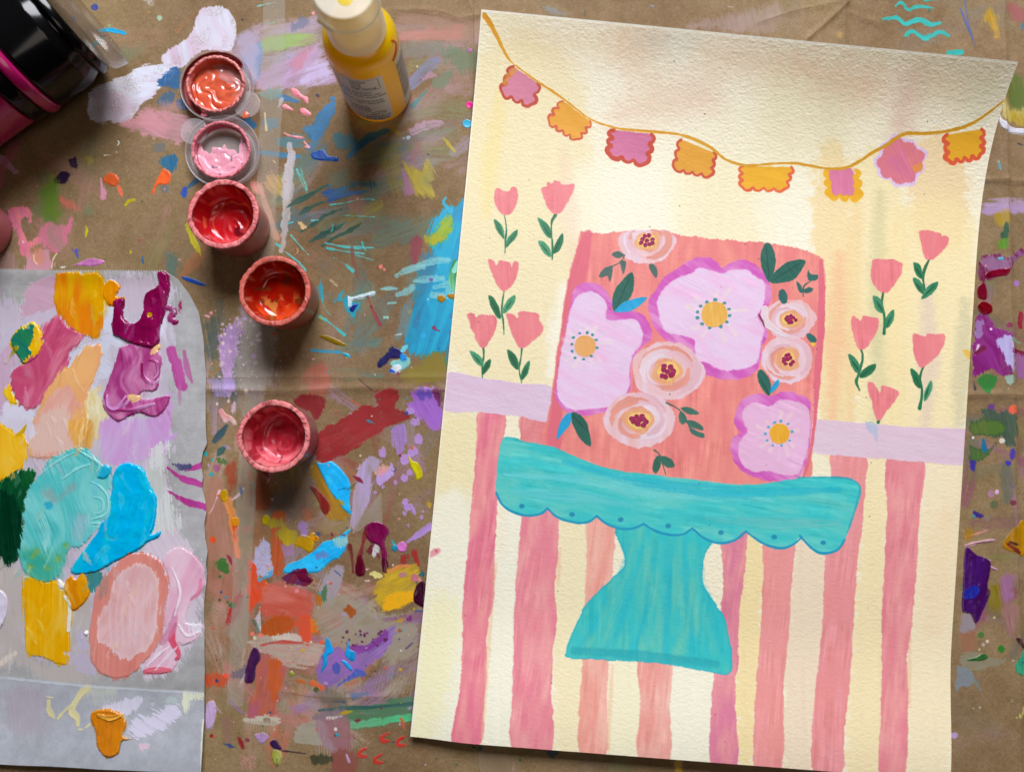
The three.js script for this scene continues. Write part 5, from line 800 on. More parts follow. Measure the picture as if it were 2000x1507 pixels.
tulip([[193, 658], [225, 665], [245, 680], [260, 652], [310, 660], [350, 672], [345, 720], [320, 780], [270, 845], [235, 850], [210, 790], [190, 720]], [[247, 852], [257, 900], [235, 990], [220, 1040], [238, 1090]], [14, 14, 16, 18, 8], [[[170, 878], [205, 890], [235, 935], [243, 985], [215, 985], [188, 940]], [[335, 935], [325, 975], [280, 1010], [240, 1015], [250, 980], [290, 945]]], 7);
tulip([[558, 755], [600, 765], [625, 770], [640, 752], [690, 762], [735, 760], [735, 820], [690, 890], [630, 945], [590, 950], [560, 880], [553, 800]], [[615, 950], [595, 1010], [605, 1080], [605, 1130], [593, 1195]], [10, 14, 14, 18, 22], [[[540, 960], [575, 985], [600, 1040], [600, 1080], [565, 1060], [545, 1010]], [[660, 1030], [668, 1070], [645, 1130], [618, 1155], [622, 1100], [640, 1060]]], 8);
tulip([[283, 1055], [320, 1050], [358, 1105], [375, 1062], [430, 1075], [470, 1105], [450, 1150], [400, 1210], [360, 1262], [335, 1255], [310, 1160]], [[350, 1262], [348, 1278]], [18, 18], [], 9);
A.patch([[270, 1272], [320, 1276], [345, 1300], [342, 1400], [320, 1360], [285, 1320]], { c: [168, 190, 214], a: 0.6, w: 3, d: 80, dry: 0.1 }).patch([[848, 860], [885, 858], [898, 915], [880, 900]], { c: [236, 186, 80], w: 3, a: 0.9 });
// the cake
F(0, 0, 1);
A.patch([[1133, 456], [1140, 453], [1180, 455], [1245, 450], [1320, 458], [1415, 468], [1500, 474], [1560, 484], [1585, 495], [1608, 510], [1613, 560], [1610, 650], [1604, 720], [1596, 800], [1586, 880], [1568, 945], [1400, 950], [1250, 940], [1070, 880], [1075, 790], [1085, 710], [1095, 640], [1105, 570], [1115, 530]], { c: [230, 134, 130], c2: [240, 156, 142], m: 0.35, mk: 0.55, d: 88, w: 4, v: 15, h: 0.13, fs: 0.16, rg: 0.8, dry: 0.03 });
A.patch([[1136, 462], [1156, 464], [1130, 620], [1108, 740], [1098, 800], [1095, 875], [1070, 872], [1078, 780], [1096, 640], [1110, 545]], { c: [220, 112, 126], w: 3, d: 96, v: 9, h: 0.1, e: 3 });
A.patch([[1600, 516], [1607, 518], [1612, 580], [1608, 680], [1596, 800], [1586, 880], [1568, 940], [1555, 940], [1580, 850], [1590, 740], [1598, 620]], { c: [220, 112, 128], w: 2.5, d: 95, v: 9, h: 0.1 });
A.line([[1590, 760], [1583, 850], [1565, 930]], [3, 5, 5], { c: [246, 206, 190], a: 0.7, dry: 0.4 });
const PURPLE = [206, 94, 180], PETAL = [234, 206, 230];
const bloom = (outer, inner, [cx, cy, r], cc, dots, dc, petal = PETAL) => {
  A.patch(outer, { c: PURPLE, c2: [222, 146, 200], m: 0.4, mk: 0.8, e: 1.6, w: 3, v: 10, br: 0.1, h: 0.1, ro: 0.55, d: 30 });
  A.patch(inner, { c: petal, c2: [236, 190, 222], m: 0.25, mk: 0.7, w: 3, v: 12, br: 0.1, h: 0.1, ro: 0.58, d: 20, e: 2, rg: 0.2 });
  for (let i = 0; i < 14; i++) { const t = i / 14 * 6.28 + 0.2, q = r * (1.6 + 0.9 * vn(i * 3.3, r)); A.line([[cx + Math.cos(t) * r * 1.1, cy + Math.sin(t) * r * 1.1], [cx + Math.cos(t + 0.1) * q, cy + Math.sin(t + 0.1) * q]], [r * 0.2, r * 0.4], { c: i % 3 ? [238, 226, 206] : [226, 206, 222], a: 0.45, e: 3, dry: 0.3, h: 0.15 }); }
  A.dot(cx, cy, r, cc, { c2: cc.map((q, i) => q + [6, 16, 30][i]), odd: 0.1, w: 2, v: 12, h: 0.22 });
  for (const [x, y] of dots) A.dot(x, y, r * 0.125, dc, { odd: 0.5, sx: 1.15, w: 1, h: 0.2 });
};
F(1080, 430, 3.571);
bloom([[150, 470], [230, 430], [310, 440], [380, 500], [410, 560], [425, 640], [520, 630], [610, 645], [670, 720], [690, 820], [640, 870], [560, 960], [540, 1050], [540, 1180], [430, 1310], [330, 1340], [200, 1360], [90, 1330], [20, 1250], [18, 1170], [60, 900], [100, 700], [125, 560]], [[135, 580], [180, 520], [260, 495], [340, 530], [375, 590], [370, 690], [480, 690], [570, 690], [620, 760], [620, 850], [560, 930], [530, 1040], [530, 1170], [430, 1290], [300, 1310], [150, 1320], [75, 1290], [25, 1170], [60, 900], [110, 680]], [225, 877, 76], [226, 160, 84], [[187, 787], [238, 780], [275, 796], [300, 832], [308, 887], [266, 945], [212, 967], [153, 957], [133, 910], [132, 862], [142, 815]], [72, 142, 136]);
bloom([[690, 520], [730, 470], [780, 390], [880, 330], [960, 275], [1060, 255], [1130, 275], [1180, 330], [1240, 295], [1340, 275], [1430, 320], [1490, 390], [1520, 470], [1515, 560], [1490, 620], [1460, 660], [1480, 740], [1500, 800], [1460, 880], [1450, 980], [1420, 1050], [1330, 1100], [1200, 1110], [1080, 1080], [1000, 1030], [950, 960], [945, 880], [830, 850], [760, 810], [700, 730], [670, 640], [668, 560]], [[740, 650], [730, 560], [780, 470], [880, 400], [960, 370], [1020, 335], [1110, 350], [1180, 370], [1260, 345], [1350, 345], [1400, 380], [1470, 430], [1480, 500], [1465, 590], [1430, 660], [1440, 700], [1475, 760], [1450, 850], [1440, 940], [1400, 1010], [1300, 1040], [1190, 1045], [1120, 1020], [1080, 990], [1010, 970], [990, 900], [980, 830], [880, 800], [800, 780], [760, 730]], [1125, 655, 92], [230, 174, 76], [[1130, 553], [1075, 568], [1030, 597], [1007, 637], [1008, 678], [1040, 720], [1092, 748], [1170, 738], [1213, 708], [1230, 662], [1228, 618], [1195, 575]], [80, 146, 142]);
F(1300, 700, 2.857);
bloom([[385, 320], [405, 260], [450, 215], [530, 195], [590, 210], [650, 185], [730, 190], [800, 230], [810, 290], [810, 400], [800, 500], [770, 620], [730, 665], [620, 685], [480, 655], [400, 600], [365, 520], [370, 450], [410, 410], [390, 370]], [[430, 330], [440, 280], [500, 245], [580, 265], [640, 225], [720, 235], [790, 270], [805, 330], [800, 450], [780, 550], [740, 640], [660, 650], [560, 625], [500, 635], [430, 590], [405, 520], [415, 460], [455, 405], [440, 370]], [637, 418, 58], [230, 166, 40], [[643, 347], [608, 356], [575, 380], [558, 417], [567, 455], [600, 483], [648, 483], [692, 456], [707, 405], [683, 362]], [84, 168, 190], [230, 184, 212]);
// roses
function rose(cx, cy, rx, ry, seed, cut = 9e9) {
  const r = rng(seed), ring = (q, n = 12, wob = 0.1) => Array.from({ length: n }, (_, i) => { const t = i / n * 6.283, w = q * (1 + (r() - 0.5) * wob); return [cx + Math.cos(t) * rx * w, Math.max(cut, -9e9) === 9e9 ? cy + Math.sin(t) * ry * w : Math.max(cut, cy + Math.sin(t) * ry * w)]; });
  const low = cut === 9e9 ? -9e9 : cut;
  A.patch(ring(1), { c: [234, 206, 216], c2: [232, 176, 164], m: 0.25, w: 4, h: 0.12, v: 9, ro: 0.5, rg: 0.3 });
  for (let k = 0; k < 8; k++) {
    const q = 0.86 - k * 0.07, t0 = r() * 6.283, len = 1.7 + r() * 1.3, col = k % 3 === 1 ? [230, 154, 136] : k % 3 ? [240, 222, 230] : [232, 190, 198];
    const pts = Array.from({ length: 7 }, (_, i) => { const t = t0 + len * i / 6; return [cx + Math.cos(t) * rx * (q - i * 0.014), Math.max(low, cy + Math.sin(t) * ry * (q - i * 0.014))]; });
    A.line(pts, [rx * 0.08, rx * 0.24, rx * 0.27, rx * 0.1], { c: col, c2: col.map((v) => v - 10), w: 3, e: 1.6, v: 10, dry: 0.1, h: 0.16, ro: 0.48, a: 0.85 });
  }
  A.patch(ring(0.46, 9, 0.3), { c: [226, 156, 124], c2: [236, 186, 130], w: 3, h: 0.12, v: 9, e: 2 });
  A.patch(ring(0.3, 8, 0.3), { c: [242, 208, 116], w: 2, h: 0.15 });
  for (let k = 0; k < 9; k++) { const t = k * 0.8 + r() * 0.5, q = k ? 0.13 + 0.1 * r() : 0; A.dot(cx + Math.cos(t) * rx * q, Math.max(low + 16, cy + Math.sin(t) * ry * q), rx * 0.078, [150, 34, 84], { h: 0.3, ro: 0.35, w: 1 }); }
}
F(1080, 430, 3.571);
rose(655, 140, 200, 168, 3, 88);
rose(800, 1055, 250, 205, 4);
rose(602, 1392, 245, 195, 5);
rose(1655, 690, 180, 138, 6);
rose(1636, 968, 186, 166, 7);
A.line([[1480, 620], [1480, 700], [1560, 770], [1640, 810]], [50, 60, 40, 20], { c: [233, 214, 218], w: 2, h: 0.3, v: 12 });
A.line([[1435, 655], [1460, 700], [1475, 740]], [10, 16, 6], { c: [128, 24, 72] });
// leaves round the roses
const DARK = [30, 92, 78], GREY = [72, 100, 92], BLUE = [26, 156, 202];
const leaf = (pts, c = DARK, vein = true) => { A.patch(pts, { c, c2: c.map((q) => q + 14), m: 0.3, w: 1.6, v: 10, h: 0.14, d: 50 }); if (vein) { const a = pts[0], b = pts[Math.floor(pts.length / 2)]; A.line([[lerp(a[0], b[0], 0.1), lerp(a[1], b[1], 0.1)], [lerp(a[0], b[0], 0.5), lerp(a[1], b[1], 0.5)], [lerp(a[0], b[0], 0.9), lerp(a[1], b[1], 0.9)]], [5, 7, 4], { c: c.map((q) => q * 0.62), a: 0.8, w: 0.8 }); } };
leaf([[430, 640], [415, 560], [440, 470], [500, 400], [548, 362], [565, 410], [555, 500], [500, 590]]);
leaf([[430, 635], [480, 580], [560, 545], [655, 535], [610, 590], [530, 635]], BLUE, false);
leaf([[1510, 430], [1460, 340], [1450, 230], [1485, 158], [1525, 175], [1552, 260], [1545, 350]]);
leaf([[1515, 430], [1560, 350], [1640, 290], [1757, 275], [1740, 340], [1680, 410], [1600, 435]]);
for (const p of [[[410, 235], [450, 215], [495, 235], [480, 255], [435, 258]], [[470, 280], [505, 285], [505, 330], [490, 375], [475, 330]], [[320, 385], [360, 330], [415, 322], [410, 380], [395, 425], [380, 385], [345, 395]], [[670, 310], [700, 305], [728, 345], [722, 400], [690, 370]]]) leaf(p, GREY, false);
for (const p of [[[1780, 345], [1800, 375], [1850, 378], [1840, 415], [1790, 420], [1775, 390]], [[1700, 425], [1730, 450], [1740, 500], [1715, 490]], [[1745, 490], [1780, 465], [1815, 475], [1800, 500], [1760, 505]], [[1580, 490], [1610, 480], [1635, 530], [1625, 580], [1595, 575], [1575, 530]], [[1765, 800], [1790, 785], [1835, 815], [1835, 850], [1795, 845]]]) leaf(p, [38, 94, 88], false);
A.line([[500, 240], [470, 290], [400, 325]], [8, 8, 8], { c: GREY, w: 0.8 }).line([[1795, 425], [1750, 460], [1745, 530]], [8, 9, 6], { c: [46, 96, 86], w: 0.8 });
A.patch([[1795, 855], [1830, 855], [1815, 880]], { c: [240, 196, 70], w: 2 });
leaf([[1510, 1222], [1470, 1190], [1432, 1120], [1430, 1060], [1455, 1040], [1500, 1090], [1522, 1160]]);
leaf([[1510, 1205], [1530, 1150], [1572, 1108], [1575, 1150], [1540, 1195]], BLUE, false);
A.line([[790, 1270], [850, 1300], [890, 1330], [930, 1400], [960, 1440]], [10, 9, 8, 8, 6], { c: [60, 96, 78], w: 0.8 });
for (const p of [[[890, 1310], [950, 1300], [1012, 1335], [1005, 1355], [940, 1345]], [[885, 1335], [915, 1345], [935, 1390], [905, 1425], [878, 1395]], [[930, 1395], [990, 1400], [1047, 1440], [1040, 1465], [970, 1440]], [[945, 1430], [1000, 1465], [1052, 1490], [1040, 1515], [970, 1485]]]) leaf(p, [58, 104, 90], false);
F(860, 700, 3.588);
leaf([[915, 385], [960, 380], [1020, 440], [1045, 520], [1054, 608], [1000, 580], [940, 490]]);
leaf([[915, 380], [870, 400], [830, 470], [818, 560], [860, 520], [910, 450]], BLUE, false);
A.line([[1500, 640], [1540, 680], [1580, 815]], [10, 8, 6], { c: [50, 92, 74], w: 0.8 });
leaf([[1540, 680], [1500, 700], [1488, 770], [1515, 802], [1547, 740]], [46, 98, 82], false);
leaf([[1550, 680], [1610, 700], [1640, 750], [1590, 762], [1558, 730]], [46, 98, 82], false);
// the cake stand
F(0, 0, 1);
A.patch([[1213, 1020], [1218, 1080], [1218, 1106], [1199, 1125], [1171, 1151], [1145, 1179], [1126, 1216], [1114, 1244], [1106, 1270], [1110, 1284], [1188, 1288], [1262, 1292], [1335, 1302], [1387, 1312], [1419, 1317], [1430, 1304], [1430, 1273], [1422, 1231], [1412, 1200], [1387, 1164], [1372, 1133], [1377, 1080], [1390, 1040]], { c: [48, 192, 194], c2: [100, 198, 182], m: 0.35, d: 88, w: 2.5, v: 14, mk: 0.7, rg: 0.8, h: 0.13, ro: 0.48, rc: [30, 172, 190], rim: 3, fs: 0.13 });
for (let i = 0; i < 16; i++) { const f = i / 15, x0 = 1228 + f * 135, x1 = 1130 + f * 280; A.line([[x0, 1060], [lerp(x0, x1, 0.25), 1140], [x1, 1270]], [6, 14, 12], { c: i % 3 ? [104, 194, 182] : [10, 168, 198], a: 0.32, dry: 0.4, e: 5, w: 6, h: 0.12 }); }
A.line([[1120, 1270], [1240, 1278], [1400, 1296]], [14, 18, 14], { c: [30, 160, 172], a: 0.6, dry: 0.25, e: 3 });
A.patch([[983, 855], [1033, 863], [1083, 873], [1125, 892], [1194, 915], [1278, 927], [1359, 936], [1430, 944], [1490, 944], [1562, 933], [1643, 933], [1671, 940], [1680, 952], [1678, 976], [1664, 1011], [1650, 1053], [1636, 1073], [1608, 1080], [1587, 1071], [1566, 1048], [1550, 1062], [1525, 1070], [1490, 1060], [1457, 1037], [1435, 1054], [1405, 1060], [1375, 1050], [1352, 1031], [1335, 1042], [1311, 1044], [1280, 1036], [1257, 1022], [1240, 1030], [1214, 1032], [1185, 1022], [1165, 1007], [1150, 1018], [1125, 1020], [1090, 1010], [1069, 992], [1055, 1003], [1027, 1006], [1000, 998], [980, 984], [969, 960], [971, 915]], { c: [62, 196, 196], c2: [104, 204, 196], m: 0.4, d: 5, w: 2, v: 15, mk: 0.7, rg: 0.8, h: 0.14, ro: 0.48, fs: 0.16 });
for (const [p, c] of [[[[985, 925], [1150, 938], [1300, 962], [1500, 975]], [120, 208, 210]], [[[1000, 960], [1120, 968], [1220, 985]], [110, 200, 204]], [[[1100, 900], [1250, 940], [1440, 960], [1640, 955]], [18, 172, 196]], [[[1380, 1010], [1500, 1020], [1640, 1020]], [116, 190, 186]]]) A.line(p, [8, 26, 10], { c, a: 0.55, dry: 0.34, e: 3, h: 0.16 });
for (const p of [[[969, 962], [980, 984], [1000, 998], [1027, 1006], [1055, 1003], [1069, 992]], [[1069, 992], [1090, 1010], [1125, 1020], [1150, 1018], [1165, 1007]], [[1165, 1007], [1185, 1022], [1214, 1032], [1240, 1030], [1257, 1022]], [[1257, 1022], [1280, 1036], [1311, 1044], [1335, 1042], [1352, 1031]], [[1352, 1031], [1375, 1050], [1405, 1060], [1435, 1054], [1457, 1037]], [[1457, 1037], [1490, 1060], [1525, 1070], [1550, 1062], [1566, 1048]], [[1562, 1045], [1587, 1071], [1608, 1080], [1636, 1073], [1650, 1053]]]) A.line(p, [4, 5, 4], { c: [22, 152, 186], w: 0.8, v: 6 });
A.line([[1560, 932], [1643, 932], [1671, 940], [1680, 955], [1672, 990], [1655, 1040]], [3, 4, 4, 3], { c: [40, 160, 178], a: 0.8 });
for (const [x, y] of [[1019, 988], [1117, 1004], [1212, 1014], [1305, 1026], [1408, 1039], [1512, 1048], [1608, 1059]]) A.dot(x, y, 4.6, [24, 142, 172], { sx: 1.2, odd: 0.1 });
// specks and an accidental smear
{ const r = rng(77); for (let i = 0; i < 46; i++) A.dot(900 + r() * 980, 60 + r() * 1400, 0.7 + r() * 1.2, [110, 90, 70], { a: 0.7, w: 0.4, e: 0.5 }); }
F(390, 740, 4); A.patch([[1800, 1350], [1840, 1320], [1875, 1330], [1865, 1360], [1830, 1385], [1795, 1395]], { c: [226, 150, 160], a: 0.85, w: 3, dry: 0.08 }).dot(1848, 1342, 12, [206, 90, 110], { a: 0.7 });
F(0, 0, 1);
A.map = (s, t) => [s * 1536, t * 2048];                        // bare paper along the cut edge, with light caught on its bevel painted in
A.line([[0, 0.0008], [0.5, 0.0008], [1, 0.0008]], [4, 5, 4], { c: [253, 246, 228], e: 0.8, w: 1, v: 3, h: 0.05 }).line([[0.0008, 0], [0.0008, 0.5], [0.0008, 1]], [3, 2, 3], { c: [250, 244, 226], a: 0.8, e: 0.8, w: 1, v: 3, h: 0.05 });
for (let i = 0; i < A.H.length; i++) A.H[i] += paperGrain[i] * (0.25 + 0.4 * sstep(0.5, 0.71, A.R[i]));
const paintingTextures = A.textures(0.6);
{
  const sheet = thing('painting', 'sheet of watercolour paper painted with a pink flower cake on a turquoise stand', 'painting');
  const nx = 140, ny = 190, pos = [], uv = [], idx = [];
  for (let j = 0; j <= ny; j++) for (let i = 0; i <= nx; i++) { pos.push(...sheetPoint(i / nx, j / ny)); uv.push(i / nx, j / ny); }
  for (let j = 0; j < ny; j++) for (let i = 0; i < nx; i++) { const a = j * (nx + 1) + i, b = a + nx + 1; idx.push(a, b, a + 1, a + 1, b, b + 1); }
  const g = new THREE.BufferGeometry(); g.setAttribute('position', new THREE.Float32BufferAttribute(pos, 3)); g.setAttribute('uv', new THREE.Float32BufferAttribute(uv, 2)); g.setIndex(idx); g.computeVertexNormals();
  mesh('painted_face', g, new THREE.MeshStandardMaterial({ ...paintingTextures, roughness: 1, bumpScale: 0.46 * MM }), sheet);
  const T = 0.55 * MM, bpos = [], bidx = [], rim = [];
  for (let j = 0; j <= ny; j++) for (let i = 0; i <= nx; i++) bpos.push(...sheetPoint(i / nx, j / ny, T));
  for (let j = 0; j < ny; j++) for (let i = 0; i < nx; i++) { const a = j * (nx + 1) + i, b = a + nx + 1; bidx.push(a, a + 1, b, a + 1, b + 1, b); }
  for (let i = 0; i <= nx; i++) rim.push([i / nx, 0]); for (let j = 1; j <= ny; j++) rim.push([1, j / ny]); for (let i = nx - 1; i >= 0; i--) rim.push([i / nx, 1]); for (let j = ny - 1; j >= 0; j--) rim.push([0, j / ny]);
  const o = bpos.length / 3;
  for (const [s, t] of rim) bpos.push(...sheetPoint(s, t, 0.01 * MM), ...sheetPoint(s, t, T));
  for (let i = 0; i < rim.length - 1; i++) { const a = o + i * 2; bidx.push(a, a + 2, a + 1, a + 1, a + 2, a + 3); }
  const back = new THREE.BufferGeometry(); back.setAttribute('position', new THREE.Float32BufferAttribute(bpos, 3)); back.setIndex(bidx);
  mesh('paper_back', back, new THREE.MeshStandardMaterial({ color: rgb(244, 238, 222), roughness: 0.85 }), sheet);
}

// ---------------------------------------------------------------- the waxed paper used as a palette
const PX0 = -0.305, PX1 = -0.135, PZ0 = -0.125, PZ1 = 0.195, PRES = 5000, PY = 1.3 * MM;
const paletteUV = (x, z) => [(x - PX0) / (PX1 - PX0), (z - PZ0) / (PZ1 - PZ0)];
const L = new Sheet(Math.round((PX1 - PX0) * PRES), Math.round((PZ1 - PZ0) * PRES), (px, py) => { const [x, z] = onTable(px, py, PY); return [(x - PX0) * PRES, (z - PZ0) * PRES]; }, PRES * EYE / FOCAL, 0.42);
for (let y = 0, i = 0; y < L.h; y++) for (let x = 0; x < L.w; x++, i++) {
  const big = fbm(x * 0.008 + 3, y * 0.008) - 0.5, mid = fbm(x * 0.05, y * 0.05 + 8) - 0.5, fine = vn(x * 0.5, y * 0.5) - 0.5, v = big * 44 + mid * 26 + fine * 12 + 5 * (vn(x * 0.02, y * 0.3) - 0.5);
  L.C[i * 3] = 182 + v; L.C[i * 3 + 1] = 181 + v; L.C[i * 3 + 2] = 181 + v + big * 8; L.H[i] = 0.02 + mid * 0.02;
}
L.rimH = 0.08; L.mk = 0.8; L.chroma = 1.14; L.warp = 45;
const blobs = [];
const thin = (pts, c, o = {}) => L.patch(pts, { c, a: 0.9, e: 2, w: 7, v: 10, h: 0.06, ro: 0.45, ...o });
const wet = (pts, c, label, mm = 0.7, o = {}) => { L.patch(pts, { c, v: 10, h: 0.4, ro: mm < 0.85 ? 0.34 : 0.2, c2: c.map((q) => lerp(q, 235, 0.22)), m: 0.3, ...o, w: mm < 0.85 ? 5 : 3, e: mm < 0.85 ? 2 : 1.2, br: mm < 0.85 ? 1.6 : 0.9, rc: null, fs: 0.26, rg: mm < 0.85 ? 0.9 : 0.5 }); blobs.push([ragged(smooth(toPhoto(pts), true, 3), 1.2, 0.25), mm < 0.85 ? mm * 0.16 : mm * 0.6, label]); };
F(0, 0, 1);                                                   // thin white and lilac scrubbed over most of the sheet
thin([[-90, 620], [60, 600], [110, 560], [320, 545], [335, 640], [325, 800], [330, 930], [350, 1040], [385, 1130], [375, 1240], [330, 1300], [180, 1310], [40, 1280], [-90, 1260]], [214, 208, 220], { c2: [206, 192, 210], dry: 0.2, w: 22, e: 4, d: 80, a: 0.85, v: 14 });
thin([[300, 1020], [350, 1040], [392, 1110], [388, 1180], [350, 1290], [280, 1320], [270, 1200]], [228, 214, 226], { dry: 0.26, w: 18, e: 3, d: 60 });
F(0, 520, 4.651);
thin([[-300, 60], [-20, 80], [0, 500], [-100, 1400], [-400, 1500]], [196, 170, 190], { dry: 0.15 });
thin([[270, 150], [530, 110], [530, 400], [420, 540], [180, 510], [215, 300]], [206, 166, 186], { rc: [222, 196, 208], d: 20, dry: 0.05 });
thin([[180, 480], [520, 380], [530, 480], [370, 560], [180, 640], [40, 820], [-20, 900], [-40, 720]], [206, 196, 212], { d: 140, dry: 0.18 });
thin([[0, 800], [130, 690], [110, 900], [60, 1100], [100, 1250], [0, 1330], [-60, 1100]], [206, 174, 196], { dry: 0.05 });
thin([[1080, 130], [1460, 100], [1440, 200], [1330, 300], [1300, 420], [1120, 420], [1090, 250]], [206, 190, 202], { dry: 0.42, d: 88, w: 12 });
thin([[940, 340], [1110, 330], [1120, 480], [1220, 510], [1300, 420], [1470, 420], [1500, 560], [1450, 660], [1100, 650], [930, 560]], [222, 224, 238], { d: 80, dry: 0.12 });
thin([[600, 900], [700, 750], [930, 640], [1090, 560], [1100, 720], [960, 740], [1000, 980], [900, 1030], [870, 1140], [700, 1110]], [216, 218, 232], { d: 30, dry: 0.22, v: 16 });
thin([[70, 1220], [250, 1280], [320, 1330], [260, 1507], [20, 1540], [20, 1380]], [228, 226, 240], { d: 85 });
wet([[560, 60], [720, 55], [760, 70], [870, 60], [930, 100], [960, 200], [950, 400], [930, 520], [870, 640], [780, 640], [640, 560], [570, 470], [500, 370], [485, 250], [510, 130]], [216, 128, 18], 'orange paint smear shading to yellow', 0.55, { c2: [216, 166, 20], m: 0.35, d: 88, rc: [222, 150, 20], rim: 4, h: 0.4 });
L.patch([[760, 80], [880, 60], [935, 120], [955, 260], [940, 420], [850, 470], [820, 250]], { c: [212, 168, 18], a: 0.75, e: 8, w: 10, d: 80, dry: 0.2, ro: 0.22, h: 0.4 });
wet([[950, 170], [1010, 120], [1090, 180], [1060, 270], [1130, 290], [1100, 350], [1000, 360], [960, 320], [930, 260]], [220, 148, 24], 'small orange paint dab', 0.9, { c2: [216, 120, 20] });
wet([[270, 505], [330, 520], [380, 620], [380, 720], [340, 820], [250, 880], [200, 880], [150, 800], [90, 700], [130, 600]], [232, 182, 24], 'yellow and green paint dab', 1.0, { rim: 4 });
L.patch([[210, 550], [310, 540], [312, 640], [270, 730], [280, 790], [210, 860], [160, 800], [105, 690], [140, 600]], { c: [44, 124, 84], c2: [30, 110, 100], w: 6, v: 14, ro: 0.25, h: 0.7, d: 60 }).line([[150, 740], [100, 800], [50, 870]], [40, 26, 30], { c: [150, 150, 50], c2: [210, 190, 190], h: 0.8, ro: 0.2 });
wet([[40, 1090], [90, 1075], [120, 1170], [170, 1240], [80, 1240], [35, 1160]], [236, 190, 24], 'small yellow paint dab', 0.7);
wet([[530, 450], [600, 540], [740, 620], [720, 700], [640, 760], [600, 900], [560, 960], [480, 1060], [420, 1190], [330, 1280], [230, 1290], [150, 1210], [100, 1080], [110, 950], [210, 880], [330, 810], [390, 700], [380, 560], [450, 500]], [186, 78, 112], 'rose pink paint smear', 0.6, { c2: [208, 122, 144], d: 115, m: 0.35, rc: [206, 110, 130], rim: 5, h: 0.5, fs: 0.2 });
wet([[780, 730], [900, 710], [925, 800], [890, 920], [850, 1040], [810, 1110], [800, 1330], [790, 1520], [640, 1700], [300, 1740], [240, 1640], [260, 1500], [330, 1330], [400, 1150], [480, 1050], [560, 920], [620, 930], [680, 820]], [230, 178, 122], 'peach paint smear', 0.5, { c2: [226, 166, 120], d: 105, rc: [240, 200, 110], rim: 4, h: 0.4, fs: 0.2 });
L.patch([[580, 1090], [660, 1110], [700, 1250], [660, 1350], [640, 1540], [600, 1700], [300, 1720], [300, 1500], [330, 1400], [420, 1200], [500, 1130]], { c: [222, 162, 146], c2: [224, 186, 174], m: 0.4, w: 6, d: 100, ro: 0.35, h: 0.3, e: 3 });
L.patch([[400, 1330], [600, 1290], [640, 1510], [620, 1680], [280, 1680], [300, 1500]], { c: [222, 190, 178], w: 8, d: 95, ro: 0.4, h: 0.25, e: 5 });
thin([[820, 1130], [900, 1090], [905, 1200], [960, 1350], [920, 1540], [790, 1540], [760, 1290]], [238, 228, 176], { c2: [236, 206, 140], ro: 0.3, d: 80, v: 14, h: 0.3 });
for (let i = 0; i < 12; i++) L.line([[770 + i * 12, 1180 + (i * 67) % 120], [800 + i * 8, 1300], [770 + i * 14, 1420]], [5, 10, 4], { c: [248, 244, 220], a: 0.6, dry: 0.2, h: 0.4, ro: 0.3 });
thin([[930, 1380], [1100, 1390], [1400, 1360], [1530, 1140], [1560, 1280], [1540, 1507], [1480, 1690], [1230, 1780], [950, 1770], [900, 1570]], [214, 184, 226], { c2: [212, 160, 216], v: 14, d: 95, ro: 0.35, h: 0.25 });
wet([[1090, 740], [1200, 700], [1300, 690], [1420, 740], [1460, 850], [1450, 960], [1440, 1060], [1400, 1130], [1290, 1140], [1250, 1200], [1400, 1200], [1540, 1170], [1500, 1290], [1400, 1365], [1250, 1330], [1100, 1400], [1040, 1390], [940, 1290], [930, 1200], [960, 1100], [1010, 960], [1050, 850]], [160, 62, 122], 'mauve paint swirl', 0.9, { c2: [198, 128, 168], m: 0.45, d: 75, rc: [146, 36, 96], rim: 5, v: 20, h: 0.7, fs: 0.22 });
for (const p of [[[1290, 880], [1300, 1000], [1380, 1060], [1440, 1030]], [[960, 1170], [990, 1290], [1080, 1310], [1180, 1200]], [[1360, 850], [1420, 870], [1440, 960], [1400, 1020]], [[1060, 1300], [1200, 1300], [1400, 1250]]]) L.line(p, [16, 34, 20], { c: [140, 30, 92], c2: [206, 150, 196], h: 0.9, ro: 0.15, dry: 0.04 });
L.line([[975, 1180], [985, 1270], [1050, 1290], [1120, 1210], [1140, 1180]], [20, 24, 20], { c: [206, 150, 206], h: 0.8, ro: 0.15 });
wet([[1440, 60], [1530, 70], [1545, 190], [1520, 300], [1500, 400], [1470, 500], [1450, 600], [1440, 680], [1380, 740], [1200, 700], [1090, 650], [1030, 620], [1015, 530], [1030, 400], [1050, 310], [1130, 300], [1110, 400], [1130, 480], [1200, 520], [1260, 490], [1300, 400], [1300, 320], [1330, 240], [1440, 170]], [116, 12, 64], 'wet plum paint squeezed into a fork shape', 2.0, { c2: [134, 20, 82], m: 0.3, ro: 0.12, h: 0.9 });
L.line([[1450, 180], [1480, 250], [1490, 360]], [20, 60, 30], { c: [150, 50, 100], a: 0.7, ro: 0.15, h: 1 }).dot(1362, 440, 26, [186, 140, 24], { ro: 0.15 });
wet([[1495, 360], [1560, 355], [1600, 400], [1590, 450], [1575, 470], [1618, 490], [1600, 525], [1550, 510], [1525, 460], [1545, 410], [1500, 390]], [140, 34, 92], 'plum paint curl', 0.9, { ro: 0.15 });
L.patch([[1615, 340], [1650, 300], [1640, 380], [1620, 370]], { c: [150, 40, 90], w: 3 }).line([[1620, 390], [1640, 430]], [8, 6], { c: [150, 40, 90] });
L.line([[1550, 760], [1600, 900], [1650, 1090]], [90, 110, 90], { c: [186, 86, 156], dry: 0.12, v: 16, w: 4 }).line([[1670, 770], [1690, 900], [1740, 1050]], [30, 60, 20], { c: [186, 100, 156], a: 0.8, dry: 0.2 });
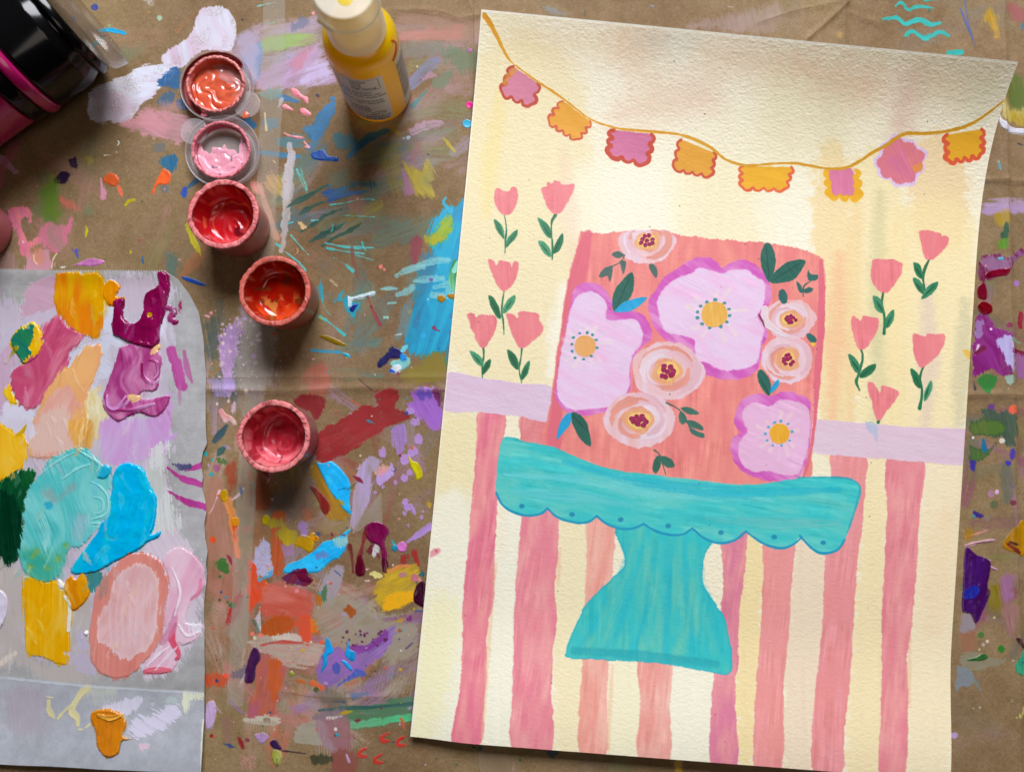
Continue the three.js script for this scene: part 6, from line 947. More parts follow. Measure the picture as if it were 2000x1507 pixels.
wet([[1380, 745], [1440, 705], [1452, 745], [1400, 790], [1365, 790]], [236, 184, 124], 'peach paint fleck', 0.9);
wet([[1150, 1185], [1190, 1160], [1275, 1180], [1215, 1240]], [232, 190, 140], 'peach paint fleck', 1.1);
F(0, 820, 4.651);
thin([[-300, 0], [260, 0], [250, 200], [-300, 300]], [222, 216, 230]);
wet([[-60, 60], [80, 90], [140, 140], [200, 120], [240, 200], [235, 300], [190, 440], [0, 560], [-60, 560]], [232, 174, 22], 'golden yellow paint smear', 0.6, { c2: [236, 192, 70], m: 0.25 });
L.line([[140, 140], [190, 110], [230, 45]], [30, 40, 16], { c: [214, 174, 40], h: 0.4, ro: 0.3 });
L.patch([[640, 0], [830, 0], [830, 240], [700, 230], [640, 150]], { c: [224, 170, 92], c2: [234, 214, 170], w: 6, d: 95, v: 14, ro: 0.35, h: 0.25 });
L.patch([[1480, 180], [1620, 100], [1560, 180], [1500, 230], [1400, 280]], { c: [208, 170, 220], w: 3, h: 0.3, ro: 0.3 });
thin([[1380, 260], [1520, 220], [1505, 530], [1590, 760], [1600, 1000], [1460, 1040], [1360, 1010], [1400, 700], [1330, 480]], [226, 230, 226], { dry: 0.38, w: 14, d: 85 });
thin([[1320, 440], [1430, 460], [1480, 560], [1430, 720], [1380, 600]], [206, 210, 206], { e: 5 });
for (const p of [[[1690, 460], [1760, 430], [1825, 410]], [[1520, 430], [1660, 530], [1830, 585]], [[1510, 635], [1700, 740], [1870, 785]]]) L.line(p, [14, 52, 60], { c: [176, 62, 136], c2: [190, 80, 160], w: 3, h: 0.2, ro: 0.35 });
L.patch([[1565, 395], [1640, 400], [1740, 400], [1700, 450], [1640, 450]], { c: [82, 80, 120], w: 3 });
wet([[-60, 600], [0, 560], [120, 480], [200, 450], [280, 450], [330, 490], [260, 640], [220, 800], [200, 1000], [200, 1100], [130, 1290], [50, 1330], [-60, 1310]], [10, 70, 40], 'dark green paint smear', 0.7, { c2: [36, 102, 54], m: 0.25, ro: 0.25, d: 100 });
L.patch([[-60, 640], [60, 650], [140, 720], [190, 900], [190, 1100], [120, 1290], [-60, 1300]], { c: [6, 50, 32], w: 8, ro: 0.2, h: 0.6, e: 4 });
wet([[400, 440], [480, 340], [700, 250], [800, 280], [930, 400], [1000, 450], [1000, 560], [1010, 700], [1000, 850], [930, 930], [830, 1040], [740, 1150], [640, 1170], [560, 1330], [500, 1450], [360, 1470], [260, 1420], [190, 1330], [170, 1200], [200, 1080], [210, 900], [240, 700], [300, 560]], [92, 190, 190], 'turquoise paint swirl', 0.7, { c2: [128, 206, 204], m: 0.45, d: 65, rc: [60, 166, 160], rim: 5, v: 20, h: 0.6, fs: 0.18 });
L.patch([[180, 1200], [260, 1130], [450, 1200], [600, 1150], [560, 1330], [500, 1450], [360, 1470], [250, 1410]], { c: [56, 160, 136], c2: [96, 180, 150], w: 10, e: 10, d: 75, h: 0.5, ro: 0.3, a: 0.8, dry: 0.1 });
L.patch([[380, 640], [450, 620], [520, 690], [650, 580], [680, 620], [500, 740], [400, 710]], { c: [150, 160, 160], a: 0.6, e: 6, w: 8, dry: 0.1, ro: 0.3 }).patch([[660, 900], [780, 850], [760, 1050], [680, 1080]], { c: [156, 186, 196], a: 0.7, e: 8, w: 8, dry: 0.1 }).dot(430, 780, 40, [30, 160, 190], { a: 0.7, e: 3 });
for (const p of [[[700, 270], [800, 330], [900, 400], [860, 490]], [[820, 560], [900, 600], [980, 700], [960, 850], [830, 900]], [[850, 700], [920, 720], [930, 820], [860, 850]], [[560, 540], [700, 440], [820, 400]], [[820, 940], [900, 940], [830, 1040]], [[380, 480], [520, 370], [680, 290]]]) L.line(p, [8, 26, 10], { c: [166, 222, 222], a: 0.7, dry: 0.2, h: 0.9, ro: 0.25 });
for (const [x, y] of [[300, 1230], [270, 1330], [420, 1340], [530, 1260], [600, 1130], [330, 1200]]) L.dot(x, y, 26, [150, 170, 70], { a: 0.6, e: 4, odd: 0.8 });
wet([[1060, 430], [1130, 390], [1200, 395], [1300, 450], [1360, 600], [1420, 720], [1400, 950], [1370, 1040], [1450, 1010], [1440, 1060], [1350, 1100], [1250, 1180], [1050, 1280], [860, 1380], [650, 1390], [680, 1290], [800, 1130], [880, 1020], [930, 920], [1000, 850], [1010, 650], [1030, 500]], [8, 174, 222], 'wet bright blue paint smear', 1.3, { c2: [30, 186, 216], m: 0.3, d: 105, ro: 0.16, v: 12, h: 0.6 });
wet([[900, 480], [950, 405], [1008, 440], [960, 530], [870, 520]], [16, 164, 200], 'bright blue paint dab', 0.9, { ro: 0.2 });
L.line([[960, 990], [970, 1060], [1050, 1080], [1070, 1030]], [14, 26, 24, 10], { c: [110, 180, 180], a: 0.5, dry: 0.2, ro: 0.2 });
F(0, 1100, 3.702);
thin([[-200, 0], [160, 60], [180, 300], [190, 640], [430, 740], [480, 640], [520, 330], [650, 280], [640, 620], [700, 800], [560, 850], [300, 850], [150, 740], [-200, 640]], [198, 190, 184], { dry: 0.16, w: 16, e: 4 });
thin([[-200, 780], [-20, 700], [100, 640], [60, 700], [-20, 760]], [232, 222, 206], { dry: 0.2 });
wet([[-80, 200], [20, 200], [55, 280], [30, 420], [-80, 550]], [214, 206, 224], 'lilac white paint dab', 0.9);
L.patch([[620, 90], [720, 60], [760, 130], [700, 180], [640, 190]], { c: [112, 108, 80], c2: [60, 150, 160], w: 6, ro: 0.35 });
wet([[180, 90], [300, 130], [460, 150], [520, 330], [500, 500], [490, 700], [430, 730], [300, 680], [190, 640], [170, 400], [155, 200]], [228, 170, 12], 'ochre yellow paint smear', 0.6, { c2: [232, 190, 80], d: 88, m: 0.4, mk: 0.6, h: 0.4, fs: 0.2 });
wet([[460, 150], [510, 85], [550, 110], [600, 65], [645, 200], [600, 290], [520, 340], [480, 250]], [222, 156, 30], 'ochre paint dab with pointed ends', 0.9, { c2: [206, 130, 24] });
wet([[420, 110], [470, 150], [450, 190], [415, 150]], [240, 236, 232], 'white paint fleck', 0.9);
L.line([[470, 240], [500, 300], [490, 480]], [26, 22, 26], { c: [240, 236, 226], dry: 0.1, h: 0.6, ro: 0.3 });
thin([[480, 650], [560, 635], [640, 650], [690, 800], [560, 770]], [202, 192, 212]);
thin([[540, 460], [600, 520], [640, 600], [600, 620], [560, 560]], [202, 192, 216], { dry: 0.05 });
wet([[600, 500], [630, 485], [640, 515], [615, 522]], [244, 242, 240], 'white paint fleck', 1.2);
wet([[1180, -40], [1290, -120], [1400, -60], [1480, 60], [1450, 200], [1370, 280], [1340, 420], [1460, 440], [1440, 520], [1340, 590], [1280, 580], [1300, 680], [1220, 790], [1050, 790], [1060, 720], [1170, 570], [1190, 330], [1220, 150]], [234, 202, 216], 'pale pink paint smear with white streaks', 0.8, { c2: [228, 176, 198], d: 110, v: 16, h: 0.6, w: 6, fs: 0.2 });
L.line([[1270, 430], [1240, 540], [1290, 650], [1270, 690]], [20, 50, 40, 20], { c: [212, 92, 118], dry: 0.06, h: 0.6, ro: 0.25 }).line([[1050, 780], [1120, 770], [1220, 770]], [40, 50, 30], { c: [216, 112, 130], dry: 0.1, h: 0.5 }).line([[1380, 260], [1440, 200], [1450, 120]], [20, 40, 20], { c: [226, 140, 168], a: 0.8, dry: 0.1 }).line([[1170, 560], [1240, 470], [1270, 330]], [50, 60, 30], { c: [206, 140, 170], a: 0.7, dry: 0.16, h: 0.5 });
for (const p of [[[1060, 740], [1150, 650], [1220, 600]], [[1120, 770], [1200, 680], [1280, 600]], [[1290, 440], [1350, 520], [1440, 490]], [[1240, 30], [1300, 200], [1260, 380]]]) L.line(p, [10, 22, 10], { c: [246, 236, 244], a: 0.8, dry: 0.14, h: 0.8, ro: 0.25 });
thin([[1340, 430], [1470, 440], [1450, 500], [1380, 500]], [232, 228, 236], { dry: 0.34, w: 10 });
wet([[660, 300], [700, 180], [800, 40], [900, -50], [1000, -80], [1100, -60], [1180, 10], [1220, 150], [1190, 330], [1160, 560], [1050, 700], [950, 800], [830, 830], [720, 790], [650, 680], [640, 450]], [220, 148, 136], 'oval of salmon paint worked pale pink in the middle', 0.7, { c2: [214, 136, 126], d: 95, rc: [236, 206, 176], rim: 4, h: 0.4, v: 12 });
L.patch([[780, 260], [850, 90], [960, 0], [1100, 40], [1160, 200], [1130, 450], [1060, 600], [950, 690], [870, 690], [770, 590], [700, 560], [700, 420]], { c: [228, 192, 194], c2: [222, 176, 176], rc: [236, 206, 206], rim: 5, w: 6, d: 98, ro: 0.3, h: 0.35, v: 8, rg: 0.2 });
for (let i = 0; i < 7; i++) L.line([[820 + i * 45, 120], [790 + i * 48, 330], [800 + i * 45, 590]], [6, 14, 8], { c: [238, 212, 212], a: 0.4, dry: 0.25, h: 0.4, ro: 0.3, e: 3 });
L.patch([[720, 140], [790, 90], [770, 200], [720, 240]], { c: [150, 130, 120], a: 0.55, e: 5, w: 6 });
// streaks that drag one colour into the next
{
  const r = rng(61), cols = [[240, 236, 244], [236, 200, 210], [214, 170, 200], [238, 206, 150], [170, 214, 214]];
  F(0, 0, 1);
  for (let i = 0; i < 130; i++) { const x = 10 + r() * 350, y = 560 + r() * 720, t = 1.57 + (r() - 0.5) * 1.2, l = 10 + r() * 38, bx = Math.floor(clamp(L.map(x, y)[0], 0, L.w - 1)), by = Math.floor(clamp(L.map(x, y)[1], 0, L.h - 1)), j = (by * L.w + bx) * 3, here = [L.C[j], L.C[j + 1], L.C[j + 2]], c = i % 3 ? here.map((q) => lerp(q, 240, 0.3)) : here.map((q, m) => lerp(q, cols[i % 5][m], 0.4));
    L.line([[x, y], [x + Math.cos(t) * l * 0.5 + (r() - 0.5) * 8, y + Math.sin(t) * l * 0.5], [x + Math.cos(t) * l, y + Math.sin(t) * l]], [3, 5 + r() * 9, 2], { c, a: 0.3 + r() * 0.4, e: 1.5, w: 4, dry: 0.3, dry1: 0.45, h: 0.5, ro: 0.3, v: 14 }); }
}
const OUTLINE = [[-110, 524], [0, 527], [120, 530], [240, 530], [326, 531], [348, 545], [370, 575], [388, 610], [397, 660], [402, 730], [401, 800], [403, 850], [404, 866], [396, 882], [392, 905], [396, 930], [394, 950], [401, 978], [404, 1000], [399, 1022], [401, 1050], [406, 1075], [403, 1100], [405, 1120], [398, 1180], [399, 1250], [400, 1330], [400, 1400], [398, 1450], [395, 1504], [300, 1500], [200, 1496], [100, 1490], [-110, 1482]];
const FLAP = [[-110, 1314], [0, 1321], [95, 1330], [189, 1339], [300, 1346], [400, 1352], [400, 1400], [398, 1450], [396, 1505.5], [300, 1501.5], [200, 1497.5], [100, 1491.5], [-110, 1483.5]];
const paletteLift = (px, py) => (1.0 + 0.5 * vn(px * 0.02 + 4, py * 0.02) + 1.1 * sstep(370, 405, px) * vn(py * 0.03, 3) + 2.6 * sstep(1380, 1510, py) + 1.2 * Math.pow(sstep(575, 528, py), 2)) * MM;
const cutX = 0;
F(0, 1100, 3.702);                                             // marks on the turned-up flap: drawn on a sheet of their own
const FLAPSHEET = new Sheet(850, 380, (px, py) => { const [x, z] = onTable(px, py, PY); return [(x - PX0) * PRES, (z - 0.119) * PRES]; }, PRES * EYE / FOCAL, 0.4);
for (let y = 0, i = 0; y < FLAPSHEET.h; y++) for (let x = 0; x < FLAPSHEET.w; x++, i++) { const big = fbm(x * 0.008 + 30, y * 0.008) - 0.5, mid = fbm(x * 0.05, y * 0.05 + 80) - 0.5, fine = vn(x * 0.5, y * 0.5) - 0.5, v = big * 36 + mid * 24 + fine * 12; FLAPSHEET.C[i * 3] = 180 + v; FLAPSHEET.C[i * 3 + 1] = 183 + v; FLAPSHEET.C[i * 3 + 2] = 190 + v; }
const flapMark = (pts, c, o = {}) => FLAPSHEET.patch(pts, { c, e: 1.5, w: 5, v: 10, h: 0.2, ro: 0.35, ...o });
flapMark([[50, 930], [300, 900], [330, 1180], [160, 1220], [60, 1100]], [180, 164, 178], { a: 0.6, e: 16, w: 20 });
flapMark([[650, 900], [800, 880], [820, 960], [680, 980]], [200, 202, 190], { a: 0.7, e: 10, w: 14 });
for (const [p, w] of [[[[640, 880], [570, 960], [520, 1060], [560, 1110], [570, 1160]], [50, 50, 44, 50, 20]], [[[335, 960], [375, 970]], [20, 10]], [[[350, 990], [355, 1060], [395, 1118]], [20, 36, 16]], [[[420, 1122], [480, 1050], [520, 1040]], [16, 20, 30]], [[[565, 1195], [610, 1190], [655, 1155]], [12, 16, 10]]]) FLAPSHEET.line(p, w, { c: [222, 212, 160], w: 4, dry: 0.16, h: 0.2 });
flapMark([[740, 1050], [830, 1000], [1030, 970], [970, 1070], [900, 1095]], [220, 216, 234], { dry: 0.12 });
flapMark([[950, 1150], [1000, 1110], [1080, 1090], [1100, 1020], [1120, 1070], [1270, 1010], [1285, 1120], [1150, 1210], [1010, 1262], [940, 1210]], [222, 216, 236], { dry: 0.3, w: 8, d: 30 });
flapMark([[1185, 1005], [1240, 955], [1290, 985], [1270, 1010], [1230, 995]], [186, 200, 200], { dry: 0.05 });
flapMark([[1320, 930], [1490, 920], [1480, 970], [1400, 990], [1330, 1080], [1310, 1050]], [230, 234, 206], { dry: 0.26, w: 8 });
flapMark([[1010, 1295], [1090, 1300], [1040, 1335]], [226, 200, 214], { dry: 0.2 });
FLAPSHEET.line([[-300, 815], [0, 822], [350, 856], [700, 888], [1090, 912], [1482, 932]], [16, 16], { c: [206, 212, 216], w: 2, a: 0.7, dry: 0.1 }).line([[1475, 1120], [1470, 1250], [1465, 1500]], [10, 16, 10], { c: [232, 234, 220], dry: 0.3 });
const ORANGE_BLOB = [[690, 1060], [800, 1050], [890, 1090], [920, 1140], [910, 1230], [960, 1260], [900, 1275], [870, 1360], [790, 1382], [720, 1310], [700, 1200], [655, 1110]];
flapMark(ORANGE_BLOB, [216, 130, 18], { c2: [208, 122, 22], d: 88, h: 0.5, ro: 0.22, rc: [222, 140, 30], w: 3 });
FLAPSHEET.line([[720, 1090], [800, 1110], [880, 1090]], [20, 40, 20], { c: [232, 164, 60], dry: 0.15, h: 0.7, ro: 0.2 });
{
  const palette = thing('palette_paper', 'sheet of grey waxed paper used as a palette, covered with wet paint smears', 'palette');
  const maps = L.textures(1.4), flapMaps = FLAPSHEET.textures(1.2);
  const teeth = (g, edge, place, uvOf) => {                    // the saw-toothed cut
    const pos = [], uv = [], norm = [];
    for (let i = 0; i < edge.length - 1; i++) {
      const [ax, ay] = edge[i], [bx, by] = edge[i + 1], n = Math.max(1, Math.round(Math.hypot(bx - ax, by - ay) / 5.2));
      for (let k = 0; k < n; k++) for (const [q, up] of [[k / n, -0.6], [(k + 1) / n, -0.6], [(k + 0.5) / n, 3.2]]) { const px = lerp(ax, bx, q), py = lerp(ay, by, q) - up; pos.push(...place(px, py)); uv.push(...uvOf(px, py)); norm.push(0, 1, 0); }
    }
    const t = new THREE.BufferGeometry(); t.setAttribute('position', new THREE.Float32BufferAttribute(pos, 3)); t.setAttribute('uv', new THREE.Float32BufferAttribute(uv, 2)); t.setAttribute('normal', new THREE.Float32BufferAttribute(norm, 3));
    return mergeGeometries([g.toNonIndexed(), t]);
  };
  const at = (px, py, extra = 0) => { const [x, z] = onTable(px, py, PY); return [x, paletteLift(px, py) + extra, z]; };
  const uvOf = (px, py) => paletteUV(...onTable(px, py, PY));
  const flapUV = (px, py) => { const [x, z] = onTable(px, py, PY); return [(x - PX0) * PRES / 850, (z - 0.119) * PRES / 380]; };
  const paper = new THREE.MeshPhysicalMaterial({ ...maps, roughness: 1, bumpScale: 0.6 * MM, transparent: true, opacity: 0.9 });
  mesh('waxed_sheet', teeth(clippedGrid(OUTLINE, 5, (px, py) => at(px, py), uvOf), OUTLINE.slice(0, 5), (px, py) => at(px, py), uvOf), paper, palette);
  const flapPaper = new THREE.MeshPhysicalMaterial({ ...flapMaps, roughness: 1, bumpScale: 0.6 * MM });
  const flap = mesh('folded_flap', teeth(clippedGrid(FLAP, 5, (px, py) => at(px, py, 0.5 * MM), flapUV), FLAP.slice(0, 6), (px, py) => at(px, py, 0.5 * MM), flapUV), flapPaper, palette);
  flap.userData.label = 'turned-up flap of the waxed paper with a saw-toothed edge';
  const wetPaint = new THREE.MeshPhysicalMaterial({ ...maps, roughness: 1, bumpScale: 1.1 * MM });
  const raise = (sheet, toTexel, mm, extra) => (px, py, inner) => { const [tx, ty] = toTexel(px, py), rise = Math.sqrt(Math.min(1, inner / 3)); return at(px, py, (inner <= 0.01 ? -0.15 : 0.06 + rise * mm * (0.45 + 0.8 * sheet.height(tx, ty) + 0.5 * vn(px * 0.06, py * 0.06) + 0.2 * vn(px * 0.16 + 8, py * 0.16))) * MM + extra); };
  for (const [outline, mm, label] of blobs) mesh('paint_daub', clippedGrid(outline, 2, raise(L, L.map, mm, 0), uvOf), wetPaint, palette).userData.label = label;
  F(0, 1100, 3.702);
  mesh('paint_daub', clippedGrid(smooth(toPhoto(ORANGE_BLOB), true, 4), 2, raise(FLAPSHEET, FLAPSHEET.map, 0.8, 0.5 * MM), flapUV), new THREE.MeshPhysicalMaterial({ ...flapMaps, roughness: 1, bumpScale: 0.9 * MM }), flap).userData.label = 'orange paint dab on the flap';
}

// ---------------------------------------------------------------- pots, lids, bottle and jar
const V2 = (x, y) => new THREE.Vector2(x * MM, y * MM);
const lathe = (pts, seg = 96) => new THREE.LatheGeometry(pts.map(([x, y]) => V2(x, y)), seg);
function baseAt(rimX, rimY, rise) {                            // where a thing stands whose upper rim, `rise` metres up, is centred on that pixel
  return onTable(rimX, rimY, rise);
}
// a surface of revolution made uneven: profile(u) -> [r, y] in mm, bump(theta, u) -> mm outward, tint(theta, u, x, z) -> sRGB
function uneven(profile, nu, nt, bump, tint) {
  const pos = [], col = [], idx = [];
  for (let j = 0; j <= nu; j++) for (let i = 0; i < nt; i++) {
    const u = j / nu, th = i / nt * Math.PI * 2, [r, y] = profile(u), [dr, dy] = bump(th, u, r, y), R = Math.max(0, r + dr);
    const x = Math.cos(th) * R, z = Math.sin(th) * R;
    pos.push(x * MM, (y + dy) * MM, z * MM);
    const c = tint(th, u, x, z); col.push(lin(clamp(c[0], 0, 255)), lin(clamp(c[1], 0, 255)), lin(clamp(c[2], 0, 255)));
  }
  for (let j = 0; j < nu; j++) for (let i = 0; i < nt; i++) { const a = j * nt + i, b = j * nt + (i + 1) % nt, c = a + nt, d = b + nt; idx.push(a, c, b, b, c, d); }
  const g = new THREE.BufferGeometry();
  g.setAttribute('position', new THREE.Float32BufferAttribute(pos, 3)); g.setAttribute('color', new THREE.Float32BufferAttribute(col, 3)); g.setIndex(idx); g.computeVertexNormals();
  return g;
}
const around = (th, f) => [Math.cos(th) * f + 60, Math.sin(th) * f + 60];   // a seamless way round a ring for noise
const mixc = (a, b, t) => [lerp(a[0], b[0], t), lerp(a[1], b[1], t), lerp(a[2], b[2], t)];
const POT_H = 27;
function pot(px, py, label, look, seed) {
  const [x, z] = onTable(px, py, POT_H * MM);
  const g = thing('paint_pot', label, 'paint pot', [x, z], kraftHeight(x, z) + 0.5 * MM, 'small open paint pots');
  mesh('body', lathe([[0.01, 0], [14.6, 0], [15.6, 0.5], [16.2, 1.6], [16.6, 8], [16.7, 15], [16.6, 20.6], [17.0, 21.2], [17.1, 22.6], [16.6, 23.2], [16.5, 26.4], [15.7, 26.6], [15.3, 25], [15.1, 4], [0.01, 3.4]]), new THREE.MeshPhysicalMaterial({ color: rgb(...look.body), roughness: 0.32, transmission: 0.22, thickness: 0 }), g);
  // dried paint round the lip
  const lip = uneven((u) => { const a = u * Math.PI * 2, sq = (q) => Math.sign(q) * Math.pow(Math.abs(q), 0.7); return [16.5 + 1.38 * sq(Math.cos(a)), 26.0 + 1.0 * sq(Math.sin(a))]; }, 20, 320,
    (th, u) => { const [a, b] = around(th, 2.6 + seed * 0.3); const n = vn(a * 0.5, b * 0.5) * 0.8 + vn(a, b + u * 2) * 0.8 + vn(a * 2.3 + u * 3, b * 2.3) * 0.55 + vn(a * 4.7 + vn(a * 3, b * 3) * 2, b * 4.7 + u * 6) * 0.4 - 1.2; const top = Math.sin(u * Math.PI * 2) > -0.2 ? 1 : 0.4; return [n * 0.75 * top, n * 0.7 * top]; },
    (th, u) => { const [a, b] = around(th, 30); const wq = vn(a * 0.3 + u * 4, b * 0.3) * 5; const crack = sstep(0.6, 0.72, vn(a * 0.42 + wq, b * 0.42 + u * 6 + seed)) * sstep(0.35, 0.6, vn(a * 0.1 + 3, b * 0.1 + seed * 3)); const inner = Math.cos(u * Math.PI * 2) < -0.75 ? 0.6 : 0; const c = mixc(mixc(look.lip, look.lip2, vn(a * 0.4 + u * 2, b * 0.4)), look.crack, clamp(crack * 0.5 + inner * 0.5 + 0.35 * sstep(0.7, 0.85, vn(a * 1.3 + 7, b * 1.3 + u * 11)))); const s = (vn(a * 4, b * 4 + u * 30) - 0.5) * 18; return c.map((q) => q + s); });
  mesh('dried_paint_lip', lip, new THREE.MeshStandardMaterial({ vertexColors: true, roughness: 0.5 }), g);
  // the paint left inside
  const floor = look.floor, fr0 = 14.3;
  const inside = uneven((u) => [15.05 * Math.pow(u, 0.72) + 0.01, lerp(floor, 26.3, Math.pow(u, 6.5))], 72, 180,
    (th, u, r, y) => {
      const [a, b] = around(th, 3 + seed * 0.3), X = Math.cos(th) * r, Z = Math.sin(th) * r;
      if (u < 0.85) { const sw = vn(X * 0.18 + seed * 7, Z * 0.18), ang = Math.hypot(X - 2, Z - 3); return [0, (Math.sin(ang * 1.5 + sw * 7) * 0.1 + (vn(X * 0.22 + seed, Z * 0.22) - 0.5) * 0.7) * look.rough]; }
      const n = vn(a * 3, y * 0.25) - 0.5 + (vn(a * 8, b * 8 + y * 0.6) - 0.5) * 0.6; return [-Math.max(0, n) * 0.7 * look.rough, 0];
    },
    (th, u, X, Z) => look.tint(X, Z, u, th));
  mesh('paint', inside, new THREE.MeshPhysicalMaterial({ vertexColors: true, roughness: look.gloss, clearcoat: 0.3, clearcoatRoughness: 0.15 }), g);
  return g;
}
const swirl = (X, Z, cx, cz, k, s) => Math.sin(Math.hypot(X - cx, Z - cz) * k + vn(X * 0.25 + s, Z * 0.25) * 5) * 0.5 + 0.5;
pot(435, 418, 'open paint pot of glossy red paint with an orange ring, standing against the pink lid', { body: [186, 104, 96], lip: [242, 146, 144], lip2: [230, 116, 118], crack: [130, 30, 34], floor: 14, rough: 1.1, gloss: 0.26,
  tint: (X, Z, u) => { let c = mixc([176, 12, 20], [206, 26, 40], vn(X * 0.3, Z * 0.3)); const r = Math.hypot(X, Z); if (u < 0.84) { c = mixc(c, [224, 96, 60], sstep(0.75, 1, swirl(X, Z, 3, 2, 1.0, 3)) * sstep(6, 11, r) * (Z < 6 ? 1 : 0.3)); c = mixc(c, [232, 96, 104], sstep(5, 12, Z) * vn(X * 0.4 + 9, Z * 0.4) * 0.9); c = mixc(c, [96, 8, 22], sstep(3.2, 2.2, Math.hypot(X - 4, Z - 5.5)) * 0.8); c = mixc(c, [196, 60, 74], sstep(2.0, 1.2, Math.hypot(X - 6, Z - 4.6)) * 0.7); } else c = mixc(c, [226, 106, 100], sstep(0.45, 0.75, vn(X * 0.5 + 3, Z * 0.5)) * sstep(0.8, 0.97, u)); return c; } }, 1);  // pink towards the near side is light on the paint, put into the tint
pot(536, 568, 'open paint pot of wet dark orange red paint with brown flecks', { body: [186, 96, 72], lip: [224, 118, 104], lip2: [208, 92, 76], crack: [110, 30, 20], floor: 15, rough: 0.6, gloss: 0.14,
  tint: (X, Z, u) => { let c = mixc([150, 12, 4], [178, 34, 8], vn(X * 0.25 + 4, Z * 0.25)); if (u < 0.84) { c = mixc(c, [232, 84, 34], sstep(3, 10, Z + (vn(X * 0.3, Z * 0.3) - 0.5) * 6) * 0.85); c = mixc(c, [120, 60, 24], sstep(0.62, 0.8, vn(X * 0.32 + 22, Z * 0.32 + 3)) * 0.8); c = mixc(c, [206, 140, 70], sstep(0.66, 0.8, vn(X * 0.26 + 51, Z * 0.2) * 0.8 + vn(X * 0.9, Z * 0.9) * 0.2) * sstep(-4, 4, Z) * 0.8); } else c = mixc(c, [214, 116, 92], sstep(0.5, 0.75, vn(X * 0.6 + 3, Z * 0.6)) * sstep(0.8, 0.97, u)); return c; } }, 2);
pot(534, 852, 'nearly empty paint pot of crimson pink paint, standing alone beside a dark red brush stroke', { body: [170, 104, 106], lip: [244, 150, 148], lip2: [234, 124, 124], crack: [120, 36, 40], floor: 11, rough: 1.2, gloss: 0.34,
  tint: (X, Z, u) => { let c = mixc([168, 22, 42], [196, 44, 66], vn(X * 0.3 + 8, Z * 0.3)); if (u < 0.84) { c = mixc(c, [232, 110, 122], sstep(2, 10, Z + (vn(X * 0.35, Z * 0.35 + 6) - 0.5) * 8) * 0.9); c = mixc(c, [66, 12, 26], sstep(0.78, 0.86, vn(X * 0.4 + 31, Z * 0.3 + 8) * 0.7 + vn(X * 1.1, Z * 1.1) * 0.3) * 0.7); c = mixc(c, [236, 140, 140], sstep(0.8, 1, swirl(X, Z, -2, 0, 0.9, 8)) * sstep(7, 12, Math.hypot(X, Z)) * 0.7); } else c = mixc(c, [234, 128, 130], sstep(0.4, 0.7, vn(X * 0.5 + 13, Z * 0.5)) * sstep(0.78, 0.95, u)); return c; } }, 3);  // brighter pink on the near side: the lit wall painted into the colour
pot(-104, 424, 'dusty pink paint pot standing by the pink brush marks above the waxed paper', { body: [196, 112, 116], lip: [226, 130, 136], lip2: [214, 110, 118], crack: [140, 50, 60], floor: 10, rough: 0.6, gloss: 0.25, tint: (X, Z) => mixc([206, 96, 110], [226, 140, 146], vn(X * 0.3, Z * 0.3)) }, 4);

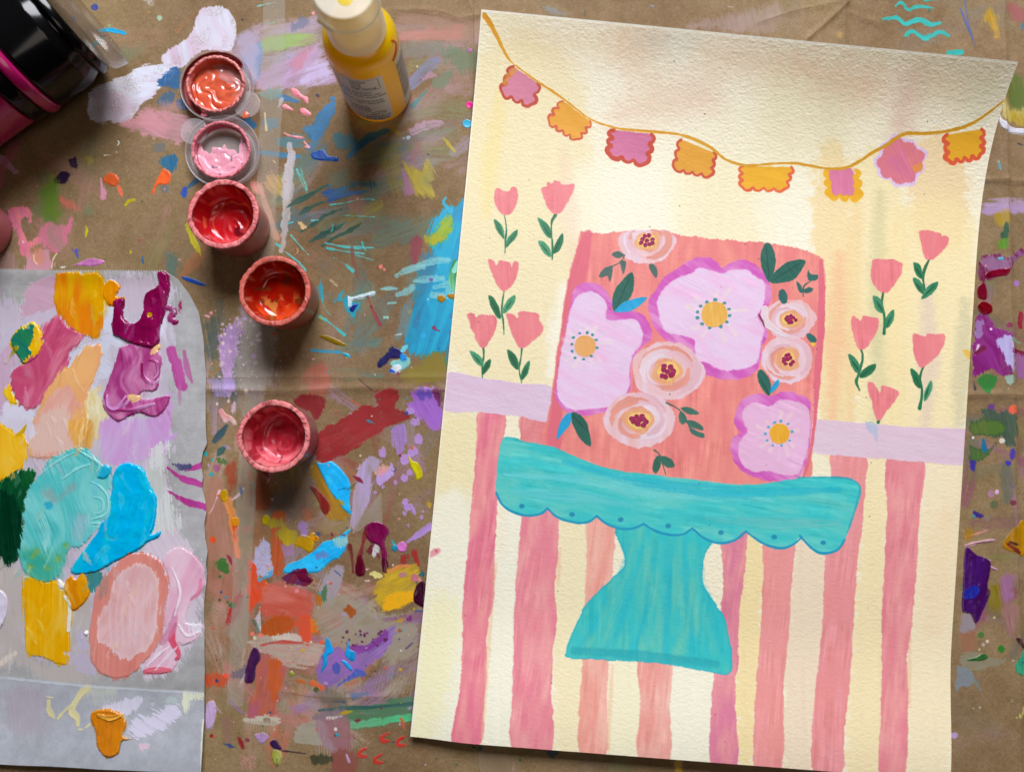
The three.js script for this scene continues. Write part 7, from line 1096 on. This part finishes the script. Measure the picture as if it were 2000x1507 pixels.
function lid(px, py, label, look, tab, seed) {
  const H = 7, [x, z] = onTable(px, py, H * MM);
  const g = thing('pot_lid', label, 'lid', [x, z], kraftHeight(x, z) + 0.5 * MM, 'clear snap-on pot lids');
  const clear = new THREE.MeshPhysicalMaterial({ color: rgb(...look.clear), roughness: 0.3, transmission: 0.88, thickness: 0 });
  const shell = lathe([[0.01, 0.6], [14.3, 0.6], [14.6, 0.9], [14.9, 6.8], [15.3, 7.0], [15.7, 6.8], [15.9, 1.4], [16.3, 1.1], [18.2, 1.1], [18.6, 1.5], [18.9, 5.2], [19.8, 5.5], [20.1, 5.2], [19.8, 4.6], [19.4, 0.6], [19.0, 0.2], [0.01, 0.2]]);
  mesh('shell', shell, clear, g);
  const t = tab * Math.PI / 180, tabShape = new THREE.Shape();
  tabShape.absarc(0, 0, 7.0 * MM, 0, Math.PI * 2, false);
  const tg = new THREE.ExtrudeGeometry(tabShape, { depth: 0.5 * MM, bevelEnabled: true, bevelSize: 0.25 * MM, bevelThickness: 0.2 * MM, bevelSegments: 2, curveSegments: 32 });
  tg.rotateX(-Math.PI / 2); tg.translate(Math.cos(t) * 19.2 * MM, 4.2 * MM, Math.sin(t) * 19.2 * MM);
  mesh('tab', tg, clear, g);
  const inside = uneven((u) => [Math.min(14.2, u / 0.88 * 14.2) + 0.01, u < 0.88 ? 1.3 : lerp(1.3, 6.6, (u - 0.88) / 0.12)], 56, 140,
    (th, u, r) => { const X = Math.cos(th) * r, Z = Math.sin(th) * r; return [0, u < 0.88 ? look.relief(X, Z) : 0]; },
    (th, u, X, Z) => look.tint(X, Z, u));
  const cut = look.bare ? filterFaces(inside, look.bare) : inside;
  mesh('paint', cut, new THREE.MeshPhysicalMaterial({ vertexColors: true, roughness: 0.18, clearcoat: 0.5, clearcoatRoughness: 0.06 }), g);
  const lip = uneven((u) => { const a = u * Math.PI * 2; return [15.0 + 0.8 * Math.cos(a), 6.9 + 0.5 * Math.sin(a)]; }, 10, 180, (th, u) => { const [a, b] = around(th, 12 + seed); const n = vn(a, b + u * 4) - 0.5 + (vn(a * 4, b * 4) - 0.5) * 0.7; return [n * 0.6, n * 0.5]; }, (th, u) => { const [a, b] = around(th, 22); return mixc(look.lip, look.crack, sstep(0.62, 0.8, vn(a, b + seed + u * 6))); });
  mesh('dried_paint_lip', lip, new THREE.MeshStandardMaterial({ vertexColors: true, roughness: 0.5 }), g);
  if (look.film) {                                             // paint smeared in the outer groove
    const film = uneven((u) => [lerp(16.2, 18.7, Math.min(1, u * 1.6)), u < 0.62 ? 1.35 : lerp(1.35, 5.3, (u - 0.62) / 0.38)], 16, 160, (th, u) => [0, vn(Math.cos(th) * 8 + 20, Math.sin(th) * 8 + 20) * 0.3], (th, u) => mixc(look.film, look.film.map((q) => q * 0.7), vn(Math.cos(th) * 9 + 30, Math.sin(th) * 9 + u * 3)));
    mesh('paint_in_groove', filterFaces(film, look.filmBare), new THREE.MeshStandardMaterial({ vertexColors: true, roughness: 0.35 }), g);
  }
  if (look.dab) { const d = uneven((u) => [Math.sin(u * Math.PI) * 2.6 + 0.01, (1 - u) * 0.9], 10, 24, (th, u, r) => [r * (vn(Math.cos(th) * 2 + 9, Math.sin(th) * 2) - 0.5) * 0.8, 0], () => look.dab); const m = mesh('paint_dab', d, new THREE.MeshPhysicalMaterial({ vertexColors: true, roughness: 0.2 }), g); m.position.set(Math.cos(t + look.dabTurn) * 23 * MM, 4.8 * MM, Math.sin(t + look.dabTurn) * 23 * MM); m.scale.set(1, 1, 0.6); m.rotation.y = 0.7; }
  return g;
}
function filterFaces(g, bare) {                                // leaves out the faces where no paint lies
  const p = g.attributes.position, idx = g.index.array, keep = [];
  for (let i = 0; i < idx.length; i += 3) { let X = 0, Z = 0; for (let q = 0; q < 3; q++) { X += p.getX(idx[i + q]) / 3 / MM; Z += p.getZ(idx[i + q]) / 3 / MM; } if (!bare(X, Z)) keep.push(idx[i], idx[i + 1], idx[i + 2]); }
  g.setIndex(keep);
  return g;
}
lid(421, 164, 'clear pot lid holding thick wet coral orange paint', { clear: [252, 246, 246], lip: [232, 142, 136], crack: [150, 44, 40], film: [170, 44, 36], filmBare: (X, Z) => X * 0.75 + Z * 0.65 > -2 + vn(X * 0.4 + 7, Z * 0.4) * 8, dab: [226, 108, 72], dabTurn: 0.25,
  relief: (X, Z) => (vn(X * 0.14 + 5, Z * 0.14) * 2.2 + Math.abs(Math.sin(Math.hypot(X - 6, Z + 1) * 0.55 + vn(X * 0.2 + 3, Z * 0.2) * 4)) * 0.7) * sstep(-13, 4, Z) + 0.3 + 0.3 * vn(X * 0.4, Z * 0.4),
  tint: (X, Z, u) => { const b = sstep(0, 1.5, X * 0.8 - Z * 0.9 - 5 + (vn(X * 0.35, Z * 0.35) - 0.5) * 9) * (Math.hypot(X, Z) < 13.5 ? 1 : 0); return mixc(mixc([204, 84, 58], [236, 110, 74], vn(X * 0.3, Z * 0.3 + 4)), mixc([206, 150, 150], [190, 118, 116], vn(X * 0.6, Z * 0.6)), b * 0.85); } }, 32, 1);
lid(431, 292, 'clear pot lid half coated with pale pink paint, its bare half see-through', { clear: [252, 250, 252], lip: [226, 132, 142], crack: [176, 60, 76], bare: (X, Z) => Math.hypot(X, Z) < 13.4 && Z < -2.2 + (vn(X * 0.4 + 3, Z * 0.2) - 0.5) * 7 + (X > 8 ? -5 : 0), dab: [226, 130, 146], dabTurn: 0.5,
  relief: (X, Z) => 0.35 + Math.abs(Math.sin(Math.hypot(X + 1, Z + 6) * 0.6 + vn(X * 0.3, Z * 0.3) * 3)) * 0.3 + vn(X * 0.25, Z * 0.25) * 0.4 + (Math.hypot(X, Z) > 11 ? 0.5 : 0),
  tint: (X, Z, u) => u > 0.9 ? [206, 96, 112] : mixc(mixc([244, 184, 200], [236, 156, 178], vn(X * 0.25, Z * 0.25)), [92, 70, 84], sstep(0.86, 0.9, vn(X * 0.5 + 4, Z * 0.5 + 2)) * 0.6) }, 215, 2);

// the yellow paint bottle
{
  const [x, z] = onTable(739, 180), g = thing('paint_bottle', 'yellow paint bottle with a translucent white flip cap and a printed label', 'paint bottle', [x, z], kraftHeight(x, z) + 0.6 * MM);
  const R = 18;
  const yellow = new THREE.MeshPhysicalMaterial({ color: rgb(255, 218, 4), roughness: 0.3, transmission: 0.42, thickness: 0, clearcoat: 0.3 });
  mesh('body', lathe([[0.01, 0.8], [12, 0.4], [16, 0], [17.4, 0.7], [R, 2.4], [R, 30], [R, 55], [17.7, 58], [16.8, 60.4], [15.4, 62.2], [13.6, 63.4], [11.6, 64], [11.4, 68], [0.01, 68]], 128), yellow, g);
  const natural = new THREE.MeshPhysicalMaterial({ color: rgb(250, 246, 230), roughness: 0.4, transmission: 0.5, thickness: 0 });
  mesh('cap_skirt', lathe([[11.8, 64.4], [13.6, 64.2], [13.9, 65], [13.5, 82.6], [13.4, 84.2], [14.3, 84.6], [14.3, 85.6], [13.4, 86.0]], 96), natural, g);
  const top = mesh('cap_top', lathe([[13.4, 86.1], [14.2, 86.4], [14.1, 94.0], [13.6, 95.2], [12.6, 95.6], [0.01, 95.3]], 96), natural, g);
  const notch = mesh('thumb_tab', new THREE.CapsuleGeometry(1.3 * MM, 7 * MM, 6, 14).rotateZ(Math.PI / 2), natural, top); notch.position.set(-8.8 * MM, 87.6 * MM, 11.6 * MM); notch.rotation.y = -0.65;
  const smear = uneven((u) => [Math.sin(u * Math.PI / 2) * 4.2 + 0.01, 95.9 - u * 0.5], 8, 40, (th, u, r) => [r * (vn(Math.cos(th) * 0.8 + 3, Math.sin(th) * 0.8 + 2) - 0.5) * 0.9, 0], () => [242, 208, 60]);
  mesh('yellow_smear', smear, new THREE.MeshStandardMaterial({ vertexColors: true, roughness: 0.35 }), top).position.set(1.5 * MM, 0, 3 * MM);
  // labels: curved sheets wrapped on the body; 0 degrees faces the near edge of the table
  const wrap = (a0, a1, y0, y1, name, material, round) => {
    const n = 48, m = 24, pos = [], uv = [], idx = [];
    for (let j = 0; j <= m; j++) for (let i = 0; i <= n; i++) { const v = j / m, u = i / n, a = lerp(a0, a1, u) * Math.PI / 180, r = (R + 0.12) * MM; pos.push(Math.sin(a) * r, lerp(y0, y1, v) * MM, Math.cos(a) * r); uv.push(u, v); }
    for (let j = 0; j < m; j++) for (let i = 0; i < n; i++) { const a = j * (n + 1) + i, b = a + n + 1; idx.push(a, a + 1, b, a + 1, b + 1, b); }
    const q = new THREE.BufferGeometry(); q.setAttribute('position', new THREE.Float32BufferAttribute(pos, 3)); q.setAttribute('uv', new THREE.Float32BufferAttribute(uv, 2)); q.setIndex(idx); q.computeVertexNormals();
    return mesh(name, q, material, g);
  };
  const print = (w, h, draw) => { const c = document.createElement('canvas'); c.width = w; c.height = h; const q = c.getContext('2d'); draw(q, w, h); const t = new THREE.CanvasTexture(c); t.colorSpace = THREE.SRGBColorSpace; return t; };
  const front = print(560, 640, (q, w, h) => {
    q.fillStyle = '#f4f0ee'; q.fillRect(0, 0, w, h);
    q.fillStyle = 'rgba(110,130,180,0.75)'; q.beginPath(); q.moveTo(40, 40); q.lineTo(95, 40); q.lineTo(130, 470); q.lineTo(60, 470); q.fill();
    q.fillStyle = '#a9b3cf'; for (let i = 0; i < 26; i++) q.fillRect(110 + (i % 3) * 3, 34 + i * 17, 110 - (i * 37) % 50, 4);
    q.strokeStyle = '#3a3a40'; q.lineWidth = 4; q.strokeRect(110, 20, 412, 138);
    q.fillStyle = '#1c1b20'; q.font = '700 33px sans-serif';
    ['Opaque', 'Gloss', 'Thick', 'High Tinting'].forEach((s, i) => q.fillText(s, 300, 54 + i * 31));
    q.font = '700 31px sans-serif';
    ['Acrylic Dispersion', 'Shake well before use.', 'soap & water. Clean with'].forEach((s, i) => q.fillText(s, 180, 206 + i * 34));
    ['Arylide / Hansa Yellow', 'Yellow Light / Diarylide'].forEach((s, i) => q.fillText(s, 180, 334 + i * 34));
    ['is currently', 'labeled with', 'and are not'].forEach((s, i) => q.fillText(s, 216, 436 + i * 32));
    q.font = '800 34px sans-serif'; q.fillText('Conforms to', 338, 590); q.fillText('ASTM D4236', 326, 628);
    q.lineWidth = 5; q.beginPath(); q.ellipse(448, 524, 62, 26, -0.18, 0, 7); q.stroke(); q.beginPath(); q.moveTo(400, 536); q.bezierCurveTo(430, 556, 450, 494, 498, 512); q.stroke();
  });
  front.flipY = true;
  wrap(-84, 32, 5, 51, 'front_label', new THREE.MeshPhysicalMaterial({ map: front, roughness: 0.4 })).userData.label = 'white printed label with small black text';
  const side = print(160, 512, (q, w, h) => { q.fillStyle = '#b9b4b0'; q.fillRect(0, 0, w, h); q.fillStyle = '#5d5a5c'; for (let i = 0; i < 30; i++) q.fillRect(0, 60 + i * 12, w, 3 + (i * 5) % 6); q.fillStyle = '#dcd8d2'; q.fillRect(0, 0, w, 50); q.fillRect(0, 440, w, 72); });
  wrap(62, 112, 4, 52, 'side_label', new THREE.MeshPhysicalMaterial({ map: side, roughness: 0.35, metalness: 0.2 })).userData.label = 'silvery barcode label';
  // a rust red brush mark on the shoulder
  const mark = []; for (let i = 0; i <= 14; i++) { const f = i / 14, a = (58 + 22 * Math.sin(f * 2.2)) * Math.PI / 180, y = lerp(53, 61.2, f), r = (y < 55 ? 18 : lerp(17.95, 16.2, Math.pow((y - 55) / 6.4, 1.5))) + 0.05; mark.push(new THREE.Vector3(Math.sin(a) * r * MM, y * MM, Math.cos(a) * r * MM)); }
  mesh('paint_mark', new THREE.TubeGeometry(new THREE.CatmullRomCurve3(mark), 40, 0.55 * MM, 8), new THREE.MeshStandardMaterial({ color: rgb(214, 84, 24), roughness: 0.4 }), g);
}

// the black jar lying on its side at the corner
{
  const R = 27, [cx, cz] = onTable(85, 90, R * MM);
  const g = thing('paint_jar', 'black and magenta jar with a clear rim lying on its side in shadow', 'jar', [cx, cz], (R + 2.2) * MM + 0.4 * MM);
  const dir = Math.atan2(0.62, 0.785);                         // from its magenta end towards its clear rim
  const turn = (geometry) => { geometry.rotateZ(-Math.PI / 2); geometry.rotateY(dir); return geometry; };
  const black = new THREE.MeshPhysicalMaterial({ color: rgb(14, 13, 14), roughness: 0.14, specularIntensity: 0.7 });
  const magenta = new THREE.MeshPhysicalMaterial({ color: rgb(176, 20, 96), roughness: 0.25, clearcoat: 0.6 });
  mesh('black_cap', turn(lathe([[24.5, -13.4], [26.4, -12.8], [26.8, -11], [26.8, 6.6], [26.4, 8.2], [24.9, 11.8], [24.5, 12.8], [24.8, 13.6], [26.3, 14.2], [26.6, 15], [26.4, 16.2], [25.6, 18.2], [24.8, 18.8], [0.01, 18.9]], 96)), black, g);
  mesh('magenta_ring', turn(lathe([[24.0, -20.2], [26.6, -20], [27.6, -18.6], [27.6, -15.2], [26.6, -13.8], [24.0, -13.6]], 96)), magenta, g);
  mesh('black_ring', turn(lathe([[23.5, -28.4], [25.8, -28], [26.4, -26.6], [26.4, -21.8], [25.6, -20.4], [23.5, -20.3]], 96)), black, g);
  mesh('magenta_body', turn(lathe([[0.01, -84], [22, -84], [24.6, -82], [25.4, -78], [25.4, -30], [24.4, -28.5], [0.01, -28.5]], 96)), magenta, g);
  mesh('clear_rim', turn(lathe([[24.9, 19.0], [26.6, 19.6], [28.0, 21.4], [28.8, 24.4], [29.0, 27.2], [28.7, 28.0], [28.2, 28.2]], 160)), new THREE.MeshPhysicalMaterial({ color: rgb(226, 220, 212), roughness: 0.22, transmission: 0.9, thickness: 0 }), g);
}

renderer.render(scene, camera);
